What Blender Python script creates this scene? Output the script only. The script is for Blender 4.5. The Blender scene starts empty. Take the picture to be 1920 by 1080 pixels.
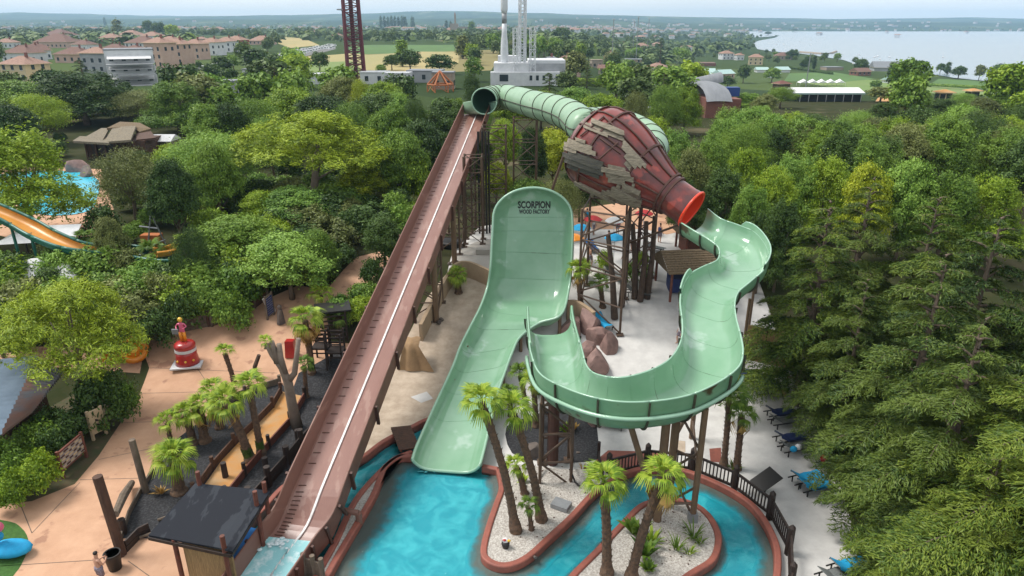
import bpy, bmesh, math, random
import numpy as np
from mathutils import Vector, Matrix, noise
from mathutils.bvhtree import BVHTree
R = math.radians
SC = bpy.context.scene
COL = SC.collection
rnd = random.Random(7)
nr = np.random.RandomState(7)

# ---------------------------------------------------------------- camera, sky, sun, exposure
TILT = math.atan2(498, 1280)
CT, ST = math.cos(TILT), math.sin(TILT)
HC = 22.0
cam = bpy.data.cameras.new('camera'); cam.lens = 24; cam.sensor_width = 36
cam.clip_start = 0.5; cam.clip_end = 30000
camo = bpy.data.objects.new('camera', cam); COL.objects.link(camo)
camo.location = (0, 0, HC); camo.rotation_euler = (R(90) - TILT, 0, 0)
SC.camera = camo

SUN_EL, SUN_AZ = R(58), R(-75)            # azimuth from +Y towards +X
W = bpy.data.worlds.new('World'); SC.world = W; W.use_nodes = True
wn, wl = W.node_tree.nodes, W.node_tree.links
wn.clear()
wo = wn.new('ShaderNodeOutputWorld'); wb = wn.new('ShaderNodeBackground')
sky = wn.new('ShaderNodeTexSky'); sky.sky_type = 'NISHITA'; sky.sun_disc = False
sky.sun_elevation = SUN_EL; sky.sun_rotation = SUN_AZ
sky.air_density = 1.0; sky.dust_density = 2.5; sky.ozone_density = 1.5
# thin, even high cloud laid over the clear sky
wt = wn.new('ShaderNodeTexCoord'); wsep = wn.new('ShaderNodeSeparateXYZ')
wmap = wn.new('ShaderNodeMapping'); wmap.inputs['Scale'].default_value = (1.2, 1.2, 5)
wnz = wn.new('ShaderNodeTexNoise'); wnz.inputs['Scale'].default_value = 2.2; wnz.inputs['Detail'].default_value = 6
wr = wn.new('ShaderNodeValToRGB')
wr.color_ramp.elements[0].position = .3; wr.color_ramp.elements[0].color = (7.5, 7.9, 8.2, 1)
wr.color_ramp.elements[1].position = .7; wr.color_ramp.elements[1].color = (8.9, 9.0, 9.0, 1)
wmix = wn.new('ShaderNodeMixRGB'); wmix.inputs[0].default_value = .85
wl.new(wt.outputs['Generated'], wmap.inputs[0]); wl.new(wmap.outputs[0], wnz.inputs['Vector'])
wl.new(wnz.outputs[0], wr.inputs[0])
wl.new(sky.outputs[0], wmix.inputs[1]); wl.new(wr.outputs[0], wmix.inputs[2])
wl.new(wmix.outputs[0], wb.inputs[0]); wb.inputs[1].default_value = .10
wl.new(wb.outputs[0], wo.inputs[0])

sl = bpy.data.lights.new('sun', 'SUN'); sl.energy = 2.7; sl.angle = R(20); sl.color = (1, .96, .9)
so = bpy.data.objects.new('sun', sl); COL.objects.link(so)
sd = Vector((math.sin(SUN_AZ) * math.cos(SUN_EL), math.cos(SUN_AZ) * math.cos(SUN_EL), math.sin(SUN_EL)))
so.rotation_euler = sd.to_track_quat('Z', 'Y').to_euler(); so.location = (0, 0, 100)

SC.view_settings.view_transform = 'Standard'; SC.view_settings.look = 'None'
SC.view_settings.exposure = 0.48; SC.view_settings.gamma = 1; SC.view_settings.use_curve_mapping = False
SC.cycles.use_denoising = True
SC.cycles.max_bounces = 6; SC.cycles.diffuse_bounces = 3; SC.cycles.glossy_bounces = 3
SC.cycles.transparent_max_bounces = 8; SC.cycles.volume_bounces = 1
SC.cycles.transmission_bounces = 3

# ---------------------------------------------------------------- geometry helpers
def ray(px, py):
    u = (px - 960) / 1280; v = (py - 540) / 1280
    return Vector((u, CT - v * ST, -ST - v * CT))
def at(px, py, z):
    r = ray(px, py); d = (HC - z) / -r.z
    return Vector((r.x * d, r.y * d, z))
def aty(px, py, y):
    r = ray(px, py); d = y / r.y
    return Vector((r.x * d, y, HC + r.z * d))
def ss(a, lo, hi):
    t = min(1, max(0, (a - lo) / (hi - lo))); return t * t * (3 - 2 * t)
def T(x, y):
    z = 4.0 * ss(y, 36, 54)
    if y > 140:
        z -= 18 * ss(y, 140, 440) * ss(x / y, .02, .27)
        if y > 2900:
            z += (34 + 16 * noise.noise(Vector((x / 900, 1.3, 0))) + 6 * noise.noise(Vector((x / 260, y / 500, 0)))) * ss(y, 3080, 4300)
            z += (50 + 48 * noise.noise(Vector((x / 1500, 7.7, 0))) + 12 * noise.noise(Vector((x / 420, y / 900, 2)))) * ss(y, 4700, 6500) * (1 - .35 * ss(x, -1000, 2500))
    return z
def on(px, py, dz=0):
    z = 0.0
    for _ in range(30):
        p = at(px, py, z + dz); z = .5 * z + .5 * T(p.x, p.y)
    return Vector((p.x, p.y, T(p.x, p.y) + dz))
def topat(px, py, h):
    """ground point of an upright thing of height h whose top shows at the pixel"""
    z = 4.0
    for _ in range(40):
        p = at(px, py, min(z + h, 21.5)); z = .5 * z + .5 * T(p.x, p.y)
    return Vector((p.x, p.y, T(p.x, p.y)))
def pxm(p):            # photo pixels per metre at a point
    return 1280 / (p.y * CT + (HC - p.z) * ST)
def inpoly(x, y, P):
    c = False; j = len(P) - 1
    for i in range(len(P)):
        if (P[i][1] > y) != (P[j][1] > y) and x < (P[j][0] - P[i][0]) * (y - P[i][1]) / (P[j][1] - P[i][1]) + P[i][0]:
            c = not c
        j = i
    return c
def smooth_line(P, n=6, closed=False):
    P = [Vector(p) for p in P]; out = []; m = len(P)
    for i in range(m if closed else m - 1):
        if closed: a, b, c, d = P[i - 1], P[i], P[(i + 1) % m], P[(i + 2) % m]
        else: a, b, c, d = P[max(i - 1, 0)], P[i], P[i + 1], P[min(i + 2, m - 1)]
        for k in range(n):
            t = k / n
            out.append(.5 * ((2 * b) + (c - a) * t + (2 * a - 5 * b + 4 * c - d) * t * t + (3 * b - a - 3 * c + d) * t ** 3))
    if not closed: out.append(P[-1])
    return out

OFF = {}
class MB:
    def __init__(s): s.v = []; s.f = []; s.m = []; s.cur = 0
    def add(s, vs, fs):
        o = len(s.v); s.v += [tuple(v) for v in vs]
        s.f += [tuple(i + o for i in f) for f in fs]; s.m += [s.cur] * len(fs); return s
    def box(s, c, size, rz=0, rot=None, taper=1):
        hx, hy, hz = size[0] / 2, size[1] / 2, size[2] / 2
        M = rot if rot is not None else Matrix.Rotation(rz, 3, 'Z')
        vs = []
        for z, t in ((-hz, 1), (hz, taper)):
            for x, y in ((-hx, -hy), (hx, -hy), (hx, hy), (-hx, hy)):
                vs.append(Vector(c) + M @ Vector((x * t, y * t, z)))
        return s.add(vs, [(3, 2, 1, 0), (4, 5, 6, 7), (0, 1, 5, 4), (1, 2, 6, 5), (2, 3, 7, 6), (3, 0, 4, 7)])
    def beam(s, a, b, w, h=None, up=(0, 0, 1)):
        a, b = Vector(a), Vector(b); d = (b - a); L = d.length; d.normalize()
        u = Vector(up)
        if abs(d.dot(u)) > .98: u = Vector((0, 1, 0))
        x = d.cross(u).normalized(); z = x.cross(d)
        M = Matrix((x, d, z)).transposed()
        return s.box((a + b) / 2, (w, L, h or w), rot=M)
    def tube(s, pts, rad, n=8, caps=True, wob=0):
        pts = [Vector(p) for p in pts]; m = len(pts)
        if not hasattr(rad, '__len__'): rad = [rad] * m
        vs = []; pu = None
        for i, p in enumerate(pts):
            d = (pts[min(i + 1, m - 1)] - pts[max(i - 1, 0)]).normalized()
            if pu is None:
                pu = Vector((1, 0, 0)) if abs(d.x) < .8 else Vector((0, 1, 0))
            x = (pu - d * pu.dot(d)).normalized(); y = d.cross(x); pu = x
            for k in range(n):
                a = 2 * math.pi * k / n; r = rad[i] * (1 + (rnd.uniform(-wob, wob) if wob else 0))
                vs.append(p + x * math.cos(a) * r + y * math.sin(a) * r)
        fs = [(i * n + k, i * n + (k + 1) % n, (i + 1) * n + (k + 1) % n, (i + 1) * n + k) for i in range(m - 1) for k in range(n)]
        if caps: fs += [tuple(range(n))[::-1], tuple((m - 1) * n + k for k in range(n))]
        return s.add(vs, fs)
    def grid(s, G, closed=False, flip=False):
        a, b = len(G), len(G[0]); vs = [p for row in G for p in row]; fs = []
        for i in range(a - 1):
            for j in range(b if closed else b - 1):
                q = (i * b + j, i * b + (j + 1) % b, (i + 1) * b + (j + 1) % b, (i + 1) * b + j)
                fs.append(q[::-1] if flip else q)
        return s.add(vs, fs)
    def prism(s, poly, z0, z1):
        n = len(poly)
        vs = [(p[0], p[1], z0) for p in poly] + [(p[0], p[1], z1) for p in poly]
        return s.add(vs, [tuple(range(n))[::-1], tuple(range(n, 2 * n))] + [(i, (i + 1) % n, n + (i + 1) % n, n + i) for i in range(n)])
    def lathe(s, prof, c=(0, 0, 0), n=14, ax=None):
        """prof: (radius, height)"""
        c = Vector(c); G = []
        for r, z in prof:
            G.append([c + Vector((r * math.cos(2 * math.pi * k / n), r * math.sin(2 * math.pi * k / n), z)) for k in range(n)])
        o = len(s.v); s.grid(G, closed=True)
        s.f.append(tuple(o + k for k in range(n))[::-1]); s.m.append(s.cur)
        s.f.append(tuple(o + (len(prof) - 1) * n + k for k in range(n))); s.m.append(s.cur)
        return s
    def ball(s, c, r, n=10, m=6):
        if not hasattr(r, '__len__'): r = (r, r, r)
        G = []
        for i in range(m + 1):
            a = -math.pi / 2 + math.pi * i / m; ca = max(math.cos(a), .02)
            G.append([Vector(c) + Vector((r[0] * ca * math.cos(2 * math.pi * k / n), r[1] * ca * math.sin(2 * math.pi * k / n), r[2] * math.sin(a))) for k in range(n)])
        s.grid(G, closed=True); return s
    def build(s, name, mats, parent=None, smooth=False, auto=None):
        me = bpy.data.meshes.new(name)
        o0 = OFF.get(parent.name, Vector()) if parent else Vector()
        me.from_pydata([(v[0] - o0.x, v[1] - o0.y, v[2] - o0.z) for v in s.v], [], s.f)
        if not isinstance(mats, (list, tuple)): mats = [mats]
        for m in mats: me.materials.append(m)
        if len(mats) > 1: me.polygons.foreach_set('material_index', s.m)
        if smooth: me.polygons.foreach_set('use_smooth', [True] * len(me.polygons))
        me.validate(); me.update()
        o = bpy.data.objects.new(name, me); COL.objects.link(o)
        if parent: o.parent = parent; OFF[o.name] = o0
        return o
def tag(o, label=None, cat=None, group=None, kind=None):
    if label: o['label'] = label
    if cat: o['category'] = cat
    if group: o['group'] = group
    if kind: o['kind'] = kind
    return o
def thing(name, loc, label, cat, group=None, rz=0):
    o = bpy.data.objects.new(name, None); COL.objects.link(o); o.location = loc; o.rotation_euler.z = rz
    o.empty_display_size = .3
    OFF[o.name] = Vector(); tag(o, label, cat, group); return o
def wthing(name, loc, label, cat, group=None):
    """a thing whose parts are written in world coordinates"""
    o = thing(name, loc, label, cat, group); OFF[o.name] = Vector(loc); return o
def tree_of(o):
    return [(c, tree_of(c)) for c in KIDS.get(o.name, [])]
def copy_thing(o, loc, rz=0, scale=None, label=None, group=None):
    def rec(src, par):
        c = src.copy(); COL.objects.link(c)
        if par: c.parent = par
        for ch in src.children: rec(ch, c)
        return c
    c = rec(o, None); c.location = loc; c.rotation_euler = (o.rotation_euler.x, o.rotation_euler.y, rz)
    if scale is not None: c.scale = scale if hasattr(scale, '__len__') else (scale,) * 3
    if label: c['label'] = label
    if group: c['group'] = group
    return c

# ---------------------------------------------------------------- materials
MATS = {}
def mat(name, c1, c2=None, c3=None, scale=3, rough=.7, metal=0, bump=0, bscale=None, detail=4, coat=0, stretch=(1, 1, 1), spec=None, lo=.35, hi=.65, c3pos=.62, c3scale=None):
    m = bpy.data.materials.new(name); m.use_nodes = True; MATS[name] = m
    n, l = m.node_tree.nodes, m.node_tree.links; b = n['Principled BSDF']
    b.inputs['Roughness'].default_value = rough; b.inputs['Metallic'].default_value = metal
    if coat: b.inputs['Coat Weight'].default_value = coat; b.inputs['Coat Roughness'].default_value = .08
    if spec is not None: b.inputs['Specular IOR Level'].default_value = spec
    b.inputs['Base Color'].default_value = (*c1, 1)
    tc = n.new('ShaderNodeTexCoord'); mp = n.new('ShaderNodeMapping'); mp.inputs['Scale'].default_value = stretch
    l.new(tc.outputs['Object'], mp.inputs[0])
    if c2:
        nz = n.new('ShaderNodeTexNoise'); nz.inputs['Scale'].default_value = scale; nz.inputs['Detail'].default_value = detail
        nz.inputs['Roughness'].default_value = .65
        rp = n.new('ShaderNodeValToRGB'); rp.color_ramp.elements[0].position = lo; rp.color_ramp.elements[1].position = hi
        rp.color_ramp.elements[0].color = (*c1, 1); rp.color_ramp.elements[1].color = (*c2, 1)
        l.new(mp.outputs[0], nz.inputs['Vector']); l.new(nz.outputs[0], rp.inputs[0]); src = rp.outputs[0]
        if c3:
            nz2 = n.new('ShaderNodeTexNoise'); nz2.inputs['Scale'].default_value = c3scale or scale * .35; nz2.inputs['Detail'].default_value = 6
            r2 = n.new('ShaderNodeValToRGB'); r2.color_ramp.elements[0].position = c3pos; r2.color_ramp.elements[1].position = c3pos + .06
            mx = n.new('ShaderNodeMixRGB'); mx.inputs[2].default_value = (*c3, 1)
            l.new(mp.outputs[0], nz2.inputs['Vector']); l.new(nz2.outputs[0], r2.inputs[0])
            l.new(r2.outputs[0], mx.inputs[0]); l.new(src, mx.inputs[1]); src = mx.outputs[0]
        l.new(src, b.inputs['Base Color'])
        m['_src'] = 1
    if bump:
        nb = n.new('ShaderNodeTexNoise'); nb.inputs['Scale'].default_value = bscale or scale * 4; nb.inputs['Detail'].default_value = 5
        bp = n.new('ShaderNodeBump'); bp.inputs['Strength'].default_value = min(1, bump * 4); bp.inputs['Distance'].default_value = bump
        l.new(mp.outputs[0], nb.inputs['Vector']); l.new(nb.outputs[0], bp.inputs['Height']); l.new(bp.outputs[0], b.inputs['Normal'])
    return m
def leafmat(name, dark, mid, light, trans=.25, nscale=.35):
    g_ = .78 if 'cedar' in name else 1.35 if 'pine' in name else 1.12 if 'palm' in name else 1.3 if name[5:] in ('bright', 'mid', 'fresh') else 1.15 if name[5:] in ('dark', 'olive') else 1.0
    dark, mid, light = [(c[0] * g_ * 1.42, c[1] * g_ * 1.27, c[2] * g_ * .85) for c in (dark, mid, light)]
    m = bpy.data.materials.new(name); m.use_nodes = True
    n, l = m.node_tree.nodes, m.node_tree.links; b = n['Principled BSDF']
    b.inputs['Roughness'].default_value = .55; b.inputs['Specular IOR Level'].default_value = .3
    tc = n.new('ShaderNodeTexCoord'); nz = n.new('ShaderNodeTexNoise'); nz.inputs['Scale'].default_value = nscale; nz.inputs['Detail'].default_value = 3
    geo = n.new('ShaderNodeNewGeometry'); oi = n.new('ShaderNodeObjectInfo')
    l.new(tc.outputs['Object'], nz.inputs['Vector'])
    a = n.new('ShaderNodeMath'); a.operation = 'MULTIPLY_ADD'; a.inputs[1].default_value = .45
    l.new(geo.outputs['Random Per Island'], a.inputs[0]); l.new(nz.outputs[0], a.inputs[2])
    a2 = n.new('ShaderNodeMath'); a2.operation = 'MULTIPLY_ADD'; a2.inputs[1].default_value = .3
    l.new(oi.outputs['Random'], a2.inputs[0]); l.new(a.outputs[0], a2.inputs[2])
    rp = n.new('ShaderNodeValToRGB'); e = rp.color_ramp.elements
    e[0].position = .5; e[0].color = (*dark, 1); e[1].position = 1.12 if False else 1.0; e[1].color = (*light, 1)
    k = e.new(.78); k.color = (*mid, 1)
    l.new(a2.outputs[0], rp.inputs[0]); l.new(rp.outputs[0], b.inputs['Base Color'])
    if trans:
        tr = n.new('ShaderNodeBsdfTranslucent'); mx = n.new('ShaderNodeMixShader'); mx.inputs[0].default_value = trans * .6
        hs = n.new('ShaderNodeHueSaturation'); hs.inputs['Hue'].default_value = .485; hs.inputs['Value'].default_value = 1.5
        l.new(rp.outputs[0], hs.inputs['Color']); l.new(hs.outputs[0], tr.inputs[0])
        l.new(b.outputs[0], mx.inputs[1]); l.new(tr.outputs[0], mx.inputs[2]); l.new(mx.outputs[0], n['Material Output'].inputs[0])
    MATS[name] = m; return m
M = MATS
# material library
mat('white_sand', (.60, .585, .56), (.51, .495, .475), scale=1.2, rough=.95, bump=.05, bscale=5, spec=.1)
mat('pebbles', (.62, .59, .54), (.30, .27, .24), scale=14, rough=.95, bump=.05, bscale=14, spec=.1, lo=.3, hi=.6)
mat('beige_gravel', (.50, .41, .32), (.36, .285, .215), scale=1.3, rough=.95, bump=.04, bscale=9, spec=.1, detail=9)
mat('stamped_concrete', (.56, .34, .22), (.43, .245, .15), (.34, .185, .12), scale=.7, rough=.8, bump=.015, bscale=6, spec=.25, detail=8, lo=.3, hi=.7, c3pos=.6, c3scale=.9)
mat('orange_concrete', (.48, .23, .07), (.42, .27, .14), scale=.8, rough=.8, bump=.01, spec=.25)
mat('pale_concrete', (.42, .39, .35), (.35, .32, .28), scale=.7, rough=.9, bump=.01)
mat('black_gravel', (.012, .012, .014), (.06, .06, .065), scale=9, rough=.9, bump=.06, bscale=11, lo=.45, hi=.75)
mat('lawn', (.03, .085, .012), (.05, .13, .02), scale=6, rough=.95, bump=.05, bscale=30)
mat('dry_earth', (.085, .06, .03), (.05, .06, .02), (.12, .08, .045), scale=2, rough=.95, bump=.05, bscale=12)
mat('forest_floor', (.03, .038, .014), (.05, .05, .024), (.10, .085, .05), scale=.3, rough=1, bump=.05, bscale=4, spec=.05)
mat('terracotta_kerb', (.30, .09, .06), (.22, .07, .05), scale=3, rough=.6, bump=.01, bscale=12)
mat('wet_plaster', (.085, .07, .055), (.16, .14, .11), scale=2.5, rough=.5, bump=.02)
mat('green_gel', (.17, .335, .205), (.225, .385, .26), (.32, .455, .36), c3scale=.45, c3pos=.60, scale=.35, rough=.2, coat=.35, bump=.004, bscale=1.4, detail=3)
mat('green_gel_pale', (.29, .47, .34), (.25, .42, .30), scale=.6, rough=.2, coat=.3)
mat('green_shell', (.13, .275, .16), (.16, .31, .185), (.065, .048, .025), scale=.8, rough=.38, bump=.01, c3scale=.75, c3pos=.60, stretch=(1, 1, 1.5))
mat('green_tube', (.21, .34, .22), (.28, .41, .28), (.13, .16, .09), scale=.5, rough=.4, bump=.008, c3scale=.9, c3pos=.64)
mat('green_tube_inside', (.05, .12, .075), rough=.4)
mat('rib_dark', (.035, .04, .025), (.06, .05, .03), scale=3, rough=.6)
mat('rust_rib', (.09, .035, .022), (.06, .025, .018), scale=3, rough=.6)
mat('slide_brown', (.215, .105, .078), (.175, .085, .062), (.26, .145, .11), scale=.7, rough=.45, bump=.004, stretch=(1, .25, 1), c3scale=1.5, c3pos=.6)
mat('slide_lane', (.235, .12, .095), (.275, .15, .12), (.31, .185, .15), scale=1.2, rough=.3, bump=.004, stretch=(1, .12, 1), c3scale=2.5, c3pos=.56)
mat('slide_outer', (.19, .075, .05), (.14, .055, .038), scale=1.5, rough=.6, bump=.01)
mat('white_strip', (.78, .76, .74), (.6, .57, .55), scale=2, rough=.45)
mat('black_mark', (.012, .02, .014), rough=.6)
mat('bottle_red', (.20, .032, .024), (.07, .022, .022), (.30, .05, .035), scale=.55, rough=.3, bump=.01, bscale=3, coat=.25, lo=.38, hi=.62, c3scale=.8, c3pos=.6)
mat('bottle_orange', (.80, .05, .012), rough=.35, coat=.3)
mat('wood_pale', (.29, .25, .185), (.13, .11, .08), scale=3, rough=.85, bump=.03, bscale=5, stretch=(1, 1, 6), detail=6)
mat('wood_dark_patch', (.045, .045, .04), (.085, .08, .06), scale=2, rough=.8, bump=.03, stretch=(1, 1, 5))
mat('wood_brown', (.10, .048, .028), (.055, .028, .018), scale=4, rough=.8, bump=.01, stretch=(1, 1, .4))
mat('wood_black', (.018, .012, .010), (.04, .024, .018), scale=4, rough=.6, bump=.01)
mat('wood_grey', (.17, .13, .095), (.10, .075, .055), scale=5, rough=.9, bump=.015, stretch=(1, 1, .4))
mat('wood_red', (.17, .05, .03), (.10, .035, .022), scale=4, rough=.7, bump=.01)
mat('reed', (.36, .24, .11), (.20, .13, .06), scale=6, rough=.95, bump=.03, stretch=(6, 6, .4))
mat('thatch', (.20, .145, .085), (.10, .07, .04), scale=9, rough=1, bump=.06, bscale=9)
mat('thatch_grey', (.24, .20, .14), (.13, .11, .08), scale=5, rough=1, bump=.06, bscale=7)
mat('bitumen', (.016, .018, .024), (.032, .036, .044), scale=.6, rough=.85, spec=.2, bump=.01, stretch=(1.6, .6, 1), lo=.5, hi=.53)
mat('brown_steel', (.11, .07, .045), (.085, .05, .032), scale=2, rough=.5, metal=.1)
mat('pole_brown', (.18, .115, .065), (.14, .085, .05), scale=2, rough=.55)
mat('black_steel', (.012, .01, .009), rough=.5)
mat('rock_red', (.30, .185, .16), (.17, .105, .09), scale=1.3, rough=.75, bump=.06, bscale=3)
mat('rock_grey', (.15, .12, .10), (.08, .065, .06), scale=1.3, rough=.85, bump=.06, bscale=3)
mat('beige_wall', (.40, .29, .185), (.33, .235, .15), scale=1, rough=.9, bump=.02)
mat('canvas', (.36, .23, .12), (.27, .17, .09), scale=1.5, rough=.9, bump=.02)
mat('skin', (.50, .27, .18), rough=.55)
mat('skin_tan', (.36, .19, .12), rough=.55)
mat('hair', (.015, .01, .008), rough=.6)
mat('shorts', (.30, .26, .30), (.12, .09, .12), scale=18, rough=.9)
mat('blue_cloth', (.015, .18, .50), (.01, .13, .42), scale=2, rough=.8)
mat('cyan_cloth', (.01, .33, .60), (.01, .27, .52), scale=3, rough=.8)
mat('navy_cloth', (.02, .035, .12), (.03, .05, .16), scale=3, rough=.85)
mat('white_cloth', (.72, .72, .72), (.6, .6, .6), scale=2, rough=.85)
mat('red_cloth', (.45, .03, .03), (.35, .02, .025), scale=2, rough=.8)
mat('lounger_mesh', (.16, .17, .16), (.11, .12, .12), scale=9, rough=.8)
mat('grey_metal', (.30, .31, .32), (.24, .25, .26), scale=2, rough=.5, metal=.4)
mat('white_steel', (.62, .64, .66), (.52, .54, .56), scale=1, rough=.5)
mat('maroon_steel', (.13, .015, .025), (.09, .012, .02), scale=1, rough=.5)
mat('maroon_dark', (.06, .012, .016), (.09, .016, .022), scale=1, rough=.5)
mat('white_wall', (.62, .63, .64), (.52, .53, .55), scale=.5, rough=.85)
mat('grey_wall', (.36, .37, .38), (.28, .29, .30), scale=.4, rough=.85)
mat('grey_roof', (.16, .17, .185), (.20, .21, .225), scale=.6, rough=.6, stretch=(3, .3, 1))
mat('pink_wall', (.50, .35, .285), (.44, .30, .24), scale=.5, rough=.9)
mat('cream_wall', (.58, .47, .29), (.52, .42, .26), scale=.5, rough=.9)
mat('red_wall', (.40, .07, .055), (.34, .06, .05), scale=.5, rough=.9)
mat('stone_wall', (.36, .29, .22), (.24, .20, .16), scale=1.5, rough=.95, bump=.03)
mat('brick_wall', (.23, .095, .07), (.17, .075, .06), scale=4, rough=.9)
mat('tile_roof', (.33, .20, .15), (.23, .135, .10), scale=1.6, rough=.9, bump=.05, bscale=6)
mat('tile_roof_brown', (.19, .10, .075), (.13, .075, .06), scale=1.6, rough=.9, bump=.05, bscale=6)
mat('window_dark', (.03, .04, .05), rough=.15)
mat('shutter', (.14, .10, .08), rough=.7)
mat('green_sheet_roof', (.38, .52, .48), (.30, .44, .42), scale=1, rough=.6)
mat('orange_steel', (.45, .14, .035), (.36, .11, .03), scale=2, rough=.55)
mat('orange_plastic', (.78, .28, .015), (.70, .22, .012), scale=2, rough=.35)
mat('yellow_plastic', (.80, .50, .03), rough=.4)
mat('slide_orange', (.60, .27, .03), (.50, .19, .02), scale=.8, rough=.35)
mat('slide_teal', (.03, .15, .11), (.02, .11, .085), scale=.8, rough=.35)
mat('gold', (.70, .42, .06), rough=.35, metal=.3)
mat('red_gloss', (.42, .025, .022), (.32, .02, .018), scale=3, rough=.3, coat=.3)
mat('pink_gloss', (.62, .12, .22), rough=.4)
mat('sign_pale', (.55, .42, .27), (.45, .33, .20), scale=3, rough=.8)
mat('sign_slat', (.40, .36, .33), (.22, .19, .18), scale=7, rough=.8)
mat('field_green', (.075, .15, .03), (.06, .12, .025), scale=.05, rough=1, stretch=(1, .2, 1))
mat('field_lime', (.12, .19, .04), (.16, .21, .06), scale=.04, rough=1)
mat('field_straw', (.36, .28, .12), (.28, .25, .10), scale=.03, rough=1, stretch=(1, .15, 1))
mat('road_grey', (.13, .125, .12), rough=.9)
mat('bark_grey', (.17, .125, .09), (.09, .07, .05), scale=3, rough=.95, bump=.03, bscale=8)
mat('bark_brown', (.10, .065, .045), (.055, .038, .028), scale=3, rough=.95, bump=.03, bscale=8)
mat('bark_pale', (.24, .185, .145), (.17, .13, .10), scale=1.5, rough=.85, bump=.02)
mat('palm_trunk', (.17, .10, .06), (.075, .05, .035), scale=6, rough=.95, bump=.05, bscale=10)
mat('palm_foot', (.10, .085, .075), (.06, .05, .045), scale=5, rough=.95, bump=.03)
mat('ivy', (.03, .075, .015), (.05, .10, .02), scale=5, rough=.8)
mat('corrugated', (.20, .26, .32), (.15, .20, .25), scale=.8, rough=.45, metal=.2)
mat('corrugated_rust', (.17, .115, .10), (.24, .12, .085), (.14, .14, .15), scale=.7, rough=.7, c3pos=.5)
mat('blue_panel', (.012, .05, .22), rough=.5)
mat('hull_white', (.8, .8, .8), rough=.4)
mat('pool_floor_far', (.03, .42, .58), (.04, .5, .66), scale=.3, rough=.2)

leafmat('leaf_bright', (.040, .085, .008), (.088, .162, .014), (.160, .245, .028), .3)
leafmat('leaf_lime', (.070, .12, .010), (.155, .235, .018), (.27, .34, .03), .32)
leafmat('leaf_mid', (.026, .064, .012), (.056, .118, .020), (.105, .185, .036), .25)
leafmat('leaf_fresh', (.034, .085, .018), (.070, .150, .032), (.130, .230, .056), .3)
leafmat('leaf_dark', (.012, .032, .009), (.024, .058, .014), (.048, .094, .024), .15)
leafmat('leaf_olive', (.040, .058, .022), (.078, .106, .040), (.130, .165, .070), .2)
leafmat('leaf_cedar', (.014, .042, .012), (.044, .094, .022), (.105, .168, .038), .2, .5)
leafmat('leaf_cedar_bright', (.020, .056, .012), (.068, .134, .024), (.16, .235, .044), .25, .5)
leafmat('leaf_pine', (.040, .078, .008), (.095, .155, .012), (.175, .25, .022), .25, .6)
leafmat('leaf_far', (.030, .060, .018), (.052, .095, .030), (.085, .135, .045), .1, .02)
leafmat('leaf_palm', (.045, .10, .010), (.11, .20, .020), (.21, .30, .05), .35, 1.5)
leafmat('leaf_palm_dark', (.02, .055, .010), (.045, .10, .016), (.09, .16, .03), .3, 1.5)
leafmat('leaf_palm_dry', (.14, .09, .035), (.22, .15, .06), (.30, .21, .09), .2, 1.5)

def nodes_of(m): return m.node_tree.nodes, m.node_tree.links, m.node_tree.nodes['Principled BSDF']
# terrain: fields and woods by position
def terrain_mat():
    m = mat('terrain', (.06, .09, .025)); n, l, b = nodes_of(m)
    b.inputs['Roughness'].default_value = 1; b.inputs['Specular IOR Level'].default_value = .05
    tc = n.new('ShaderNodeTexCoord')
    def nz(s, det=4, st=(1, 1, 1)):
        mp = n.new('ShaderNodeMapping'); mp.inputs['Scale'].default_value = st
        x = n.new('ShaderNodeTexNoise'); x.inputs['Scale'].default_value = s; x.inputs['Detail'].default_value = det
        l.new(tc.outputs['Object'], mp.inputs[0]); l.new(mp.outputs[0], x.inputs['Vector']); return x.outputs[0]
    vo = n.new('ShaderNodeTexVoronoi'); vo.inputs['Scale'].default_value = .006
    l.new(tc.outputs['Object'], vo.inputs['Vector'])
    sep = n.new('ShaderNodeSeparateColor'); l.new(vo.outputs['Color'], sep.inputs[0])
    rp = n.new('ShaderNodeValToRGB'); rp.color_ramp.interpolation = 'CONSTANT'
    e = rp.color_ramp.elements; e[0].position = 0; e[0].color = (.045, .07, .022, 1); e[1].position = .35; e[1].color = (.032, .052, .018, 1)
    for p, c in ((.6, (.07, .10, .033, 1)), (.8, (.22, .19, .09, 1)), (.9, (.07, .10, .03, 1))):
        k = e.new(p); k.color = c
    l.new(sep.outputs[0], rp.inputs[0])
    mx = n.new('ShaderNodeMixRGB'); mx.inputs[1].default_value = (.03, .04, .016, 1)
    sx = n.new('ShaderNodeSeparateXYZ'); l.new(tc.outputs['Object'], sx.inputs[0])
    mr = n.new('ShaderNodeMapRange'); mr.inputs[1].default_value = 90; mr.inputs[2].default_value = 200
    l.new(sx.outputs[1], mr.inputs[0]); l.new(mr.outputs[0], mx.inputs[0]); l.new(rp.outputs[0], mx.inputs[2])
    # far woods and scattered pale villages
    far = n.new('ShaderNodeMixRGB'); mr2 = n.new('ShaderNodeMapRange'); mr2.inputs[1].default_value = 700; mr2.inputs[2].default_value = 1500
    l.new(sx.outputs[1], mr2.inputs[0]); l.new(mr2.outputs[0], far.inputs[0]); l.new(mx.outputs[0], far.inputs[1])
    r3 = n.new('ShaderNodeValToRGB'); e = r3.color_ramp.elements
    e[0].position = .42; e[0].color = (.022, .042, .018, 1); e[1].position = .7; e[1].color = (.16, .16, .085, 1); k = e.new(.58); k.color = (.045, .075, .028, 1)
    l.new(nz(.006, 7, (1, .35, 1)), r3.inputs[0]); l.new(r3.outputs[0], far.inputs[2])
    l.new(far.outputs[0], b.inputs['Base Color'])
    return m
terrain_mat()
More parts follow.
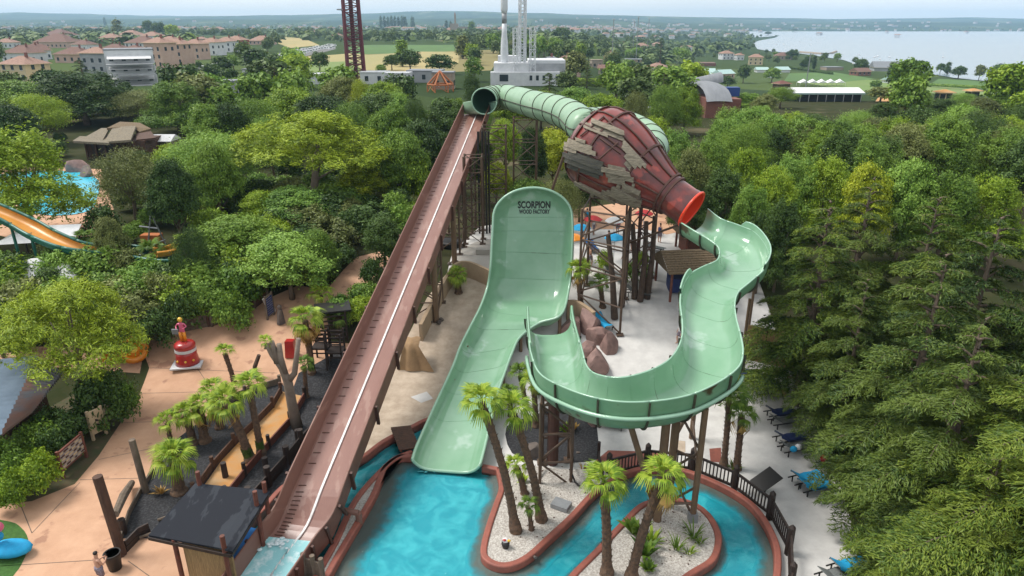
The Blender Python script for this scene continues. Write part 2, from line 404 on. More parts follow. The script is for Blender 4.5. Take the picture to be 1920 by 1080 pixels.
def water_mat(name, tint, scale, strength, rough=.03, glossw=.9):
    m = bpy.data.materials.new(name); m.use_nodes = True; MATS[name] = m
    n, l = m.node_tree.nodes, m.node_tree.links; n.remove(n['Principled BSDF'])
    tr = n.new('ShaderNodeBsdfTransparent'); tr.inputs[0].default_value = (*tint, 1)
    gl = n.new('ShaderNodeBsdfGlossy'); gl.inputs['Roughness'].default_value = rough
    fr = n.new('ShaderNodeFresnel'); fr.inputs[0].default_value = 1.33
    mx = n.new('ShaderNodeMixShader'); tc = n.new('ShaderNodeTexCoord')
    nz = n.new('ShaderNodeTexNoise'); nz.inputs['Scale'].default_value = scale; nz.inputs['Detail'].default_value = 4; nz.inputs['Distortion'].default_value = .8
    bp = n.new('ShaderNodeBump'); bp.inputs['Strength'].default_value = strength; bp.inputs['Distance'].default_value = .12
    l.new(tc.outputs['Object'], nz.inputs['Vector']); l.new(nz.outputs[0], bp.inputs['Height'])
    l.new(bp.outputs[0], gl.inputs['Normal']); l.new(bp.outputs[0], fr.inputs['Normal'])
    l.new(fr.outputs[0], mx.inputs[0]); l.new(tr.outputs[0], mx.inputs[1]); l.new(gl.outputs[0], mx.inputs[2])
    l.new(mx.outputs[0], n['Material Output'].inputs[0]); return m
water_mat('pool_water', (.82, .95, .97), 1.6, .7)
# pool floor: turquoise with lighter bubbles of the jets and soft caustic variation
m = mat('pool_floor', (.006, .36, .46), (.012, .44, .54), scale=.5, rough=.6); n, l, b = nodes_of(m)
tc = n.new('ShaderNodeTexCoord'); vo = n.new('ShaderNodeTexNoise'); vo.inputs['Scale'].default_value = .9; vo.inputs['Detail'].default_value = 5; vo.inputs['Distortion'].default_value = 1.4
rp = n.new('ShaderNodeValToRGB'); rp.color_ramp.elements[0].position = .42; rp.color_ramp.elements[1].position = .68
rp.color_ramp.elements[0].color = (.008, .31, .37, 1); rp.color_ramp.elements[1].color = (.06, .45, .49, 1)
l.new(tc.outputs['Object'], vo.inputs['Vector']); l.new(vo.outputs[0], rp.inputs[0]); l.new(rp.outputs[0], b.inputs['Base Color'])
m = mat('river_floor', (.006, .24, .27), (.01, .29, .33), scale=.8, rough=.6)
m = mat('lake_water', (.20, .25, .28), rough=.22, spec=.7); n, l, b = nodes_of(m)
nz = n.new('ShaderNodeTexNoise'); nz.inputs['Scale'].default_value = .25; nz.inputs['Detail'].default_value = 5
bp = n.new('ShaderNodeBump'); bp.inputs['Strength'].default_value = .35; bp.inputs['Distance'].default_value = .6
tc = n.new('ShaderNodeTexCoord'); l.new(tc.outputs['Object'], nz.inputs['Vector']); l.new(nz.outputs[0], bp.inputs['Height']); l.new(bp.outputs[0], b.inputs['Normal'])
m = mat('splash_water', (.30, .60, .62), (.75, .85, .86), scale=2.2, rough=.1, bump=.03, bscale=5, lo=.5, hi=.72)
m = mat('bubbles', (.12, .52, .56), (.06, .42, .47), scale=6, rough=.3, lo=.4, hi=.6)
m = mat('foam', (.8, .86, .88), (.5, .68, .7), scale=6, rough=.5, bump=.03)

# ---------------------------------------------------------------- terrain, lake, haze
rows = [-60 + 8 * i for i in range(12)] + [36 + i for i in range(19)]
y = 54
while y < 8500: y = y * 1.055 + 1; rows.append(y)
us = [i / 40 * 1.9 for i in range(-40, 41)]
tb = MB(); tb.grid([[Vector((u * (abs(yy) + 60 if yy > 0 else 60), yy, T(u * (yy + 60), yy))) for u in us] for yy in rows], flip=True)
tb.build('ground', M['terrain'], smooth=True)['kind'] = 'structure'
YR = [yy for yy in rows if 30 < yy < 3000]
def sheet(name, pts, mt, dz, kind='structure', px=True, smooth=0, closed=True, label=None):
    if px: pts = [on(*p) for p in pts]
    if smooth: pts = smooth_line([Vector((p[0], p[1], 0)) for p in pts], smooth, True)
    bm = bmesh.new(); f = bm.faces.new([bm.verts.new((p[0], p[1], 0)) for p in pts])
    if f.calc_area() and f.normal.z < 0: bmesh.ops.reverse_faces(bm, faces=[f])
    bmesh.ops.triangulate(bm, faces=bm.faces[:])
    ys = [p[1] for p in pts]
    for yy in YR:
        if min(ys) < yy < max(ys):
            bmesh.ops.bisect_plane(bm, geom=bm.verts[:] + bm.edges[:] + bm.faces[:], plane_co=(0, yy, 0), plane_no=(0, 1, 0))
    for v in bm.verts: v.co.z = T(v.co.x, v.co.y) + dz
    bmesh.ops.recalc_face_normals(bm, faces=bm.faces[:])
    if bm.faces and sum(f.normal.z for f in bm.faces) < 0: bmesh.ops.reverse_faces(bm, faces=bm.faces[:])
    me = bpy.data.meshes.new(name); bm.to_mesh(me); bm.free(); me.materials.append(mt)
    o = bpy.data.objects.new(name, me); COL.objects.link(o); o['kind'] = kind
    return o
LZ = -13.6
lk = [(1398, 66), (1412, 70), (1440, 69), (1462, 66), (1452, 71), (1424, 76), (1412, 80), (1420, 92), (1450, 97), (1490, 99), (1520, 103), (1540, 106), (1580, 112), (1610, 122), (1640, 128), (1700, 135), (1740, 138), (1790, 146), (1850, 152), (1920, 160), (2300, 190), (2600, 58.5), (1398, 58.5)]
o = MB().add([at(px, py, LZ) for px, py in lk], [tuple(range(len(lk)))]).build('lake', M['lake_water']); o['kind'] = 'structure'
hz = MB().box((0, 4000, 40), (17000, 8900, 210)).build('haze', [])
hm = bpy.data.materials.new('haze'); hm.use_nodes = True; hn = hm.node_tree.nodes; hn.clear()
ho = hn.new('ShaderNodeOutputMaterial'); hv = hn.new('ShaderNodeVolumePrincipled'); hm.node_tree.links.new(hv.outputs[0], ho.inputs['Volume'])
hv.inputs['Color'].default_value = (.50, .74, 1, 1); hv.inputs['Density'].default_value = 1.3e-4; hv.inputs['Anisotropy'].default_value = .2
hz.data.materials.append(hm); hz['kind'] = 'stuff'

# fields
sheet('field', [(700, 84), (850, 84), (856, 96), (690, 102), (655, 100), (655, 86)], M['field_green'], .05)
sheet('field', [(560, 108), (660, 100), (690, 103), (790, 97), (860, 97), (860, 118), (800, 135), (640, 135), (555, 135), (520, 128)], M['field_straw'], .06)
sheet('field', [(530, 120), (660, 115), (690, 140), (540, 150), (440, 142)], M['field_lime'], .10)
sheet('field', [(525, 68), (570, 72), (600, 85), (545, 90), (522, 82)], M['field_straw'], .05)
sheet('field', [(1500, 140), (1640, 150), (1800, 160), (1990, 178), (1990, 190), (1800, 178), (1600, 168), (1480, 150)], M['field_lime'], .05)
sheet('field', [(1480, 138), (1560, 135), (1640, 148), (1560, 156), (1470, 152)], M['field_green'], .10)
sheet('field', [(1760, 148), (1990, 158), (1990, 170), (1840, 168), (1740, 160)], M['field_green'], .10)
sheet('field', [(50, 150), (115, 148), (118, 166), (60, 168)], M['field_straw'], .05)
sheet('road', [(520, 100), (600, 90), (625, 86), (630, 92), (600, 100), (530, 114)], M['road_grey'], .05)
sheet('grass_verge', [(1650, 180), (1700, 178), (1700, 190), (1640, 192)], M['orange_concrete'], .05)
# resort ground in the trees
sheet('forest_floor', [(-500, 1150), (-500, 250), (60, 190), (1900, 190), (2500, 300), (2600, 1150)], M['forest_floor'], .004)

# ---------------------------------------------------------------- park floor
sheet('sand', [(690, 700), (760, 640), (830, 560), (850, 470), (900, 425), (1060, 400), (1180, 385), (1330, 400), (1420, 520), (1480, 690), (1560, 860), (1650, 1160), (600, 1160), (650, 860)], M['white_sand'], .012)
sheet('path', [(1060, 395), (1200, 375), (1330, 395), (1320, 425), (1250, 440), (1210, 430), (1080, 430)], M['stamped_concrete'], .020)
sheet('beige_ground', [(620, 880), (690, 780), (760, 640), (800, 560), (850, 500), (935, 520), (925, 600), (900, 640), (850, 700), (830, 760), (800, 800), (740, 830), (680, 880)], M['beige_gravel'], .020)
sheet('terrace_paving', [(850, 500), (862, 470), (890, 455), (960, 440), (1000, 480), (960, 560), (925, 530), (885, 508)], M['pale_concrete'], .024)
sheet('path', [(-200, 1160), (-200, 955), (0, 946), (60, 940), (140, 908), (185, 855), (225, 795), (262, 738), (280, 690), (265, 650), (285, 628), (400, 602), (480, 570), (560, 535), (612, 545), (632, 520), (670, 482), (720, 470), (735, 495), (690, 530), (650, 560), (612, 590), (620, 640), (700, 650), (640, 760), (500, 900), (440, 1160)], M['stamped_concrete'], .012)
sheet('path', [(-200, 690), (-200, 640), (0, 648), (60, 650), (200, 650), (270, 655), (262, 700), (120, 690)], M['stamped_concrete'], .008)
sheet('lawn', [(-160, 1160), (-160, 960), (0, 975), (40, 990), (54, 1020), (40, 1060), (20, 1090), (0, 1160)], M['lawn'], .018, smooth=4)
sheet('dry_bank', [(0, 946), (60, 940), (140, 908), (185, 855), (225, 795), (262, 738), (200, 700), (100, 760), (-60, 850), (-60, 940)], M['dry_earth'], .014)
sheet('gravel_bed', [(228, 1010), (240, 970), (262, 925), (290, 880), (330, 825), (395, 775), (460, 738), (527, 718), (545, 740), (560, 700), (640, 655), (700, 650), (600, 860), (520, 960), (400, 1020), (280, 1010)], M['black_gravel'], .024)
sheet('path', [(529, 735), (575, 745), (545, 790), (500, 838), (455, 890), (425, 930), (370, 930), (415, 865), (465, 812), (505, 770)], M['orange_concrete'], .034)
sheet('gravel_bed', [(1000, 780), (1060, 760), (1110, 775), (1122, 830), (1120, 862), (1060, 868), (1010, 865), (960, 850), (950, 800)], M['black_gravel'], .024, smooth=3)
for q in ([(1098, 880), (1140, 845), (1240, 848), (1230, 876), (1160, 880)], [(1330, 842), (1352, 840), (1352, 868), (1332, 866)]):
    sheet('brick_paving', q, M['terracotta_kerb'], .024)
for q in ([(1262, 825), (1285, 828), (1285, 848), (1262, 852)],):
    sheet('brick_paving', q, M['beige_gravel'], .024)

# ---------------------------------------------------------------- pool
KZ, WZ = .5, .16
def kp(L, z=KZ): return [at(px, py, z) for px, py in L]
left_kerb = kp([(905, 862), (880, 852), (800, 846), (772, 845), (745, 856), (722, 874), (712, 895), (700, 925), (672, 974), (640, 1028), (611, 1080), (575, 1150)])
isl1 = kp([(935, 878), (941, 911), (930, 946), (916, 988), (907, 1027), (913, 1046), (937, 1057), (965, 1054), (994, 1038), (1029, 1006), (1071, 967), (1103, 932), (1125, 912), (1156, 892), (1184, 881), (1215, 876), (1275, 879), (1317, 892), (1367, 915), (1409, 943), (1437, 978), (1455, 1017), (1459, 1052), (1455, 1090), (1440, 1160)])
isl2 = kp([(1060, 1098), (1127, 1024), (1170, 978), (1198, 950), (1222, 939), (1258, 934), (1300, 943), (1328, 964), (1344, 992), (1347, 1017), (1335, 1048), (1296, 1073), (1250, 1105), (1180, 1140), (1090, 1140)])
river_out = kp([(840, 775), (800, 785), (775, 797), (720, 825), (674, 858), (600, 890), (539, 905), (490, 955), (453, 990), (440, 1000)])
river_in = kp([(772, 853), (744, 856), (711, 884), (672, 928), (650, 967), (630, 1012), (605, 1056), (575, 1110)])
def kerb(pts, w=.30, h=KZ, closed=False, n=5, z0=0.0):
    P = smooth_line(pts, n, closed); G = []; m = len(P)
    for i, p in enumerate(P):
        a = P[(i - 1) % m] if closed or i else p; b = P[(i + 1) % m] if closed or i < m - 1 else p
        d = (b - a); d.z = 0; d.normalize(); s = Vector((d.y, -d.x, 0)); r = .06
        prof = [(-w / 2, 0), (-w / 2, h - r), (-w / 2 + r * .4, h - r * .3), (-w / 2 + r, h), (w / 2 - r, h), (w / 2 - r * .4, h - r * .3), (w / 2, h - r), (w / 2, 0)]
        G.append([Vector((p.x, p.y, z0)) + s * q[0] + Vector((0, 0, q[1])) for q in prof])
    if closed: G.append(G[0])
    mb = MB().grid(G, flip=True); o = mb.build('pool_kerb', M['terracotta_kerb'], smooth=False); o['kind'] = 'structure'; return P
PLk = smooth_line(left_kerb, 5); kerb(left_kerb[3:]); PI1 = kerb(isl1); PI2 = kerb(isl2, closed=True); PRo = kerb(river_out); PRi = kerb(river_in)
kerb(kp([(905, 872), (935, 878)]), n=2)
def inset(P, d, closed=False):
    out = []; m = len(P)
    for i, p in enumerate(P):
        a = P[(i - 1) % m] if closed or i else p; b = P[(i + 1) % m] if closed or i < m - 1 else p
        t = (b - a); t.z = 0; t.normalize(); out.append(p + Vector((t.y, -t.x, 0)) * d)
    return out
# basin: one deep floor, with plaster sides sloping up to each kerb
def slab(P, z, mt, name):
    P = [Vector((p.x, p.y, z)) for p in P]; bm = bmesh.new(); bm.faces.new([bm.verts.new(p) for p in P])
    bmesh.ops.triangulate(bm, faces=bm.faces[:])
    for f in bm.faces:
        f.normal_update()
        if f.normal.z < 0: f.normal_flip()
    me = bpy.data.meshes.new(name); bm.to_mesh(me); bm.free(); me.materials.append(mt)
    o = bpy.data.objects.new(name, me); COL.objects.link(o); o['kind'] = 'structure'
main_pool = PLk[::-1] + PI1
side_channel = PRo + [at(430, 1150, 0), at(560, 1150, 0)] + PRi[::-1] + [at(845, 850, 0)]
slab(main_pool, .03, M['pool_floor'], 'pool_floor'); slab(side_channel, .03, M['river_floor'], 'pool_floor')
def bank(P, side, w0, w1, closed=False):
    """sloping plaster side, silted near the kerb and clearing to the turquoise floor"""
    m = len(P); ws = [.1, .3, .55, .8, 1.0]; G = []; at_ = []
    J = [1 + .35 * noise.noise(Vector((p.x * .6, p.y * .6, 0))) for p in P]
    L = [inset(P, side * (w0 + (w1 - w0) * k), closed) for k in (0, .25, .5, .75, 1)]
    for i in range(m):
        G.append([P[i].lerp(L[k][i], J[i]) for k in range(5)])
        for k in range(5): G[-1][k] = Vector((G[-1][k].x, G[-1][k].y, (WZ - .02 if k == 0 else .12 - .08 * k / 4)))
    if closed: G.append(G[0])
    o = MB().grid(G).build('pool_side', M['pool_side']); o['kind'] = 'structure'
    ca = o.data.attributes.new('silt', 'FLOAT', 'POINT'); ca.data.foreach_set('value', [1 - k / 4 for _ in G for k in range(5)])
m = mat('pool_side', (.01, .3, .36)); n, l, b_ = nodes_of(m); b_.inputs['Roughness'].default_value = .6
a1 = n.new('ShaderNodeAttribute'); a1.attribute_name = 'silt'; tc = n.new('ShaderNodeTexCoord'); nz = n.new('ShaderNodeTexNoise'); nz.inputs['Scale'].default_value = 2.2; nz.inputs['Detail'].default_value = 6
ad = n.new('ShaderNodeMath'); ad.operation = 'MULTIPLY_ADD'; ad.inputs[1].default_value = .7; l.new(tc.outputs['Object'], nz.inputs['Vector']); l.new(nz.outputs[0], ad.inputs[0]); l.new(a1.outputs['Fac'], ad.inputs[2])
rp = n.new('ShaderNodeValToRGB'); e = rp.color_ramp.elements; e[0].position = .45; e[0].color = (.010, .33, .39, 1); e[1].position = 1.0; e[1].color = (.13, .115, .095, 1); k_ = e.new(.72); k_.color = (.06, .17, .18, 1)
l.new(ad.outputs[0], rp.inputs[0]); l.new(rp.outputs[0], b_.inputs['Base Color'])
bank(PLk, -1, .1, 1.35); bank(PI1, 1, .1, .85); bank(PI2, -1, .1, .5, True)
slab(main_pool, WZ, M['pool_water'], 'pool_water'); slab(side_channel, WZ, M['pool_water'], 'pool_water')
# pebble islands
slab(PI2, .40, M['pebbles'], 'pebble_island')
slab([p for p in PI1 if p.x < at(1165, 890, .4).x] + [at(1120, 880, .4), at(1060, 880, .4), at(940, 868, .4)], .40, M['pebbles'], 'pebble_island')
slab([p for p in PRi] + [Vector(p) for p in PLk[::-1] if p.x < at(775, 853, .4).x], .40, M['pebbles'], 'pebble_strip')
# ---- everything outside the deep pool keeps the pool water from showing: sand shoulder outside the river kerb
# ================================================================ SLIDES
def pnormal(G, i, j):
    a = G[min(i + 1, len(G) - 1)][j] - G[max(i - 1, 0)][j]; b = G[i][min(j + 1, len(G[0]) - 1)] - G[i][max(j - 1, 0)]
    n = a.cross(b)
    return n.normalized() if n.length > 1e-9 else Vector((0, 0, 1))
def sweep_trough(A, B, depth, nprof=18, flat=.55, updir=None):
    """A,B: lists of rim points; returns grid of the inner surface"""
    G = []
    for i in range(len(A)):
        a, b = A[i], B[i]; dv = depth[i] if hasattr(depth, '__len__') else depth
        t = ((A[min(i + 1, len(A) - 1)] + B[min(i + 1, len(B) - 1)]) - (A[max(i - 1, 0)] + B[max(i - 1, 0)])).normalized()
        zf = min(a.z, b.z); w = (b - a); up = Vector((0, 0, 1))
        row = []
        for k in range(nprof + 1):
            ph = math.pi * k / nprof; c = -math.cos(ph); s = math.sin(ph)
            lat = .5 + .5 * math.copysign(abs(c) ** flat, c); dep = s ** .75
            rim = a.z * (1 - lat) + b.z * lat
            zz = rim * (1 - dep) + (zf - dv) * dep
            row.append(Vector((a.x + w.x * lat, a.y + w.y * lat, zz)))
        G.append(row)
    return G
def trough_slide(root, G, seg, name, inner, outer, rimmat, th=.09, flange=True, rim_r=.05, fl_mat=None, flip=False):
    sg = -1 if flip else 1
    N = [[pnormal(G, i, j) * sg for j in range(len(G[0]))] for i in range(len(G))]
    O = [[G[i][j] - N[i][j] * th for j in range(len(G[0]))] for i in range(len(G))]
    i = 0; last = len(G) - 1
    while i < last:
        k = min(i + seg, last)
        if last - k < seg * .4: k = last
        mb = MB(); mb.grid(G[i:k + 1], flip=flip); mb.cur = 1; mb.grid(O[i:k + 1], flip=not flip)
        mb.cur = 2
        for j in (0, len(G[0]) - 1):
            mb.tube([(G[q][j] + O[q][j]) / 2 for q in range(i, k + 1)], rim_r, 6, caps=True)
        for q, fl in ((i, 0), (k, 1)):
            mb.cur = 1; mb.grid([G[q], O[q]], flip=bool(fl) ^ flip)
        mb.build(name, [inner, outer, rimmat], root, smooth=True)
        if flange: MB().tube([G[k][j] + N[k][j] * .002 for j in range(1, len(G[0]) - 1)], .008, 4).build('seam', outer, root)
        if flange and k <= last:
            for q in (i, k) if i == 0 else (k,):
                fb = MB()
                t = (sum(G[min(q + 1, last)], Vector()) - sum(G[max(q - 1, 0)], Vector())).normalized() * .035
                P1 = [O[q][j] + t for j in range(len(O[q]))]; P2 = [O[q][j] - N[q][j] * .10 + t for j in range(len(O[q]))]
                P3 = [O[q][j] - N[q][j] * .10 - t for j in range(len(O[q]))]; P4 = [O[q][j] - t for j in range(len(O[q]))]
                fb.grid([P1, P2, P3, P4], flip=flip); fb.build('flange', fl_mat or M['rib_dark'], root)
        i = k
    return N, O

# ---- 1. brown flume ---------------------------------------------------
def rimz(py, top=14.6, bot=3.0):
    """rim height on the straight chute from its image height (1/depth runs linearly)"""
    t = (885 - py) / (885 - 190)
    d0 = (HC - bot) / (ST + (885 - 540) / 1280 * CT); d1 = (HC - top) / (ST + (190 - 540) / 1280 * CT)
    d = 1 / ((1 - t) / d0 + t / d1)
    return HC - d * (ST + (py - 540) / 1280 * CT)
LP = [(869, 196), (545, 885), (518, 948), (483, 994), (448, 1042), (405, 1100)]
RP = [(917, 196), (650, 885), (622, 960), (590, 1003), (556, 1052), (515, 1110)]
RZ = [rimz(196), 3.0, 2.0, 1.62, 1.40, 1.30]
La = [at(*p, z) for p, z in zip(LP, RZ)]; Ra = [at(*p, z) for p, z in zip(RP, RZ)]
def refine(P):
    st = [P[0].lerp(P[1], k / 44) for k in range(44)]
    return st + smooth_line([P[0].lerp(P[1], .96)] + P[1:], 5)[5:]
LA, RA = refine(La), refine(Ra)
br = wthing('water_flume', Vector((RA[-1].x, RA[-1].y, 0)), 'long straight brown flume dropping from the green tube to a splash basin in front', 'water slide')
nS = len(LA)
def flume_grid():
    G = []
    for a, b in zip(LA, RA):
        w = b - a; H = Vector((0, 0, .95)); row = [a, a + w * .012 - H * .5, a + w * .02 - H * .92, a + w * .04 - H]
        for k in range(1, 13): row.append(a + w * (.04 + .92 * k / 13) - H)
        row += [a + w * .96 - H, b - w * .02 - H * .92, b - w * .012 - H * .5, b]
        G.append(row)
    return G
FG = flume_grid()
seg = 4
NN = [[pnormal(FG, i, j) for j in range(len(FG[0]))] for i in range(nS)]
sgn = 1 if NN[10][8].z > 0 else -1
for i in range(0, nS - 1, seg):
    k = min(i + seg, nS - 1)
    a3, a4 = 3, len(FG[0]) - 4
    MB().grid([r[a3:a4 + 1] for r in FG[i:k + 1]], flip=sgn < 0).build('floor_panel', M['slide_lane'], br)
    for side, rng, sh in (('l', range(0, 4), -1), ('r', range(a4, len(FG[0])), 1)):
        mb = MB(); inner = [[FG[q][j] for j in rng] for q in range(i, k + 1)]
        mb.grid(inner, flip=sgn < 0); mb.cur = 1
        outr = [[FG[q][j] + (RA[q] - LA[q]).normalized() * .11 * sh - Vector((0, 0, .25 if abs(p.z - min(z.z for z in FG[q])) < .01 else 0)) for j, p in ((j, FG[q][j]) for j in rng)] for q in range(i, k + 1)]
        mb.grid(outr, flip=sgn > 0); mb.cur = 2
        e = 0 if sh < 0 else len(rng) - 1
        mb.grid([[inner[q][e], outr[q][e]] for q in range(len(inner))], flip=(sgn < 0) ^ (sh < 0)); mb.grid([[inner[q][e], outr[q][e]] for q in range(len(inner))], flip=(sgn > 0) ^ (sh < 0))
        mb.tube([(inner[q][e] + outr[q][e]) / 2 for q in range(len(inner))], .05, 6)
        mb.build('side_wall', [M['slide_brown'], M['slide_outer'], M['slide_brown']], br)
    # underside beams and ribs on the outside of the right wall
    w = (RA[k] - LA[k]).normalized(); t = (RA[min(k + 1, nS - 1)] - RA[k - 1]).normalized()
    up = w.cross(t).normalized(); up = up if up.z > 0 else -up
    for b0, sh in ((RA[k], 1), (LA[k], -1)):
        MB().beam(b0 + w * .17 * sh - up * .04, b0 + w * .17 * sh - up * 1.3, .16, .12, up=t).build('rib', M['rust_rib'], br)
mb = MB()
for sh, P in ((1, RA), (-1, LA)):
    mb.tube([p - Vector((0, 0, 1.35)) + (RA[i] - LA[i]).normalized() * (-.25 * sh) for i, p in enumerate(P[:-3])], .11, 6)
mb.build('underside_rail', M['slide_outer'], br)
# centre strip and lane rungs
fr = .515
mb = MB()
cs = [LA[i].lerp(RA[i], fr) - Vector((0, 0, .92)) for i in range(nS - 4)]
G = [[c + (RA[i] - LA[i]).normalized() * x + Vector((0, 0, z)) for x, z in ((-.055, -.02), (-.05, .05), (.05, .05), (.055, -.02))] for i, c in enumerate(cs)]
mb.grid(G); mb.build('centre_strip', M['white_strip'], br)
for s in np.arange(.4, nS - 9, .62):
    i = int(s); f = s - i
    a = LA[i].lerp(LA[i + 1], f); b = RA[i].lerp(RA[i + 1], f)
    p, q = a.lerp(b, .07), a.lerp(b, .21); dz = Vector((0, 0, .935))
    MB().beam(p - dz, q - dz, .035, .03).build('rung', M['rust_rib'], br)
MB().beam(LA[3].lerp(RA[3], .05) - Vector((0, 0, .93)), LA[nS - 12].lerp(RA[nS - 12], .05) - Vector((0, 0, .93)), .03, .03).build('lane_edge', M['slide_brown'], br)
# run-out basin water
i0 = nS - 13
Gw = [[LA[i].lerp(RA[i], .02 + .96 * k / 8) - Vector((0, 0, .84 - .02 * (i == nS - 1))) for k in range(9)] for i in range(i0, nS)]
z0 = Gw[-1][0].z
for r in Gw:
    for p in r: p.z = max(z0, p.z - .03)
mb = MB(); mb.grid(Gw, flip=sgn < 0); mb.build('flume_water', M['splash_water'], smooth=True)['kind'] = 'structure'
# foam
def foam(pts, name='foam'):
    mb = MB()
    for c, r in pts: mb.ball(c, (r, r * rnd.uniform(.5, 1), r * .28), 8, 4)
    o = mb.build(name, M['foam'], smooth=True); o['kind'] = 'stuff'
cc = [(Gw[1][2] + Vector((rnd.gauss(0, .35), rnd.gauss(0, .18), .03)), rnd.uniform(.04, .14)) for _ in range(30)]
foam(cc)

# ---- 2. tube ------------------------------------------------------------
tp = [(908, 190, 14.9), (1005, 197, 15.1), (1042, 206, 15.2), (1074, 219, 15.1), (1098, 240, 14.9)]
TP = [at(*p) for p in tp]
m_0 = TP[0]; TP[1:1] = [m_0 + Vector((.25, 1.6, .03)), m_0 + Vector((1.1, 2.7, .06)), m_0 + Vector((2.4, 2.3, .1))]
TP += [Vector((5.8, 53.5, 14.7)), Vector((7.6, 56.6, 14.4)), Vector((9.6, 56.6, 14.0)), Vector((10.7, 54.6, 13.5)), Vector((10.6, 52.0, 13.0)), Vector((9.2, 50.2, 12.8)), Vector((8.0, 48.5, 12.8))]
TS = smooth_line(TP, 9)
mouth = TP[0]
tb_ = wthing('tube_slide', Vector((TP[2].x, TP[2].y, T(0, TP[2].y))), 'pale green enclosed tube with dark rings linking chute top and red bottle', 'water slide')
def tube_rings(C, r, n=28):
    G = []; pu = Vector((0, 0, 1))
    for i, p in enumerate(C):
        d = (C[min(i + 1, len(C) - 1)] - C[max(i - 1, 0)]).normalized()
        x = d.cross(pu).normalized(); y = x.cross(d); rr = r[i] if hasattr(r, '__len__') else r
        G.append([p + x * math.cos(2 * math.pi * k / n) * rr + y * math.sin(2 * math.pi * k / n) * rr for k in range(n)])
    return G
TR = 1.22
RG = tube_rings(TS, TR); IG = tube_rings(TS, TR - .08)
for i in range(0, len(TS) - 1, 5):
    k = min(i + 5, len(TS) - 1)
    mb = MB(); mb.grid(RG[i:k + 1], closed=True); mb.cur = 1; mb.grid(IG[i:k + 1], closed=True, flip=True)
    mb.build('tube_segment', [M['green_tube'], M['green_tube_inside']], tb_, smooth=True)
    d = (TS[min(i + 1, len(TS) - 1)] - TS[max(i - 1, 0)]).normalized() * .03
    base = RG[i]
    G = [[p - d for p in base], [p + (p - TS[i]).normalized() * .05 - d for p in base], [p + (p - TS[i]).normalized() * .05 + d for p in base], [p + d for p in base]]
    MB().grid(G, closed=True).build('joint_ring', M['green_tube'] if i == 0 else M['rib_dark'], tb_)
# side seam
for a in (0, 14):
    MB().tube([RG[i][a] + (RG[i][a] - TS[i]).normalized() * .03 for i in range(len(TS))], .045, 5).build('side_seam', M['rib_dark'], tb_)
# green transition apron from tube mouth to flume
a, b = LA[0], RA[0]; m0 = TS[0]
d0 = (TS[1] - TS[0]).normalized()
G = []
for k in range(9):
    t = k / 8; row = []
    e0, e1 = a + Vector((0, 0, .15)), b + Vector((0, 0, .15))
    for j in range(13):
        ph = math.pi * j / 12
        p_rect = e0.lerp(e1, .5 - .5 * math.copysign(abs(math.cos(ph)) ** .4, math.cos(ph))) - Vector((0, 0, 1.05 * math.sin(ph) ** .5))
        side = Vector((d0.y, -d0.x, 0)).normalized()
        sw = 1 if (e1 - e0).dot(side) > 0 else -1
        p_tube = m0 + side * sw * (-math.cos(ph)) * (TR - .05) - Vector((0, 0, math.sin(ph) * (TR - .05)))
        row.append(p_rect.lerp(p_tube, t) + Vector((0, 0, 0)))
    G.append(row)
nb = [[pnormal(G, i, j) for j in range(13)] for i in range(9)]
sg = 1 if nb[4][6].z > 0 else -1
mb = MB().grid(G, flip=sg < 0); mb.cur = 1; mb.grid([[G[i][j] - nb[i][j] * sg * .07 for j in range(13)] for i in range(9)], flip=sg > 0)
for j in (0, 12): mb.tube([G[i][j] for i in range(9)], .06, 6)
mb.build('entry_apron', [M['green_gel_pale'], M['green_tube']], tb_, smooth=True)
MB().add([RG[0][k] for k in range(28)], []).v
# rim of the mouth
MB().tube(RG[0] + [RG[0][0]], .07, 6).build('mouth_rim', M['green_gel_pale'], tb_, smooth=True)

# ---- 3. bottle ------------------------------------------------------------
E = at(1296, 392, 10.6); Bt = Vector((5.3, 48.6, 14.35))
BX = (Bt - E); BL = BX.length; BX.normalize()
bx1 = Vector((0, 0, 1)).cross(BX).normalized(); bx2 = BX.cross(bx1)
prof = [(0, 1.27), (.02, 1.30), (.5, 1.24), (1.6, 1.26), (2.2, 1.38), (3.0, 1.62), (4.0, 2.02), (5.0, 2.42), (6.0, 2.76), (7.0, 2.98), (8.0, 3.03), (8.9, 2.92), (9.7, 2.55), (10.3, 1.9), (10.6, 1.25)]
sc_ = (BL + .6) / 10.6
prof = [(s * sc_, r) for s, r in prof]
def brad(s):
    for (a, ra), (b, rb) in zip(prof, prof[1:]):
        if s <= b: return ra + (rb - ra) * (s - a) / (b - a)
    return prof[-1][1]
def bpt(s, ph, off=0): return E + BX * s + (bx1 * math.cos(ph) + bx2 * math.sin(ph)) * (brad(s) + off)
bo = wthing('bottle_slide', Vector((E.x, E.y, T(E.x, E.y))), 'huge weathered red bottle with torn timber patches and an orange mouth, part of the slide', 'water slide')
NP = 36
SS = [prof[-1][0] * i / 40 for i in range(41)]
rings = [[bpt(s, 2 * math.pi * k / NP) for k in range(NP)] for s in SS]
panels = []
for i0_, i1_ in ((0, 7), (7, 9), (9, 19), (19, 31), (31, 40)):
    for k0 in range(0, NP, 6):
        G = [[rings[i][(k0 + j) % NP] for j in range(7)] for i in range(i0_, i1_ + 1)]
        MB().grid(G, flip=True).build('shell_panel', M['bottle_red'], bo, smooth=True)
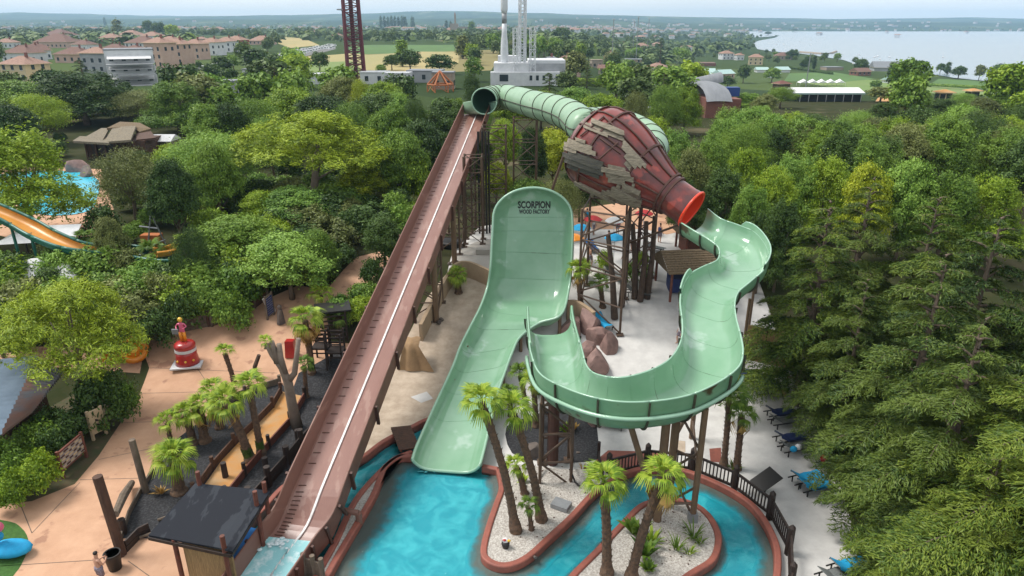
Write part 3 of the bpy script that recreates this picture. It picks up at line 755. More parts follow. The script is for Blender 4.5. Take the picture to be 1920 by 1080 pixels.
# inner orange lining and thick lip
G = [[bpt(s, 2 * math.pi * k / NP, -.09) for k in range(NP)] for s in SS[:26]]
MB().grid(G, closed=True).build('lining', M['bottle_orange'], bo, smooth=True)
lip = [E + BX * -.03 + (bx1 * math.cos(2 * math.pi * k / 40) + bx2 * math.sin(2 * math.pi * k / 40)) * 1.27 for k in range(41)]
MB().tube(lip, .09, 8, caps=False).build('mouth_lip', M['bottle_orange'], bo, smooth=True)
for s, w in ((1.75 * sc_, .13), (2.15 * sc_, .12), (4.6 * sc_, .12), (7.9 * sc_, .12), (9.6 * sc_, .12)):
    G = [[bpt(s + ds, 2 * math.pi * k / 48, o) for k in range(48)] for ds, o in ((-w / 2, -.02), (-w / 2, .13), (w / 2, .13), (w / 2, -.02))]
    MB().grid(G, closed=True, flip=True).build('hoop', M['rust_rib'], bo)
for k in range(12):
    ph = 2 * math.pi * (k + .25) / 12
    P = [bpt(s, ph, .04) for s in SS[8:39]]
    MB().tube(P, .075, 6).build('long_rib', M['rust_rib'], bo, smooth=True)
mb = MB(); mb.grid(rings, closed=True, flip=True)
bvh = BVHTree.FromPolygons([Vector(v) for v in mb.v], mb.f)
def patch(poly, mt, off, seed, ang=24, wv=6.6, du=5.0):
    """torn planking: strips of uneven length laid along the grain, standing proud of the shell"""
    r = random.Random(seed); ca, sa = math.cos(R(ang)), math.sin(R(ang))
    cx = sum(p[0] for p in poly) / len(poly); cy = sum(p[1] for p in poly) / len(poly)
    def xy(u, v): return cx + u * ca - v * sa, cy + u * sa + v * ca
    mb = MB(); v = -60.0
    def hit(u, v):
        h, n, _, _ = bvh.ray_cast(Vector((0, 0, HC)), ray(*xy(u, v)).normalized())
        if h is None: return None
        return h, (n if (h - E - BX * (h - E).dot(BX)).dot(n) > 0 else -n)
    while v < 60:
        w = wv * r.uniform(.7, 1.4); lift = off + r.uniform(.07, .24); j0, j1 = r.uniform(-4, 4), r.uniform(-4, 4); run = []; u = -110.0
        while u < 110:
            x, y = xy(u + (j0 if u < 0 else j1), v + w / 2)
            ok = inpoly(x, y, poly); q = (hit(u, v), hit(u, v + w)) if ok else None
            if ok and q[0] and q[1] and (q[0][0] - q[1][0]).length < .8 and (not run or (run[-1][0][0] - q[0][0]).length < .9): run.append(q)
            else:
                if len(run) > 1:
                    G = [[a_[0] + a_[1] * .02, a_[0] + a_[1] * lift, b_[0] + b_[1] * (lift + .02), b_[0] + b_[1] * .02] for a_, b_ in run]
                    G[0][1] = G[0][1] - (G[1][1] - G[0][1]) * r.uniform(0, .8); G[-1][2] = G[-1][2] + (G[-1][2] - G[-2][2]) * r.uniform(0, .8)
                    mb.grid(G, flip=True); mb.add(G[0], [(3, 2, 1, 0)]); mb.add(G[-1], [(0, 1, 2, 3)])
                run = []
            u += du
        v += w * 1.02
    if mb.f: mb.build('timber_patch', mt, bo)
def sh(L): return [(840 + x / 3.0855, 130 + y / 3.0855) for x, y in L]
wp = [([(785, 305), (850, 302), (930, 330), (1005, 352), (1030, 395), (1012, 425), (930, 392), (800, 350)], 'wood_pale', 0),
      ([(690, 420), (745, 400), (770, 385), (800, 425), (842, 450), (862, 500), (800, 492), (690, 462)], 'wood_pale', .04),
      ([(680, 480), (720, 468), (800, 490), (875, 520), (912, 570), (910, 625), (850, 612), (780, 592), (690, 545)], 'wood_dark_patch', .02),
      ([(885, 562), (965, 555), (1030, 580), (1065, 612), (1068, 655), (985, 655), (960, 650), (905, 625)], 'wood_pale', .05),
      ([(1008, 418), (1050, 438), (1110, 500), (1150, 545), (1112, 575), (1095, 562), (1060, 588), (1012, 560), (1022, 500)], 'wood_pale', .03),
      ([(660, 560), (700, 620), (760, 655), (830, 690), (935, 700), (985, 655), (1085, 665), (1112, 712), (1113, 755), (1152, 792), (1185, 862), (1050, 815), (900, 765), (740, 700), (672, 640)], 'wood_pale', .02),
      ([(690, 690), (800, 720), (935, 760), (1060, 800), (1180, 850), (1190, 880), (1000, 830), (820, 770), (700, 715)], 'wood_dark_patch', .05),
      ([(940, 705), (1010, 700), (1112, 722), (1113, 756), (1010, 745), (940, 735)], 'wood_grey', .06)]
for i, (p, m_, o_) in enumerate(wp): patch(sh(p), M[m_], o_, i, (22, 18, 20, 12, 48, 26, 22, 8)[i])
for p in (((900, 275), (1180, 560)), ((870, 525), (985, 425)), ((880, 400), (1000, 490)), ((770, 390), (900, 280))):
    P = []
    for k in range(13):
        x, y = [(p[0][q] * (12 - k) + p[1][q] * k) / 12 for q in (0, 1)]
        h, n, _, _ = bvh.ray_cast(Vector((0, 0, HC)), ray(840 + x / 3.0855, 130 + y / 3.0855).normalized())
        if h is not None:
            n = n if (h - E - BX * (h - E).dot(BX)).dot(n) > 0 else -n
            P.append(h + n * .1)
    if len(P) > 3: MB().tube(P, .06, 5).build('strap', M['rust_rib'], bo)

# ---- 4. snaking open channel --------------------------------------------------
ST_ = [((1279, 418), (1326, 392)), ((1305, 434), (1350, 410)), ((1330, 449), (1383, 422)), ((1347, 462), (1416, 437)),
       ((1351, 475), (1439, 470)), ((1345, 489), (1434, 501)), ((1318, 501), (1405, 528)), ((1295, 515), (1383, 547)), ((1282, 537), (1376, 567)),
       ((1277, 565), (1378, 594)), ((1281, 600), (1387, 630)), ((1281, 630), (1391, 660)), ((1272, 655), (1383, 687)), ((1255, 676), (1350, 713)),
       ((1228, 692), (1300, 737)), ((1197, 703), (1245, 749)), ((1165, 709), (1175, 753)), ((1135, 707), (1112, 744)), ((1110, 699), (1055, 724)),
       ((1097, 684), (1014, 700)), ((1091, 662), (998, 664)), ((1083, 630), (993, 632)), ((1071, 596), (989, 598))]
ZR = [10.5, 10.3, 10.05, 9.85, 9.6, 9.4, 9.15, 8.9, 8.65, 8.4, 8.15, 7.95, 7.8, 7.65, 7.5, 7.35, 7.2, 7.05, 6.9, 6.75, 6.6, 6.4, 6.2]
CA = smooth_line([at(*a, z) for (a, b), z in zip(ST_, ZR)], 5); CB = smooth_line([at(*b, z) for (a, b), z in zip(ST_, ZR)], 5)
# rider banking walls: outside of each bend a little higher, and the notch where a section starts
ch = wthing('open_water_slide', Vector((CB[80].x, CB[80].y, 0)), 'pale green open channel snaking from the bottle mouth round a wide bend on brown legs', 'water slide')
dep = [1.05 + .55 * ss(i, 45, 62) * (1 - ss(i, 92, 108)) for i in range(len(CA))]
CG = sweep_trough(CA, CB, dep, flat=.62)
N_, O_ = trough_slide(ch, CG, 7, 'channel_segment', M['green_gel'], M['green_shell'], M['green_gel_pale'], th=.1,
                      flip=(pnormal(CG, 30, 9).z < 0))
# ledge tube that runs round the outside of the big bend, and raised extra wall on it
for lo_, hi_, rr in ((58, 104, .1),):
    mb = MB(); mb.tube([O_[i][-1] + (CB[i] - CA[i]).normalized() * .08 - Vector((0, 0, .75)) for i in range(lo_, hi_)], rr, 6)
    mb.build('ledge_rail', M['green_gel_pale'], ch, smooth=True)
def wall_part(i0, i1, side, h, name='side_wall'):
    """an added wall piece standing on the rim"""
    P = (CB if side else CA)[i0:i1]; out = [((CB[i] - CA[i]).normalized() * (1 if side else -1)) for i in range(i0, i1)]
    m = len(P); G = []; G2 = []
    for i in range(m):
        hh = h * min(1, (i + .35) / 1.5, 1)
        G.append([P[i] + out[i] * .02, P[i] + out[i] * .06 + Vector((0, 0, hh))]); G2.append([P[i] + out[i] * .1, P[i] + out[i] * .14 + Vector((0, 0, hh))])
    mb = MB().grid(G); mb.grid(G, flip=True); mb.cur = 1; mb.grid(G2); mb.grid(G2, flip=True); mb.cur = 2
    mb.tube([(g[1] + q[1]) / 2 for g, q in zip(G, G2)], .05, 6)
    mb.build(name, [M['green_gel'], M['green_shell'], M['green_gel_pale']], ch, smooth=True)
wall_part(11, 27, 1, .38); wall_part(34, 44, 0, .35)
# end fins
for P, k in ((CA, -1), (CB, -1)):
    a = P[-1]; b = P[-8]
    mb = MB(); f = Vector((0, 0, .75))
    w = Vector((.08, 0, 0)); vs = []
    L = [P[-1 - i] for i in range(8)]
    G = [[p, p + f * math.exp(-i * .55)] for i, p in enumerate(L)]
    mb.grid([[p + w for p in r] for r in G]); mb.grid([[p - w for p in r] for r in G], flip=True); mb.tube([r[1] for r in G], .07, 6)
    mb.build('end_fin', M['green_gel'], ch, smooth=True)
cc = [(CG[40][6] + Vector((rnd.gauss(0, .2), rnd.gauss(0, .9), .05)), rnd.uniform(.03, .09)) for _ in range(0)]

# ---- 5. boomerang half pipe ------------------------------------------------------
bs = [((773, 862), (900, 872), .85), ((782, 835), (908, 842), 1.0), ((800, 795), (919, 795), 1.2), ((818, 755), (931, 745), 1.4), ((838, 712), (946, 700), 1.7),
      ((852, 680), (960, 662), 2.0), ((863, 650), (975, 632), 2.35), ((882, 612), (1010, 606), 2.9), ((901, 575), (1052, 590), 3.55), ((914, 538), (1066, 545), 4.3)]
BA = [at(*a, z) for a, b, z in bs]; BB = [at(*b, z) for a, b, z in bs]
# wall: rising from the last station, leaning back a little
yb = (BA[-1].y + BB[-1].y) / 2
wall_px = [((920, 500), (1071, 505), .7), ((922, 460), (1073, 465), 1.15), ((924, 430), (1074, 430), 1.45), ((925, 408), (1073, 408), 1.65)]
for a, b, dy in wall_px:
    BA.append(aty(*a, yb + dy)); BB.append(aty(*b, yb + dy))
HA = smooth_line(BA, 6); HB = smooth_line(BB, 6)
HG = []
nst = len(HA); tf = 0
NPF = 22
for i in range(nst):
    a, b = HA[i], HB[i]
    t = ((HA[min(i + 1, nst - 1)] + HB[min(i + 1, nst - 1)]) - (HA[max(i - 1, 0)] + HB[max(i - 1, 0)])).normalized()
    w = (b - a); nrm = w.cross(t).normalized()   # up / toward the camera
    dd = .62 + .5 * ss(i, 10, 60)
    row = []
    for k in range(NPF + 1):
        ph = math.pi * k / NPF; c = -math.cos(ph)
        lat = .5 + .5 * math.copysign(abs(c) ** .75, c); dp = 1 - (abs(2 * lat - 1)) ** 7
        dp = (1 - abs(2 * lat - 1) ** (5 if i < 40 else 6))
        row.append(a + w * lat - nrm * dd * dp)
    HG.append(row)
# rounded head of the wall
a, b = HA[-1], HB[-1]; cx_ = (a + b) / 2; hw = (b - a) / 2
upw = ((HA[-1] + HB[-1]) - (HA[-4] + HB[-4])).normalized(); nrm = (b - a).cross(upw).normalized(); Hh = None
ptop = aty(1000, 352, cx_.y + .55); Hh = (ptop - cx_).length; upw = (ptop - cx_).normalized()
for q in range(1, 13):
    th = math.pi / 2 * q / 12
    k_w = math.cos(th) if q < 12 else .02; hgt = math.sin(th) * Hh
    row = []
    dd = 1.12
    for k in range(NPF + 1):
        ph = math.pi * k / NPF; c = -math.cos(ph); l = math.copysign(abs(c) ** .75, c)
        # distance to rim measured radially in the half disc
        x = l * k_w; yv = hgt / Hh; rr = min(1, math.hypot(x, yv) ** 1)
        row.append(cx_ + hw * x + upw * hgt - nrm * dd * (1 - rr ** 6))
    HG.append(row)
hp = wthing('half_pipe_slide', Vector((BA[0].x + 1.5, BA[0].y, 0)), 'wide green half pipe with a tall rounded, lettered back wall, ending at the pool', 'water slide')
fl = pnormal(HG, 20, 11).z < 0
N2 = [[pnormal(HG, i, j) * (-1 if fl else 1) for j in range(NPF + 1)] for i in range(len(HG))]
O2 = [[HG[i][j] - N2[i][j] * .1 for j in range(NPF + 1)] for i in range(len(HG))]
cuts = [0, 8, 15, 22, 29, 36, 43, 50, 57, 64, 71, 78, len(HG) - 1]
for i, k in zip(cuts, cuts[1:]):
    for j0, j1 in ((0, 7), (7, 15), (15, NPF)):
        mb = MB().grid([r[j0:j1 + 1] for r in HG[i:k + 1]], flip=fl); mb.cur = 1; mb.grid([r[j0:j1 + 1] for r in O2[i:k + 1]], flip=not fl)
        mb.build('slide_panel', [M['green_gel'], M['green_shell']], hp, smooth=True)
rim = [HG[i][0] for i in range(len(HG) - 1)] + [HG[-1][11]] + [HG[i][NPF] for i in range(len(HG) - 2, -1, -1)]
MB().tube(rim, .09, 7).build('rim_edge', M['green_gel_pale'], hp, smooth=True)
MB().tube([HG[0][j] for j in range(NPF + 1)], .09, 7).build('front_lip', M['green_gel_pale'], hp, smooth=True)
# seams as shallow recessed strips between panels
for i in cuts[2:-1]:
    MB().tube([HG[i][j] + N2[i][j] * .001 for j in range(2, NPF - 1)], .012, 4).build('seam', M['green_shell'], hp)
# lettering on the wall
hb = MB(); hb.grid(HG, flip=fl); hbv = BVHTree.FromPolygons([Vector(v) for v in hb.v], hb.f)
def lettering(txt, x0, x1, y0, y1):
    cu = bpy.data.curves.new('lettering', 'FONT'); cu.body = txt; cu.offset = .04; cu.resolution_u = 3
    to = bpy.data.objects.new('lettering', cu); COL.objects.link(to); bpy.context.view_layer.update()
    me = bpy.data.meshes.new_from_object(to.evaluated_get(bpy.context.evaluated_depsgraph_get()))
    bpy.data.objects.remove(to)
    bm = bmesh.new(); bm.from_mesh(me)
    for q in range(1, 24):
        bmesh.ops.bisect_plane(bm, geom=bm.verts[:] + bm.edges[:] + bm.faces[:], plane_co=(q * .25, 0, 0), plane_no=(1, 0, 0))
    vx = [v.co.x for v in bm.verts]; vy = [v.co.y for v in bm.verts]; a, b, c, d = min(vx), max(vx), min(vy), max(vy)
    for v in bm.verts:
        px = x0 + (v.co.x - a) / (b - a) * (x1 - x0); py = y1 + (v.co.y - c) / (d - c) * (y0 - y1)
        h, n, _, _ = hbv.ray_cast(Vector((0, 0, HC)), ray(px, py).normalized())
        v.co = h - ray(px, py).normalized() * .03 - OFF[hp.name]
    bm.to_mesh(me); bm.free(); me.materials.clear(); me.materials.append(M['black_mark'])
    o = bpy.data.objects.new('lettering', me); COL.objects.link(o); o.parent = hp
lettering('SCORPION', 971, 1032, 377, 391)
lettering('WOOD FACTORY', 973, 1031, 392.5, 401)
# stencil bars cut the second line (painted over in the wall's green)
a1, a2 = HG[8][3], HG[8][19]

# ================================================================ SUPPORTS
def strut(p, q, r, mt, par, name='brace', n=6):
    return MB().tube([p, q], r, n).build(name, mt, par)
def lattice(corners, z0, z1, levels, label, mt='brown_steel', r=.085, rb=.045, name='support_tower', cat='steel tower', group=None, taper=1):
    c = sum((Vector((x, y, 0)) for x, y in corners), Vector()) / len(corners)
    zb = [z0 if z0 is not None else T(x, y) for x, y in corners]
    z1s = z1 if hasattr(z1, '__len__') else [z1] * len(corners)
    root = wthing(name, Vector((c.x, c.y, min(zb))), label, cat, group)
    def P(k, t):
        x, y = corners[k]; f = 1 - (1 - taper) * t
        return Vector((c.x + (x - c.x) * f, c.y + (y - c.y) * f, zb[k] + (z1s[k] - zb[k]) * t))
    m = len(corners)
    for k in range(m):
        strut(P(k, 0), P(k, 1), r, M[mt], root, 'leg', 8)
        MB().box(P(k, 0) + Vector((0, 0, .04)), (.5, .5, .08)).build('base_plate', M[mt], root)
    for l in range(levels):
        t0, t1 = (l + .06) / levels, (l + .94) / levels
        for k in range(m if m > 2 else 1):
            j = (k + 1) % m
            strut(P(k, t1), P(j, t1), rb, M[mt], root)
            if l % 2: strut(P(k, t0), P(j, t1), rb, M[mt], root)
            else: strut(P(j, t0), P(k, t1), rb, M[mt], root)
    return root
def sq(px, py, s, z=None, rz=0):
    p = on(px, py) if z is None else at(px, py, z); h = s / 2
    return [(p.x + math.cos(rz + a) * h * 1.414, p.y + math.sin(rz + a) * h * 1.414) for a in (.785, 2.356, 3.927, 5.498)]
def sqw(x, y, s, rz=0): return [(x + math.cos(rz + a) * s * .707, y + math.sin(rz + a) * s * .707) for a in (.785, 2.356, 3.927, 5.498)]
lattice(sqw(-1.6, 62, 2.1), None, 13.4, 7, 'tall brown lattice tower holding the upper end of the straight chute')
lattice(sqw(-3.3, 57.5, 1.5), None, 11.6, 6, 'slim brown lattice tower beside the black pipes under the straight chute', rb=.04)
for i, (x, y) in enumerate(((-2.9, 60), (-2.55, 60.1), (-2.2, 60), (-1.95, 60.3))):
    pass
root = wthing('pipe_bundle', Vector((-2.4, 60, 4)), 'bundle of black vertical pipes rising to the tube mouth', 'pipes')
for x, y in ((-2.95, 60), (-2.6, 60.15), (-2.3, 60), (-2.05, 60.2)):
    strut((x, y, T(x, y)), (x, y, 13.2), .09, M['black_steel'], root, 'pipe', 8)
p_ = TP[4]; lattice([(p_.x - 2.0, p_.y - .6), (p_.x + .1, p_.y - .6), (p_.x + .1, p_.y + 1.2), (p_.x - 2.0, p_.y + 1.2)], None, p_.z - 1.1, 5, 'brown lattice tower carrying the middle of the pale green tube')
q_ = TP[6]; root = wthing('support_strut', Vector((q_.x - 3, q_.y + 2, T(0, q_.y))), 'slanting brown strut propping the green tube next to the bottle', 'steel strut')
strut((q_.x - 3, q_.y + 1, T(0, q_.y)), (q_.x, q_.y, q_.z - 1), .12, M['brown_steel'], root, 'leg')
c3 = [on(1088, 560), on(1172, 628), on(1200, 560), on(1120, 520)]
lattice([(p.x, p.y) for p in (on(1084, 598), on(1162, 628), on(1172, 560), on(1100, 535))], None, 10.2, 4, 'brown lattice tower under the round belly of the red bottle', rb=.06)
lattice([(p.x, p.y) for p in (on(1190, 545), on(1222, 520), on(1196, 500), on(1168, 510))], None, 9.8, 4, 'thinner brown lattice tower behind, under the shoulder of the red bottle', rb=.05, mt='rust_rib')
p = at(1290, 470, 6)
root = wthing('support_strut', aty(1180, 455, E.y + 4), 'slanting brown arm from the bottle neck down to the lattice tower', 'steel strut')
strut(aty(1180, 455, E.y + 4), E - Vector((.4, -1, 1.35)), .08, M['brown_steel'], root, 'arm')
# under the bend
lz = 5.7
lattice([(p.x, p.y) for p in (at(1012, 915, .1), at(1070, 912, .1), at(1066, 862, .1), at(1016, 866, .1))], .05, [5.0, 5.0, 5.0, 5.0], 3, 'brown lattice frame under the left end of the bend, beside the black gravel', rb=.06)
root = wthing('support_column', at(1036, 868, .05), 'thick dark column inside the lattice frame below the left of the bend', 'column')
strut(at(1036, 868, .05), at(1036, 868, .05) + Vector((0, 0, 5.1)), .3, M['rust_rib'], root, 'post', 12)
root = wthing('column_cluster', at(1229, 985, .4), 'paired brown columns and braced legs under the front of the bend', 'steel frame')
b1 = at(1229, 975, .4); b2 = at(1252, 948, .4); b3 = at(1298, 976, .4); b4 = at(1296, 821, .05)
b1.x, b1.y = at(1232, 975, .4).x, at(1232, 975, .4).y
strut(b1, (b1.x, b1.y, 5.7), .2, M['pole_brown'], root, 'column', 10); strut(b2, (b2.x, b2.y, 5.8), .2, M['pole_brown'], root, 'column', 10)
strut(b3, (b3.x, b3.y, 6.4), .15, M['pole_brown'], root, 'leg', 8); strut(b4, (b4.x, b4.y, 6.6), .14, M['pole_brown'], root, 'leg', 8)
tl = at(1180, 790, 5.6); strut(tl, b1 + Vector((0, 0, .3)), .14, M['pole_brown'], root, 'raking_leg', 8)
MB().box(b3 + Vector((0, 0, .2)), (.4, .4, .5)).build('base_plate', M['grey_metal'], root)
def along(b, z): return Vector((b.x, b.y, z))
for z0, z1, A_, B_ in ((.6, 2.4, b3, b2), (2.5, 4.2, b2, b3), (4.2, 5.8, b3, b2), (2.4, 4.1, b4, b2), (4.3, 2.7, b2, b4), (.6, 2.3, b2, b3), (4.4, 5.9, b4, b3), (3.0, 1.2, b3, b4), (1.3, 1.4, b1, b3), (3.6, 3.7, b2, b3)):
    strut(along(A_, z0), along(B_, z1), .06, M['brown_steel'], root)
for px, py0, py1, lab in ((1384, 722, 560, 'slim brown pole under the right edge of the channel by the cedars'), (1399, 650, 540, 'second slim brown pole behind the channel next to the reed fence'), (1392, 706, 690, 'short brown pole under the channel above the blue kayak')):
    g = on(px, py0); root = wthing('support_pole', g, lab, 'pole'); t_ = aty(px, py1, g.y)
    strut(g, (g.x, g.y, max(t_.z, g.z + 3)), .09, M['pole_brown'], root, 'post', 8)
# poles of the chute
for i, (px, py, lab) in enumerate(((828, 597, 'single brown pole under the chute with a rubble foot on the gravel'), (868, 492, 'single brown pole under the upper chute by the paved terrace'))):
    g = on(px, py)
    # nearest station of the right rim
    st = min(range(nS), key=lambda k: abs(RA[k].y - g.y)); top = RA[st] + (LA[st] - RA[st]) * .08 - Vector((0, 0, 1.2))
    g = Vector((top.x, top.y, T(top.x, top.y)))
    root = wthing('support_pole', g, lab, 'pole'); strut(g, top, .21, M['pole_brown'], root, 'post', 10)
    mb = MB()
    for _ in range(14): a_ = rnd.uniform(0, 6.28); mb.ball(g + Vector((math.cos(a_) * .4, math.sin(a_) * .4, .08)), rnd.uniform(.08, .18), 6, 4)
    mb.build('rubble_foot', M['rock_grey'], root)
for st, lab in ((14, 'brown trestle under the middle of the chute beside the canvas sheet'), (23, 'low brown trestle under the lower chute'), (8, 'brown trestle under the upper chute beside the planted wall')):
    w = (RA[st] - LA[st]); c = [LA[st] + w * .1, RA[st] - w * .06, RA[st + 2] - w * .06, LA[st + 2] + w * .1]
    zt = [p.z - 1.35 for p in c]
    lattice([(p.x, p.y) for p in c], None, zt, 3, lab, rb=.05, name='trestle', cat='steel trestle')
# low supports of the half pipe
for i in (14, 26, 38, 50):
    c = HG[i][4], HG[i][18]
    for s_, p in zip(('left', 'right'), c):
        g = Vector((p.x, p.y, T(p.x, p.y)))
        if p.z - .2 > g.z + .2:
            root = wthing('support_pole', g, 'short brown post hidden under the green half pipe', 'pole', 'posts under the half pipe'); strut(g, p - Vector((0, 0, .1)), .12, M['pole_brown'], root, 'post')
pw = HG[70][11]
for dx in (-1.7, 1.7):
    root = wthing('support_pole', Vector((pw.x + dx, pw.y + 2.2, 4)), 'raking brown strut bracing the back of the tall half pipe wall', 'pole', 'struts behind the half pipe wall')
    strut((pw.x + dx, pw.y + 2.4, 4), (pw.x + dx, pw.y + .15, pw.z), .13, M['pole_brown'], root, 'post')
# ================================================================ VEGETATION MESHES
def leaf_mesh(name, C, N, S, asp=.5, along=None):
    """C centres, N normals, S half length; diamond leaves. along: long axis directions"""
    n = len(C); N = N / (np.linalg.norm(N, axis=1, keepdims=True) + 1e-9)
    if along is None:
        along = nr.normal(size=(n, 3))
    A = along - N * np.sum(along * N, 1, keepdims=True); A /= np.linalg.norm(A, axis=1, keepdims=True) + 1e-9
    B = np.cross(N, A); S = np.asarray(S).reshape(-1, 1) if hasattr(S, '__len__') else np.full((n, 1), S)
    V = np.empty((n, 4, 3)); V[:, 0] = C - A * S; V[:, 1] = C + B * S * asp - A * S * .1; V[:, 2] = C + A * S; V[:, 3] = C - B * S * asp - A * S * .1
    V[:, 0] -= N * S * .15; V[:, 2] -= N * S * .2
    me = bpy.data.meshes.new(name)
    me.vertices.add(n * 4); me.vertices.foreach_set('co', V.reshape(-1))
    me.loops.add(n * 4); me.loops.foreach_set('vertex_index', np.arange(n * 4))
    me.polygons.add(n); me.polygons.foreach_set('loop_start', np.arange(n) * 4); me.polygons.foreach_set('loop_total', np.full(n, 4))
    me.update(); me.materials.append(M['leaf_mid']); return me
def crown(name, lobes, ncl, per, spread, size, up=.35, asp=.55, zmin=-.45, inner=.12, seed=1, gap=1):
    r = np.random.RandomState(seed); L = np.array(lobes, float)   # x y z rx ry rz
    wgt = (L[:, 3] * L[:, 5]); wgt /= wgt.sum(); C = []; D = []
    while len(C) < ncl:
        i = r.choice(len(L), p=wgt); d = r.normal(size=3); d /= np.linalg.norm(d)
        if d[2] < zmin: continue
        f = r.uniform(.3, .8) if r.rand() < inner else r.uniform(1.08, 1.4) if r.rand() < .10 else r.uniform(.8, 1.05)
        p = L[i, :3] + d * L[i, 3:] * f
        q = (p - L[:, :3]) / L[:, 3:]; e = np.sum(q * q, 1); e[i] = 9
        if e.min() < .6 and r.rand() > .12: continue
        if gap and noise.noise(Vector(p) * .85 + Vector((seed * 3.1, 0, 0))) < -.18: continue
        C.append(p); D.append(d)
    C = np.repeat(np.array(C), per, 0); D = np.repeat(np.array(D), per, 0); n = len(C)
    P = C + r.normal(size=(n, 3)) * spread * np.repeat(r.uniform(.6, 1.4, ncl), per)[:, None] * np.array([1, 1, .7])
    N = D + r.normal(size=(n, 3)) * .55 + np.array([0, 0, up])
    return leaf_mesh(name, P, N, r.uniform(.65, 1.3, n) * size, asp)
def lobes_round(seed, R_=3.4, H0=3.6, n=9, flat=.8, sq_=1.0):
    r = random.Random(seed); L = [(0, 0, H0 + R_ * .9, R_ * .72, R_ * .72, R_ * .75 * flat)]
    L[0] = (0, 0, H0 + R_ * .85 * flat, R_ * .66, R_ * .66, R_ * .66 * flat)
    for k in range(n * 3):
        a = 2.4 * k + r.uniform(-.3, .3); e = -.45 + 1.9 * ((k + .5) / (n * 3)) ** .9; rr = R_ * r.uniform(.60, .82)
        s = R_ * r.uniform(.20, .33); L.append((math.cos(a) * math.cos(e) * rr, math.sin(a) * math.cos(e) * rr, H0 + R_ * .85 * flat + math.sin(e) * rr * flat, s * 1.1, s * 1.1, s * .8))
    L = [L[0]] + r.sample(L[1:], len(L) - 1)
    for k in range(4):
        a = r.uniform(0, 6.28); s = R_ * r.uniform(.3, .42); L.append((math.cos(a) * R_ * .3, math.sin(a) * R_ * .3, H0 + R_ * r.uniform(1.2, 1.6) * flat, s, s, s * .9))
    return L
def trunk_mb(H, r0, lobes, seed, lean=0):
    r = random.Random(seed); mb = MB(); top = Vector((lean, 0, H))
    mb.tube([(0, 0, -.4), (lean * .1, 0, H * .35), (lean * .5, r.uniform(-.2, .2), H * .7), tuple(top)], [r0 * 1.3, r0, r0 * .8, r0 * .6], 8)
    for l in lobes[:9]:
        c = Vector(l[:3]); s = Vector((lean * .5, 0, H * r.uniform(.55, .95)))
        mid = s.lerp(c, .5) + Vector((0, 0, -.25)); mb.tube([s, mid, s.lerp(c, .92)], [r0 * .42, r0 * .28, r0 * .12], 5)
    return mb
def mesh_of(o):
    me = o.data; bpy.data.objects.remove(o); return me
TREES = {}
def deftree(key, cm, trunk, tm='bark_grey'):
    TREES[key] = (cm, mesh_of(trunk.build('trunk', M[tm], smooth=True)))
HB_ = 10.0
for s in range(4):
    L = lobes_round(s + 3, 3.5, 1.1, 9, 1.15); deftree('broad%d' % s, crown('crown', L, 1300, 18, .27, .125, seed=s), trunk_mb(3.0, .22, L, s))
for s in range(2):   # feathery (locust, willow): smaller leaves, looser
    L = lobes_round(s + 30, 3.5, .7, 10, 1.3); deftree('soft%d' % s, crown('crown', L, 1300, 17, .40, .10, up=.2, asp=.35, seed=s + 9), trunk_mb(4, .2, L, s))
for s in range(2):   # umbrella pine
    r = random.Random(s); L = []
    for k in range(22):
        a = r.uniform(0, 6.28); rr = 4.6 * math.sqrt(r.random()); L.append((math.cos(a) * rr, math.sin(a) * rr, 8.0 - .052 * rr * rr + r.uniform(-.2, .25), 1.35, 1.35, .95))
    tk = trunk_mb(6.0, .3, L[:9], s, .3); mb = tk
    deftree('pine%d' % s, crown('crown', L, 1400, 20, .20, .12, up=.9, asp=.22, zmin=-.1, inner=.05, seed=s + 50), mb, 'bark_brown')
for s in range(2):   # ragged upright crowns
    r = random.Random(s + 60); L = [(0, 0, 4.2, 2.0, 2.0, 3.4)]
    for k in range(20):
        a = 2.4 * k; rr = r.uniform(.8, 2.6); zt = 9.3 - rr * r.uniform(.9, 1.7); L.append((math.cos(a) * rr, math.sin(a) * rr, zt - 1.7, r.uniform(.5, .85), r.uniform(.5, .85), r.uniform(1.3, 2.1)))
    for k in range(12):
        a = 2.4 * k + 1; L.append((math.cos(a) * 2.9, math.sin(a) * 2.9, r.uniform(2.0, 4.2), 1.0, 1.0, .9))
    deftree('ragged%d' % s, crown('crown', L, 1500, 17, .22, .115, up=.3, asp=.4, seed=s + 61, zmin=-.7), trunk_mb(4, .2, L, s))
r = random.Random(5); L = [(0, 0, 5.6, 2.6, 2.6, 2.2)]
for k in range(34):
    a = r.uniform(0, 6.28); e = r.uniform(-.35, 1.4); R3 = 3.1; L.append((math.cos(a) * math.cos(e) * R3, math.sin(a) * math.cos(e) * R3, 5.5 + math.sin(e) * 2.7, 1.15, 1.15, .85))
deftree('dome', crown('crown', L, 1500, 20, .19, .125, up=.8, asp=.22, zmin=-.3, inner=.05, seed=71), trunk_mb(5.0, .26, L[1:7], 3, .5), 'bark_pale')
for s in range(4):   # background
    L = lobes_round(s + 13, 3.5, .6, 7, 1.2); deftree('far%d' % s, crown('crown', L, 420, 5, .35, .36, seed=s + 20), trunk_mb(3, .25, L[:3], s))
L = [(0, 0, 5.2, 1.05, 1.05, 4.9)]; deftree('cypress', crown('crown', L, 500, 6, .18, .24, seed=4, inner=0, zmin=-1), trunk_mb(1.5, .15, [], 1))
L = [(0, 0, 3.6, 1.3, 1.3, 2.5), (.2, 0, 6.6, 1.0, 1.0, 3.2)]; deftree('poplar', crown('crown', L, 450, 6, .22, .26, seed=5, zmin=-1), trunk_mb(2, .18, [], 1))
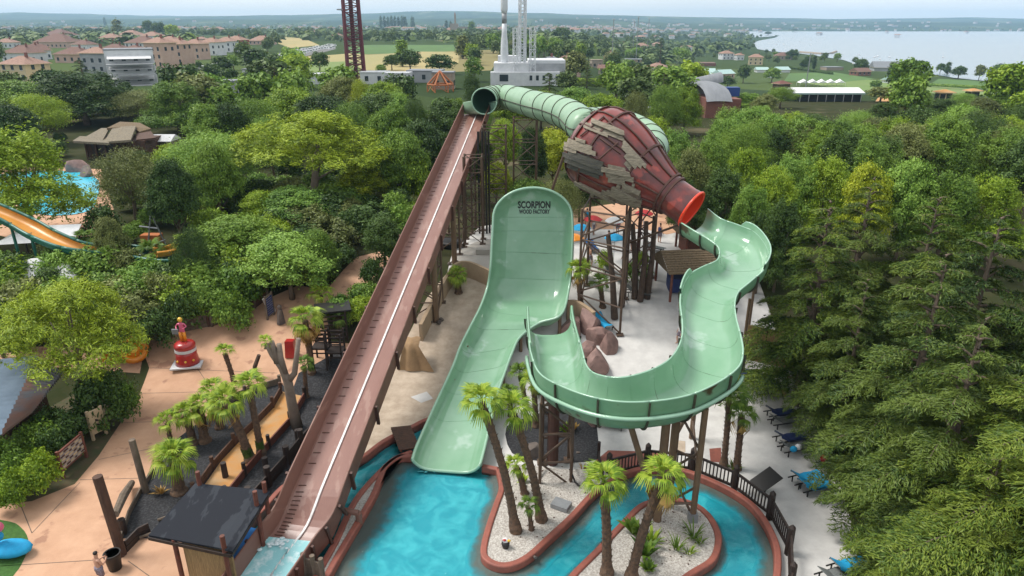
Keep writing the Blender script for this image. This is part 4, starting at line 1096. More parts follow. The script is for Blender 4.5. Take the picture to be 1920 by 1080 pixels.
for s in range(3):
    L = lobes_round(s + 23, 1.5, -.2, 7, .8); deftree('bush%d' % s, crown('crown', L, 260, 13, .16, .10, seed=s + 30, zmin=-.2), MB().tube([(0, 0, -.2), (0, 0, .8)], .1, 5))
for s in range(2):   # boxy clipped or big dense shrub, larger leaves
    L = lobes_round(s + 40, 1.9, .1, 10, .9); deftree('shrub%d' % s, crown('crown', L, 420, 15, .2, .12, seed=s + 33, zmin=-.1), MB().tube([(0, 0, -.2), (0, 0, 1)], .12, 5))

def cedar(name, seed, H=12.0, Rb=4.6, nb=64, dens=1.0, z0=.12, leafs=.13):
    r = np.random.RandomState(seed); Cs, As, Ns, Ss = [], [], [], []
    mb = MB(); mb.tube([(0, 0, -.5), (.1, 0, H * .5), (0, .1, H * .97)], [.32, .2, .03], 8)
    for i in range(nb):
        f = (i + r.rand()) / nb; z = H * (z0 + (1 - z0) * f ** .95); az = i * 2.4 + r.uniform(-.3, .3)
        Lb = (Rb * (1 - f) ** .85 + .4) * r.uniform(.62, 1.22); d = np.array([math.cos(az), math.sin(az), 0]); side = np.array([-d[1], d[0], 0])
        rise = r.uniform(.0, .3) + .5 * f; droop = r.uniform(.3, .65) * (1 - .5 * f)
        m = max(5, int(Lb * 5.0 * dens)); ts = (np.arange(m) + .5) / m
        def pos(t): return np.array([0, 0, z]) + d * Lb * t + np.array([0, 0, 1]) * Lb * (rise * t - (droop + rise * .45) * t ** 2.2)
        mb.tube([tuple(pos(t)) for t in (0, .35, .7, .95)], [.075, .05, .03, .012], 4, caps=False)
        for t in ts:
            if t < .22: continue
            for sg in (-1, 1):
                ll = Lb * .40 * (1 - t) ** .6 * r.uniform(.7, 1.2) + .28; sd = side * sg * .85 + d * .62; sd /= np.linalg.norm(sd)
                q = max(5, int(ll * 19 * dens)); u = (np.arange(q) + r.rand(q)) / q
                base = pos(t)
                P = base + np.outer(u * ll, sd) + np.outer(-(u ** 1.8) * ll * r.uniform(.1, .45), [0, 0, 1]) + r.normal(size=(q, 3)) * [.045, .045, .035]
                al = sd + r.normal(size=(q, 3)) * .5 + np.outer(u, [0, 0, -.4])
                Cs.append(P); As.append(al); Ns.append(r.normal(size=(q, 3)) * .35 + [0, 0, 1] + d * .25); Ss.append(r.uniform(.7, 1.3, q) * leafs)
    C = np.concatenate(Cs); me = leaf_mesh(name, C, np.concatenate(Ns), np.concatenate(Ss), .2, np.concatenate(As))
    return me, mb
for s, kw in enumerate((dict(nb=54, dens=1.7, Rb=5.0, leafs=.12), dict(nb=52, dens=1.7, Rb=5.6, leafs=.12), dict(nb=48, dens=1.7, Rb=4.6, leafs=.12), dict(nb=62, dens=1.75, H=12.2, Rb=6.8, leafs=.10))):
    cm, tm = cedar('crown', s + 5, **kw); deftree('cedar%d' % s, cm, tm, 'bark_grey')
cm, tm = cedar('crown', 77, H=10, Rb=3.2, nb=40, dens=.6, leafs=.26); deftree('conifer', cm, tm)
TREEH = {'broad': 9.0, 'soft': 9.6, 'pine': 9.2, 'far': 9.2, 'cypress': 10.2, 'poplar': 9.8, 'bush': 2.3, 'shrub': 3.6, 'cedar': 12.2, 'conifer': 10.2, 'dome': 9.0, 'ragged': 9.4}
TREEW = {'broad': 8.0, 'soft': 8.4, 'pine': 12.0, 'far': 8.2, 'cypress': 2.3, 'poplar': 3.0, 'bush': 3.6, 'shrub': 4.6, 'cedar': 10.0, 'conifer': 6.6, 'dome': 8.2, 'ragged': 7.2}
NTREE = [0]
CATS = {'bush': 'bush', 'shrub': 'bush'}
def plant(kind, tone, loc, H, Wd, label, name=None, group=None, rz=None, lean=None, tilt=0):
    key = kind if kind in TREES else kind + str(NTREE[0] % sum(1 for k in TREES if k.startswith(kind) and k[len(kind):].isdigit()))
    NTREE[0] += 1; kk = kind.rstrip('0123456789')
    root = thing(name or {'pine': 'pine_tree', 'cedar': 'cedar_tree', 'cypress': 'cypress_tree', 'poplar': 'poplar_tree', 'bush': 'bush', 'shrub': 'bush'}.get(kk, 'tree'), loc, label, CATS.get(kk, 'tree'), group, rz if rz is not None else rnd.uniform(0, 6.28))
    s = H / TREEH[kk]; w = Wd / TREEW[kk]; q = 1 if kk == 'cedar' else rnd.uniform(.85, 1.18); root.scale = (w * q, w / q, s)
    if tilt: root.rotation_euler.y = tilt
    cm, tm = TREES[key]
    for nm, me in (('crown', cm), ('trunk', tm)):
        if nm == 'trunk' and kk in ('bush', 'shrub'): continue
        o = bpy.data.objects.new(nm, me); COL.objects.link(o); o.parent = root
        if nm == 'crown':
            o.material_slots[0].link = 'OBJECT'; o.material_slots[0].material = M['leaf_' + tone]
    return root
def tt(kind, tone, px, py, H, wpx, label, by=None, **k):
    """tree whose top shows at (px,py); crown width in photo pixels"""
    if kind in ('soft', 'broad') and px > 1200 and NTREE[0] % 5 < 3: kind = 'ragged'
    if H > 8 and not kind.startswith('cedar'): H = 8 + (H - 8) * .25
    p = topat(px, py, H)
    if by: p = on(px, by); H = aty(px, py, p.y).z - p.z
    w = wpx * (1.18 if px < 900 and py < 500 else 1) / pxm(Vector((p.x, p.y, p.z + H * .6)))
    return plant(kind, tone, p, H, w, label, **k)

# ---- near and middle trees, left side -------------------------------------------------
tt('ragged0', 'bright', 66, 214, 14, 190, 'tall bright green tree at the left edge standing before the turquoise pool', by=450, tilt=.05)
tt('ragged1', 'dark', 165, 118, 15, 150, 'very dark dense tree in front of the town behind the thatched hut', by=235)
tt('soft0', 'dark', 120, 150, 12, 80, 'dark tree on the left flank of the very dark dense tree', by=235)
tt('ragged0', 'mid', 338, 140, 15, 115, 'tall slender willow like tree right of the thatched roof', by=250)
tt('soft1', 'olive', 270, 165, 13, 105, 'grey green feathery tree between the very dark tree and the willow', by=235)
tt('soft0', 'olive', 258, 272, 11, 130, 'olive grey tree with open crown beside the turquoise pool', by=420)
tt('soft1', 'fresh', 412, 240, 12, 185, 'broad fresh green feathery tree left of the umbrella pine', by=395)
tt('dome', 'pine', 592, 213, 11, 215, 'large yellow green umbrella pine with forked trunk left of the chute', by=395)
tt('dome', 'pine', 715, 268, 9, 95, 'smaller umbrella pine between the large pine and the chute', by=365)
tt('broad3', 'lime', 690, 300, 7.5, 90, 'lime green tree under the right side of the large umbrella pine', by=390)
tt('broad1', 'fresh', 560, 350, 6, 130, 'fresh green tree in front of the umbrella pine trunk', by=430)
tt('broad2', 'bright', 500, 355, 5.5, 80, 'small bright green tree below the feathery tree', by=430)
tt('broad0', 'mid', 452, 398, 6, 125, 'dense round tree above the wooden planter fence', by=505)
tt('broad3', 'fresh', 548, 432, 6.5, 150, 'bushy fresh green tree standing at the bend of the path', by=560)
tt('broad2', 'mid', 603, 425, 6, 70, 'green tree just right of the bushy tree at the path bend', by=540)
tt('broad1', 'dark', 722, 402, 5.5, 80, 'dark green round tree at the edge of the path by the chute', by=500)
tt('shrub0', 'dark', 636, 452, 2.2, 60, 'dark clipped hedge bush along the inside of the path')
tt('shrub1', 'dark', 612, 482, 2, 50, 'low dark hedge bush at the foot of the green trees')
tt('broad3', 'dark', 790, 220, 10, 100, 'dark green tree left of the upper chute')
tt('broad0', 'mid', 745, 235, 9, 90, 'mid green tree behind the lime tree')
tt('soft1', 'olive', 812, 262, 6, 70, 'olive green tree touching the left edge of the upper chute')
tt('broad1', 'dark', 838, 180, 10, 80, 'dark tree directly left of the green tube mouth')
for i, (px, py, h, w, tn, lb) in enumerate([
    (470, 180, 11, 110, 'mid', 'mid green tree behind and left of the umbrella pine'), (540, 160, 12, 110, 'bright', 'bright green tree in the row behind the umbrella pine'),
    (600, 170, 11, 100, 'dark', 'dark crown in the row behind the umbrella pine'), (655, 185, 11, 90, 'mid', 'green crown behind the right edge of the umbrella pine'),
    (700, 170, 12, 100, 'dark', 'dark green crown below the maroon tower'), (640, 140, 12, 70, 'olive', 'grey green tree at the foot of the maroon tower'),
    (675, 145, 11, 44, 'lime', 'yellow green tree directly at the foot of the maroon tower'), (720, 150, 11, 80, 'bright', 'bright tree right of the maroon tower foot'),
    (742, 170, 12, 70, 'fresh', 'fresh green tree left of the orange pavilion frame'), (775, 176, 12, 60, 'dark', 'dark tree in front of the orange pavilion frame'),
    (425, 185, 11, 70, 'dark', 'dark tree in the gap right of the willow'), (390, 190, 10, 90, 'mid', 'mid green tree right of the willow'),
    (500, 215, 9, 90, 'fresh', 'fresh green crown at the left edge of the umbrella pine'), (730, 195, 10, 80, 'mid', 'mid green crown above the small umbrella pine'),
    (20, 145, 10, 110, 'mid', 'green tree at the left frame edge under the yellow house'), (60, 170, 9, 110, 'bright', 'bright tree below the yellow house'),
    (10, 190, 10, 100, 'dark', 'dark tree at the left edge behind the tall bright tree'),
    (310, 290, 8, 90, 'dark', 'dark tree between the olive tree and the feathery tree'), (350, 420, 6, 70, 'dark', 'dark tree behind the short fan palm'),
    (197, 402, 5, 60, 'olive', 'thin green tree between pool and orange slide'),
    (390, 260, 9, 90, 'mid', 'mid green tree behind the feathery tree'), (884, 132, 12, 36, 'dark', 'dark slender tree left of the white hall'),
    (903, 176, 9, 40, 'mid', 'small green tree just left of the white hall')]):
    tt('broad' if i % 3 else 'soft', tn, px, py, h, w, lb)
# understorey, left
for i, (px, py, h, w, tn, lb) in enumerate([
    (30, 470, 3, 120, 'dark', 'dark bush under the orange slide at the left edge'), (0, 500, 3, 110, 'mid', 'green shrub at the left edge above the white tent'),
    (130, 490, 2, 90, 'dark', 'dark shrub under the orange slide'), (210, 505, 2.5, 110, 'mid', 'green shrub right of the orange slide end'),
    (255, 500, 2, 90, 'bright', 'bright low shrub in front of the teal trough'), (150, 530, 4, 110, 'dark', 'dark shrub beside the white tent'),
    (60, 540, 4, 110, 'bright', 'bright shrub below the white tent'), (10, 560, 4.5, 110, 'dark', 'dark shrub at left edge above the pine'),
    (300, 510, 3.6, 90, 'olive', 'olive grey shrub left of the fan palm'), (250, 545, 3.6, 110, 'olive', 'grey olive tree behind the wooden planter wall'),
    (340, 540, 3.2, 90, 'dark', 'dark leafy shrub beside the fan palm'), (390, 520, 3.2, 90, 'mid', 'green shrub behind the plank fence'),
    (430, 545, 3, 80, 'mid', 'low green shrub inside the plank fence'), (370, 485, 3.4, 90, 'bright', 'bright shrub among the palms'),
    (420, 480, 3, 80, 'dark', 'dark shrub behind the palms'), (460, 520, 2.2, 60, 'mid', 'small shrub near the dark stone figure'),
    (280, 580, 3, 100, 'dark', 'dark glossy shrub over the painted planter wall'), (210, 590, 3.2, 90, 'dark', 'dark shrub right of the near pine crown'),
    (190, 700, 3.4, 110, 'dark', 'dark leafy bush behind the near pine trunk'), (225, 715, 2.6, 70, 'mid', 'green leafy bush beside the path under the near pine'),
    (180, 700, 3.2, 130, 'dark', 'dark bush at the foot of the near pine'), (95, 765, 2.8, 110, 'dark', 'dark bush left of the near pine trunk'),
    (60, 790, 2.6, 110, 'mid', 'leafy bush below the corrugated roof'), (58, 850, 2.5, 90, 'bright', 'round bright green bush beside the long sign'),
    (10, 845, 2.4, 90, 'mid', 'mid green bush in the lower left corner group'), (10, 885, 2.2, 80, 'bright', 'bright green bush at the lower left edge'),
    (85, 800, 2.4, 80, 'dark', 'dark bush behind the round bright bush'), (-20, 820, 3, 90, 'mid', 'green bush at the frame edge under the corrugated roof'),
    (680, 530, 1.6, 80, 'mid', 'leafy ground shrub beside the chute and path'), (672, 560, 1.5, 60, 'fresh', 'fresh leafy shrub under the chute near the bench'),
    (700, 480, 2.6, 50, 'dark', 'small dark conifer like shrub by the chute'), (745, 350, 3, 60, 'dark', 'dark shrub by the round gate'),
    (780, 300, 5, 60, 'bright', 'bright shrub tree left of the chute middle'), (640, 400, 3, 60, 'dark', 'dark shrub by the small blue pool')]):
    tt('shrub' if i % 2 else 'bush', tn, px, py, h, w, lb)
# near pine at left
p = on(185, 790); p.x -= .6; plant('dome', 'pine', p, 8.6, 7.6, 'near umbrella pine with forked pale trunk standing left of the clay path', rz=1.0)

# ---- middle, behind the slides ------------------------------------------------------------
for i, (px, py, h, w, tn, k, lb) in enumerate([
    (945, 215, 8, 70, 'bright', 'broad', 'bright tree under the left end of the green tube'), (1000, 235, 8, 60, 'dark', 'broad', 'dark tree behind the tube tower'),
    (1040, 240, 7, 90, 'lime', 'broad', 'yellow green tree right of the tube tower under the tube'), (930, 300, 5, 70, 'lime', 'broad', 'lime shrub tree behind the half pipe wall'),
    (990, 330, 5, 90, 'mid', 'broad', 'green tree above the half pipe wall'), (1050, 330, 5.5, 110, 'olive', 'soft', 'olive tree between half pipe and bottle'),
    (900, 240, 8, 60, 'dark', 'broad', 'dark tree behind the chute lattice tower'), (1090, 300, 6, 80, 'dark', 'broad', 'dark tree behind the bottle belly'),
    (962, 162, 8, 90, 'bright', 'broad', 'bright tree behind the tube in front of the white hall'), (1030, 135, 10, 60, 'dark', 'conifer', 'dark conifer right of the white hall'),
    (1015, 168, 7, 90, 'bright', 'soft', 'bright feathery tree behind the tube'), (1080, 160, 8, 110, 'fresh', 'broad', 'fresh green tree over the tube bend'),
    (1130, 170, 8, 100, 'bright', 'broad', 'bright tree behind the bottle top'), (1195, 165, 11, 65, 'olive', 'soft', 'rounded grey willow behind the bottle'),
    (1250, 155, 11, 70, 'mid', 'soft', 'willow in front of the grey curved hall'), (1290, 150, 12, 60, 'bright', 'soft', 'bright willow before the grey curved roof'),
    (1230, 205, 8, 80, 'bright', 'broad', 'bright tree right of the bottle top'), (1275, 225, 8, 90, 'fresh', 'broad', 'fresh tree right of the second tube bend'),
    (1250, 270, 7, 70, 'mid', 'broad', 'mid green tree beside the second tube bend'), (1300, 270, 8, 90, 'olive', 'broad', 'olive tree left of the stone hut roof'),
    (1290, 320, 6, 60, 'dark', 'broad', 'dark tree behind the bottle neck'), (1340, 240, 9, 90, 'mid', 'broad', 'mid green tree right below the brick hall'),
    (1355, 210, 8, 70, 'fresh', 'broad', 'fresh green tree in front of the brick hall'),
    (1400, 225, 10, 110, 'mid', 'soft', 'large mid green tree right of the brick hall'), (1455, 205, 10, 100, 'fresh', 'broad', 'fresh green tree behind the cedars'),
    (1370, 290, 9, 110, 'dark', 'broad', 'dark tree right of the bottle mouth'), (1330, 340, 6, 70, 'dark', 'broad', 'dark crown right above the bottle mouth'),
    (1420, 320, 8, 90, 'fresh', 'broad', 'fresh green tree above the channel bend'), (1460, 300, 9, 90, 'bright', 'broad', 'bright yellow green tree above the channel bend'),
    (1520, 215, 10, 120, 'mid', 'broad', 'wide mid green tree behind the cedars'), (1590, 230, 10, 120, 'dark', 'broad', 'dark wide tree behind the cedars'),
    (1650, 240, 10, 120, 'mid', 'soft', 'mid green tree right of the wide dark tree'), (1720, 215, 10, 110, 'olive', 'soft', 'olive tree before the lime field'),
    (1790, 215, 11, 110, 'mid', 'broad', 'mid green tree before the lake fields'), (1850, 200, 11, 110, 'dark', 'soft', 'dark feathery tree at upper right'),
    (1910, 215, 11, 110, 'mid', 'broad', 'mid green tree at the upper right edge'), (1560, 275, 9, 110, 'bright', 'broad', 'bright tree over the middle cedar'),
    (1500, 265, 10, 110, 'fresh', 'soft', 'feathery fresh tree between the bright trees'), (1640, 300, 9, 110, 'lime', 'broad', 'lime tinted tree behind the tall cedar'),
    (1720, 290, 10, 130, 'fresh', 'broad', 'fresh wide tree behind the right cedars'), (1800, 300, 10, 130, 'mid', 'broad', 'mid green wide tree behind the right cedars'),
    (1880, 300, 10, 130, 'bright', 'broad', 'bright wide tree at the right edge'), (1440, 380, 7, 90, 'dark', 'broad', 'dark tree just right of the channel bend'),
    (1960, 240, 11, 140, 'dark', 'broad', 'dark tree beyond the right edge'), (1405, 265, 9, 80, 'bright', 'broad', 'bright crown in the gap right of the bottle'),
    (1480, 345, 9, 90, 'dark', 'broad', 'dark crown left of the tallest cedar')]):
    tt(k, tn, px, py, h, w, lb)
for i in range(16):
    x = 1370 + i * 40; y_ = 188 + (i * 7) % 19
    if 1460 <= x <= 1650: y_ += 12
    tt('broad' if i % 2 else 'soft', ['mid', 'fresh', 'olive', 'bright', 'dark'][i % 5], x, y_, 8.5 if x < 1460 or x > 1650 else 6, 95, ['rounded', 'ragged', 'low', 'wide'][i % 4] + ' %s crown number %s from the left in the row behind the right woods' % (['mid green', 'fresh green', 'grey green', 'bright green', 'dark green'][i % 5], ['one', 'two', 'three', 'four', 'five', 'six', 'seven', 'eight', 'nine', 'ten', 'eleven', 'twelve', 'thirteen', 'fourteen', 'fifteen', 'sixteen'][i]))
    tt('soft' if i % 2 else 'broad', ['fresh', 'mid', 'dark', 'olive', 'bright'][i % 5], x + 15, y_ + 22, 8, 95, ['dense', 'airy', 'tall', 'spreading'][i % 4] + ' crown %s of the second row behind the right woods' % ['one', 'two', 'three', 'four', 'five', 'six', 'seven', 'eight', 'nine', 'ten', 'eleven', 'twelve', 'thirteen', 'fourteen', 'fifteen', 'sixteen'][i])
for i in range(12):
    x = 15 + i * 30
    tt(['soft', 'broad'][i % 2], ['dark', 'mid', 'fresh', 'dark', 'olive', 'bright'][i % 6], x, 166 + (i * 11) % 24, 8, 72, ['dense', 'loose'][i % 2] + ' crown %s from the left in the band behind the thatched restaurant' % ['one', 'two', 'three', 'four', 'five', 'six', 'seven', 'eight', 'nine', 'ten', 'eleven', 'twelve'][i], by=212 + (i * 7) % 20)
for i, (x, y_) in enumerate(((1690, 172), (1722, 166), (1760, 180), (1800, 172), (1838, 182), (1872, 168), (1910, 176), (1400, 168), (1432, 176), (1462, 160), (1650, 188), (1420, 192))):
    tt(['broad', 'soft'][i % 2], ['olive', 'mid', 'dark', 'fresh'][i % 4], x, y_, 8, 62, ['slender', 'round', 'shaggy'][i % 3] + ' %s tree %s' % (['grey green', 'mid green', 'dark', 'fresh green'][i % 4], ['right of the marquee', 'beyond the marquee end', 'left of the first salmon hut', 'between the salmon huts', 'right of the second salmon hut', 'before the lake hedge', 'at the right edge by the lake hedge', 'behind the blue tank', 'left of the marquee end', 'beside the timber kiosk', 'touching the right end of the marquee', 'just right of the grey curved hall'][i]), by=y_ + 44)
# ---- cedars, right --------------------------------------------------------------------------
for i, (px, py, h, w, tn, k, lb) in enumerate([
    (1560, 372, 13, 300, 'cedar_bright', 'cedar0', 'tall bright cedar nearest the channel bend with drooping tip'),
    (1640, 330, 13, 260, 'cedar', 'cedar2', 'dark cedar behind the tall bright cedar'),
    (1765, 360, 13, 280, 'cedar_bright', 'cedar1', 'bright yellow tipped cedar in the middle of the right wood'),
    (1880, 395, 14, 380, 'cedar', 'cedar1', 'big dark cedar with layered boughs at the right edge'),
    (1775, 470, 13, 400, 'cedar', 'cedar0', 'wide cedar with grey trunk leaning over the sun loungers'),
    (1628, 520, 10, 240, 'cedar', 'cedar2', 'lower cedar sweeping towards the reed fence'),
    (1850, 590, 12, 420, 'cedar', 'cedar2', 'deep green cedar between the leaning cedar and the near cedar'),
    (2100, 640, 12.5, 580, 'cedar_bright', 'cedar3', 'near bright cedar filling the lower right corner'),
    (1880, 850, 8, 330, 'cedar_bright', 'cedar1', 'low near cedar over the sand at the lower right'),
    (2080, 420, 14, 420, 'cedar', 'cedar0', 'cedar just beyond the right edge')]):
    tt(k, tn, px, py, h, w, lb, rz=i * 1.1)

# ---- palms ------------------------------------------------------------------------------------
def frond_mesh(seed, petiole=.75, blade=.95, nb=15, droop=.35, spread=2.2):
    r = random.Random(seed); mb = MB()
    mb.tube([(0, 0, 0), (petiole * .5, 0, .04), (petiole, 0, -.02)], [.025, .02, .015], 4)
    for i in range(nb):
        a = (i / (nb - 1) - .5) * spread; L = blade * (1 - .25 * abs(a) / spread) * r.uniform(.9, 1.08); w = .05
        d = Vector((math.cos(a), math.sin(a), 0)); s = Vector((-d.y, d.x, 0)); o = Vector((petiole, 0, -.02))
        c = [o, o + d * L * .35 + Vector((0, 0, .06)), o + d * L * .72 + Vector((0, 0, -.02)), o + d * L + Vector((0, 0, -droop * L * r.uniform(.7, 1.3)))]
        ww = [.015, w, w * .9, .006]; vs = []
        for p, q in zip(c, ww): vs += [p - s * q, p + s * q + Vector((0, 0, .012))]
        mb.add(vs, [(0, 2, 3, 1), (2, 4, 5, 3), (4, 6, 7, 5)])
    return mb
FR = [mesh_of(frond_mesh(s, droop=dr).build('frond', M['leaf_palm'])) for s, dr in ((1, .3), (2, .5), (3, .7))]
FRD = [mesh_of(frond_mesh(s, droop=1.1, spread=1.2, nb=9).build('frond', M['leaf_palm_dry'])) for s in (4,)]
def palm(base, top, cs, tr, label, nf=18, tone='leaf_palm', skirt=0, ivy=0, shag=1, elmin=-.35):
    root = wthing('palm_tree', base, label, 'palm tree'); d = top - base; L = d.length
    bow = Vector((0, 0, 0)) + Vector((d.x, d.y, 0)) * -.12
    C = [base + Vector((0, 0, -.1)) + d * t + bow * math.sin(math.pi * t) for t in (0, .06, .14, .3, .5, .7, .88, 1)]
    rr = [tr * 1.5, tr * 1.45, tr * 1.0, tr * .95, tr * .9, tr * .85, tr * .95, tr * .8]
    mb = MB(); mb.tube(smooth_line(C, 3), [rr[min(i // 3, 7)] * (1 - (i % 3) / 3) + rr[min(i // 3 + 1, 7)] * (i % 3) / 3 for i in range(22)], 10, wob=.05)
    mb.build('trunk', M['palm_trunk'] if shag else M['palm_foot'], root)
    if shag and L > .8:   # leaf-base stubs
        Cs = smooth_line(C, 6); sb = MB()
        n = int(L * 34)
        for i in range(n):
            t = .12 + .88 * (i / n); f = t * (len(Cs) - 1); p = Cs[int(f)].lerp(Cs[min(int(f) + 1, len(Cs) - 1)], f % 1); a = i * 2.4
            o = Vector((math.cos(a), math.sin(a), 0)); s = Vector((-o.y, o.x, 0)); r_ = tr * (.9 if t < .5 else .85)
            q = p + o * r_; sb.add([q - s * .05 - Vector((0, 0, .06)), q + s * .05 - Vector((0, 0, .06)), q + o * rnd.uniform(.05, .11) + Vector((0, 0, rnd.uniform(.04, .12)))], [(0, 1, 2)])
        sb.build('leaf_base', M['palm_trunk'], root)['kind'] = 'stuff'
    if ivy:
        n = 500; t = nr.rand(n) ** 1.6 * ivy; a = nr.rand(n) * 6.28; P = np.array([base + d * x for x in t]); o = np.stack([np.cos(a), np.sin(a), np.zeros(n)], 1)
        me = leaf_mesh('ivy', P + o * (tr * 1.15) - np.array(base), o, .07, .7); me.materials.clear(); me.materials.append(M['leaf_dark'])
        io = bpy.data.objects.new('ivy', me); COL.objects.link(io); io.parent = root
    for i in range(nf):
        a = i * 2.4 + rnd.uniform(-.2, .2); el = elmin + (1.35 - elmin) * (i / nf) ** .8 + rnd.uniform(-.1, .1)
        f = bpy.data.objects.new('frond', FR[i % 3] if i > nf * .3 else FR[2]); COL.objects.link(f); f.parent = root
        f.location = top - base; f.rotation_euler = (rnd.uniform(-.25, .25), -el, a); s = cs * .72 * rnd.uniform(.85, 1.12) * (1 - .2 * (i / nf)); f.scale = (s, s, s)
        if tone != 'leaf_palm': f.material_slots[0].link = 'OBJECT'; f.material_slots[0].material = M[tone]
    for i in range(skirt):
        f = bpy.data.objects.new('frond', FRD[0]); COL.objects.link(f); f.parent = root; f['label'] = 'dry brown frond'
        f.location = top - base - Vector((0, 0, .1)); f.rotation_euler = (rnd.uniform(-.3, .3), rnd.uniform(.6, 1.2), i * 2.4); f.scale = (cs * .8,) * 3
    return root
def palm_px(bx, by, tx, ty, cs, tr, label, z=None, **k):
    b = on(bx, by) if z is None else at(bx, by, z); t = aty(tx, ty, b.y + k.pop('dy', 0)); return palm(b, t, cs, tr, label, **k)
palm_px(968, 996, 903, 752, .95, .20, 'tallest leaning palm on the pebble peninsula nearest the half pipe', z=.4)
palm_px(1016, 975, 960, 768, .95, .20, 'second tall leaning palm on the pebble peninsula', z=.4)
palm_px(984, 925, 968, 872, .62, .17, 'short fan palm between the two tall leaning palms', z=.4, nf=14)
palm_px(997, 993, 990, 948, .50, .11, 'tiny palm at the foot of the tall leaning palms', z=.4, nf=12, tone='leaf_palm_dark')
palm_px(1138, 1076, 1133, 905, 1.0, .21, 'upright palm on the oval pebble island', z=.4)
palm_px(1182, 1085, 1243, 893, .95, .21, 'palm on the oval island leaning right over its upright neighbour', z=.4, skirt=3)
palm_px(1357, 872, 1368, 742, .95, .17, 'slim palm by the fence with its crown under the bend', tone='leaf_palm_dark', z=.05)
palm_px(1381, 878, 1391, 778, .78, .19, 'palm on the white sand just right of the slim palm', z=.05, tone='leaf_palm_dark', skirt=3)
palm_px(470, 862, 424, 755, 1.0, .24, 'thick trunked palm with ivy foot leaning left by the orange lane', z=.1, ivy=.22, skirt=2)
palm_px(490, 850, 466, 722, .9, .19, 'slimmer ivy footed palm just right of the thick trunked palm', z=.1, ivy=.2)
palm_px(440, 720, 421, 660, .62, .16, 'palm with small crown on the paving edge above the black gravel', nf=13, elmin=.3)
palm_px(336, 920, 326, 858, 1.05, .30, 'short stout fan palm in the lower part of the black gravel', z=.1, nf=26)
palm_px(384, 825, 374, 762, .9, .26, 'stout palm in the upper part of the black gravel', z=.1, skirt=4)
palm_px(362, 830, 348, 775, .8, .22, 'stout palm left of its twin in the black gravel', z=.1)
palm_px(412, 800, 400, 730, .8, .2, 'palm behind the thick trunked palm', z=.1)
palm_px(322, 838, 313, 790, .72, .13, 'small palm at the gravel border', z=.1, nf=14)
palm_px(585, 700, 572, 598, 1.1, .2, 'large palm with dry skirt behind the cut tree', skirt=12, ivy=.25)
palm_px(601, 590, 601, 552, .9, .2, 'fan palm beside the path bend', nf=18)
palm_px(636, 630, 634, 592, .85, .2, 'fan palm by the chute near the dark pergola', nf=18, tone='leaf_palm_dark')
palm_px(575, 745, 570, 682, .6, .14, 'low palm near the base of the cut tree', tone='leaf_palm_dark', nf=14)
palm_px(330, 600, 328, 562, 1.0, .2, 'palm behind the planter fence', tone='leaf_palm_dark', nf=18)
palm_px(350, 500, 348, 455, 1.1, .2, 'pale green fan palm beside the teal trough', nf=20)
palm_px(290, 510, 283, 470, 1.1, .2, 'dark palm in front of the teal trough', tone='leaf_palm_dark', nf=18)
palm_px(400, 530, 398, 490, 1.0, .2, 'palm among the shrubs above the plank fence', nf=16)
palm_px(165, 480, 160, 450, 1.2, .2, 'dark palm left of the orange slide end', tone='leaf_palm_dark', nf=16)
palm_px(860, 548, 857, 515, .8, .25, 'bushy palm in front of the curved beige wall', nf=24, elmin=-.8)
palm_px(1090, 590, 1083, 505, .85, .22, 'palm next to the right rim of the half pipe', nf=20, skirt=4)
palm_px(1130, 575, 1125, 530, .8, .2, 'palm inside the lattice tower under the bottle', tone='leaf_palm_dark')
palm_px(1212, 545, 1212, 512, .55, .2, 'low spiky palm in front of the tree trunks on the sand', nf=16, tone='leaf_palm_dark')
palm_px(985, 760, 975, 700, .7, .16, 'palm growing between the half pipe and the left end of the bend', tone='leaf_palm_dark')
palm_px(1005, 800, 1000, 715, .8, .18, 'palm tucked below the left end of the bend')
palm_px(958, 780, 955, 735, .6, .16, 'low palm against the right side of the half pipe', tone='leaf_palm_dark')
palm_px(1025, 750, 1020, 690, .6, .14, 'thin palm behind the support frame', tone='leaf_palm_dark')
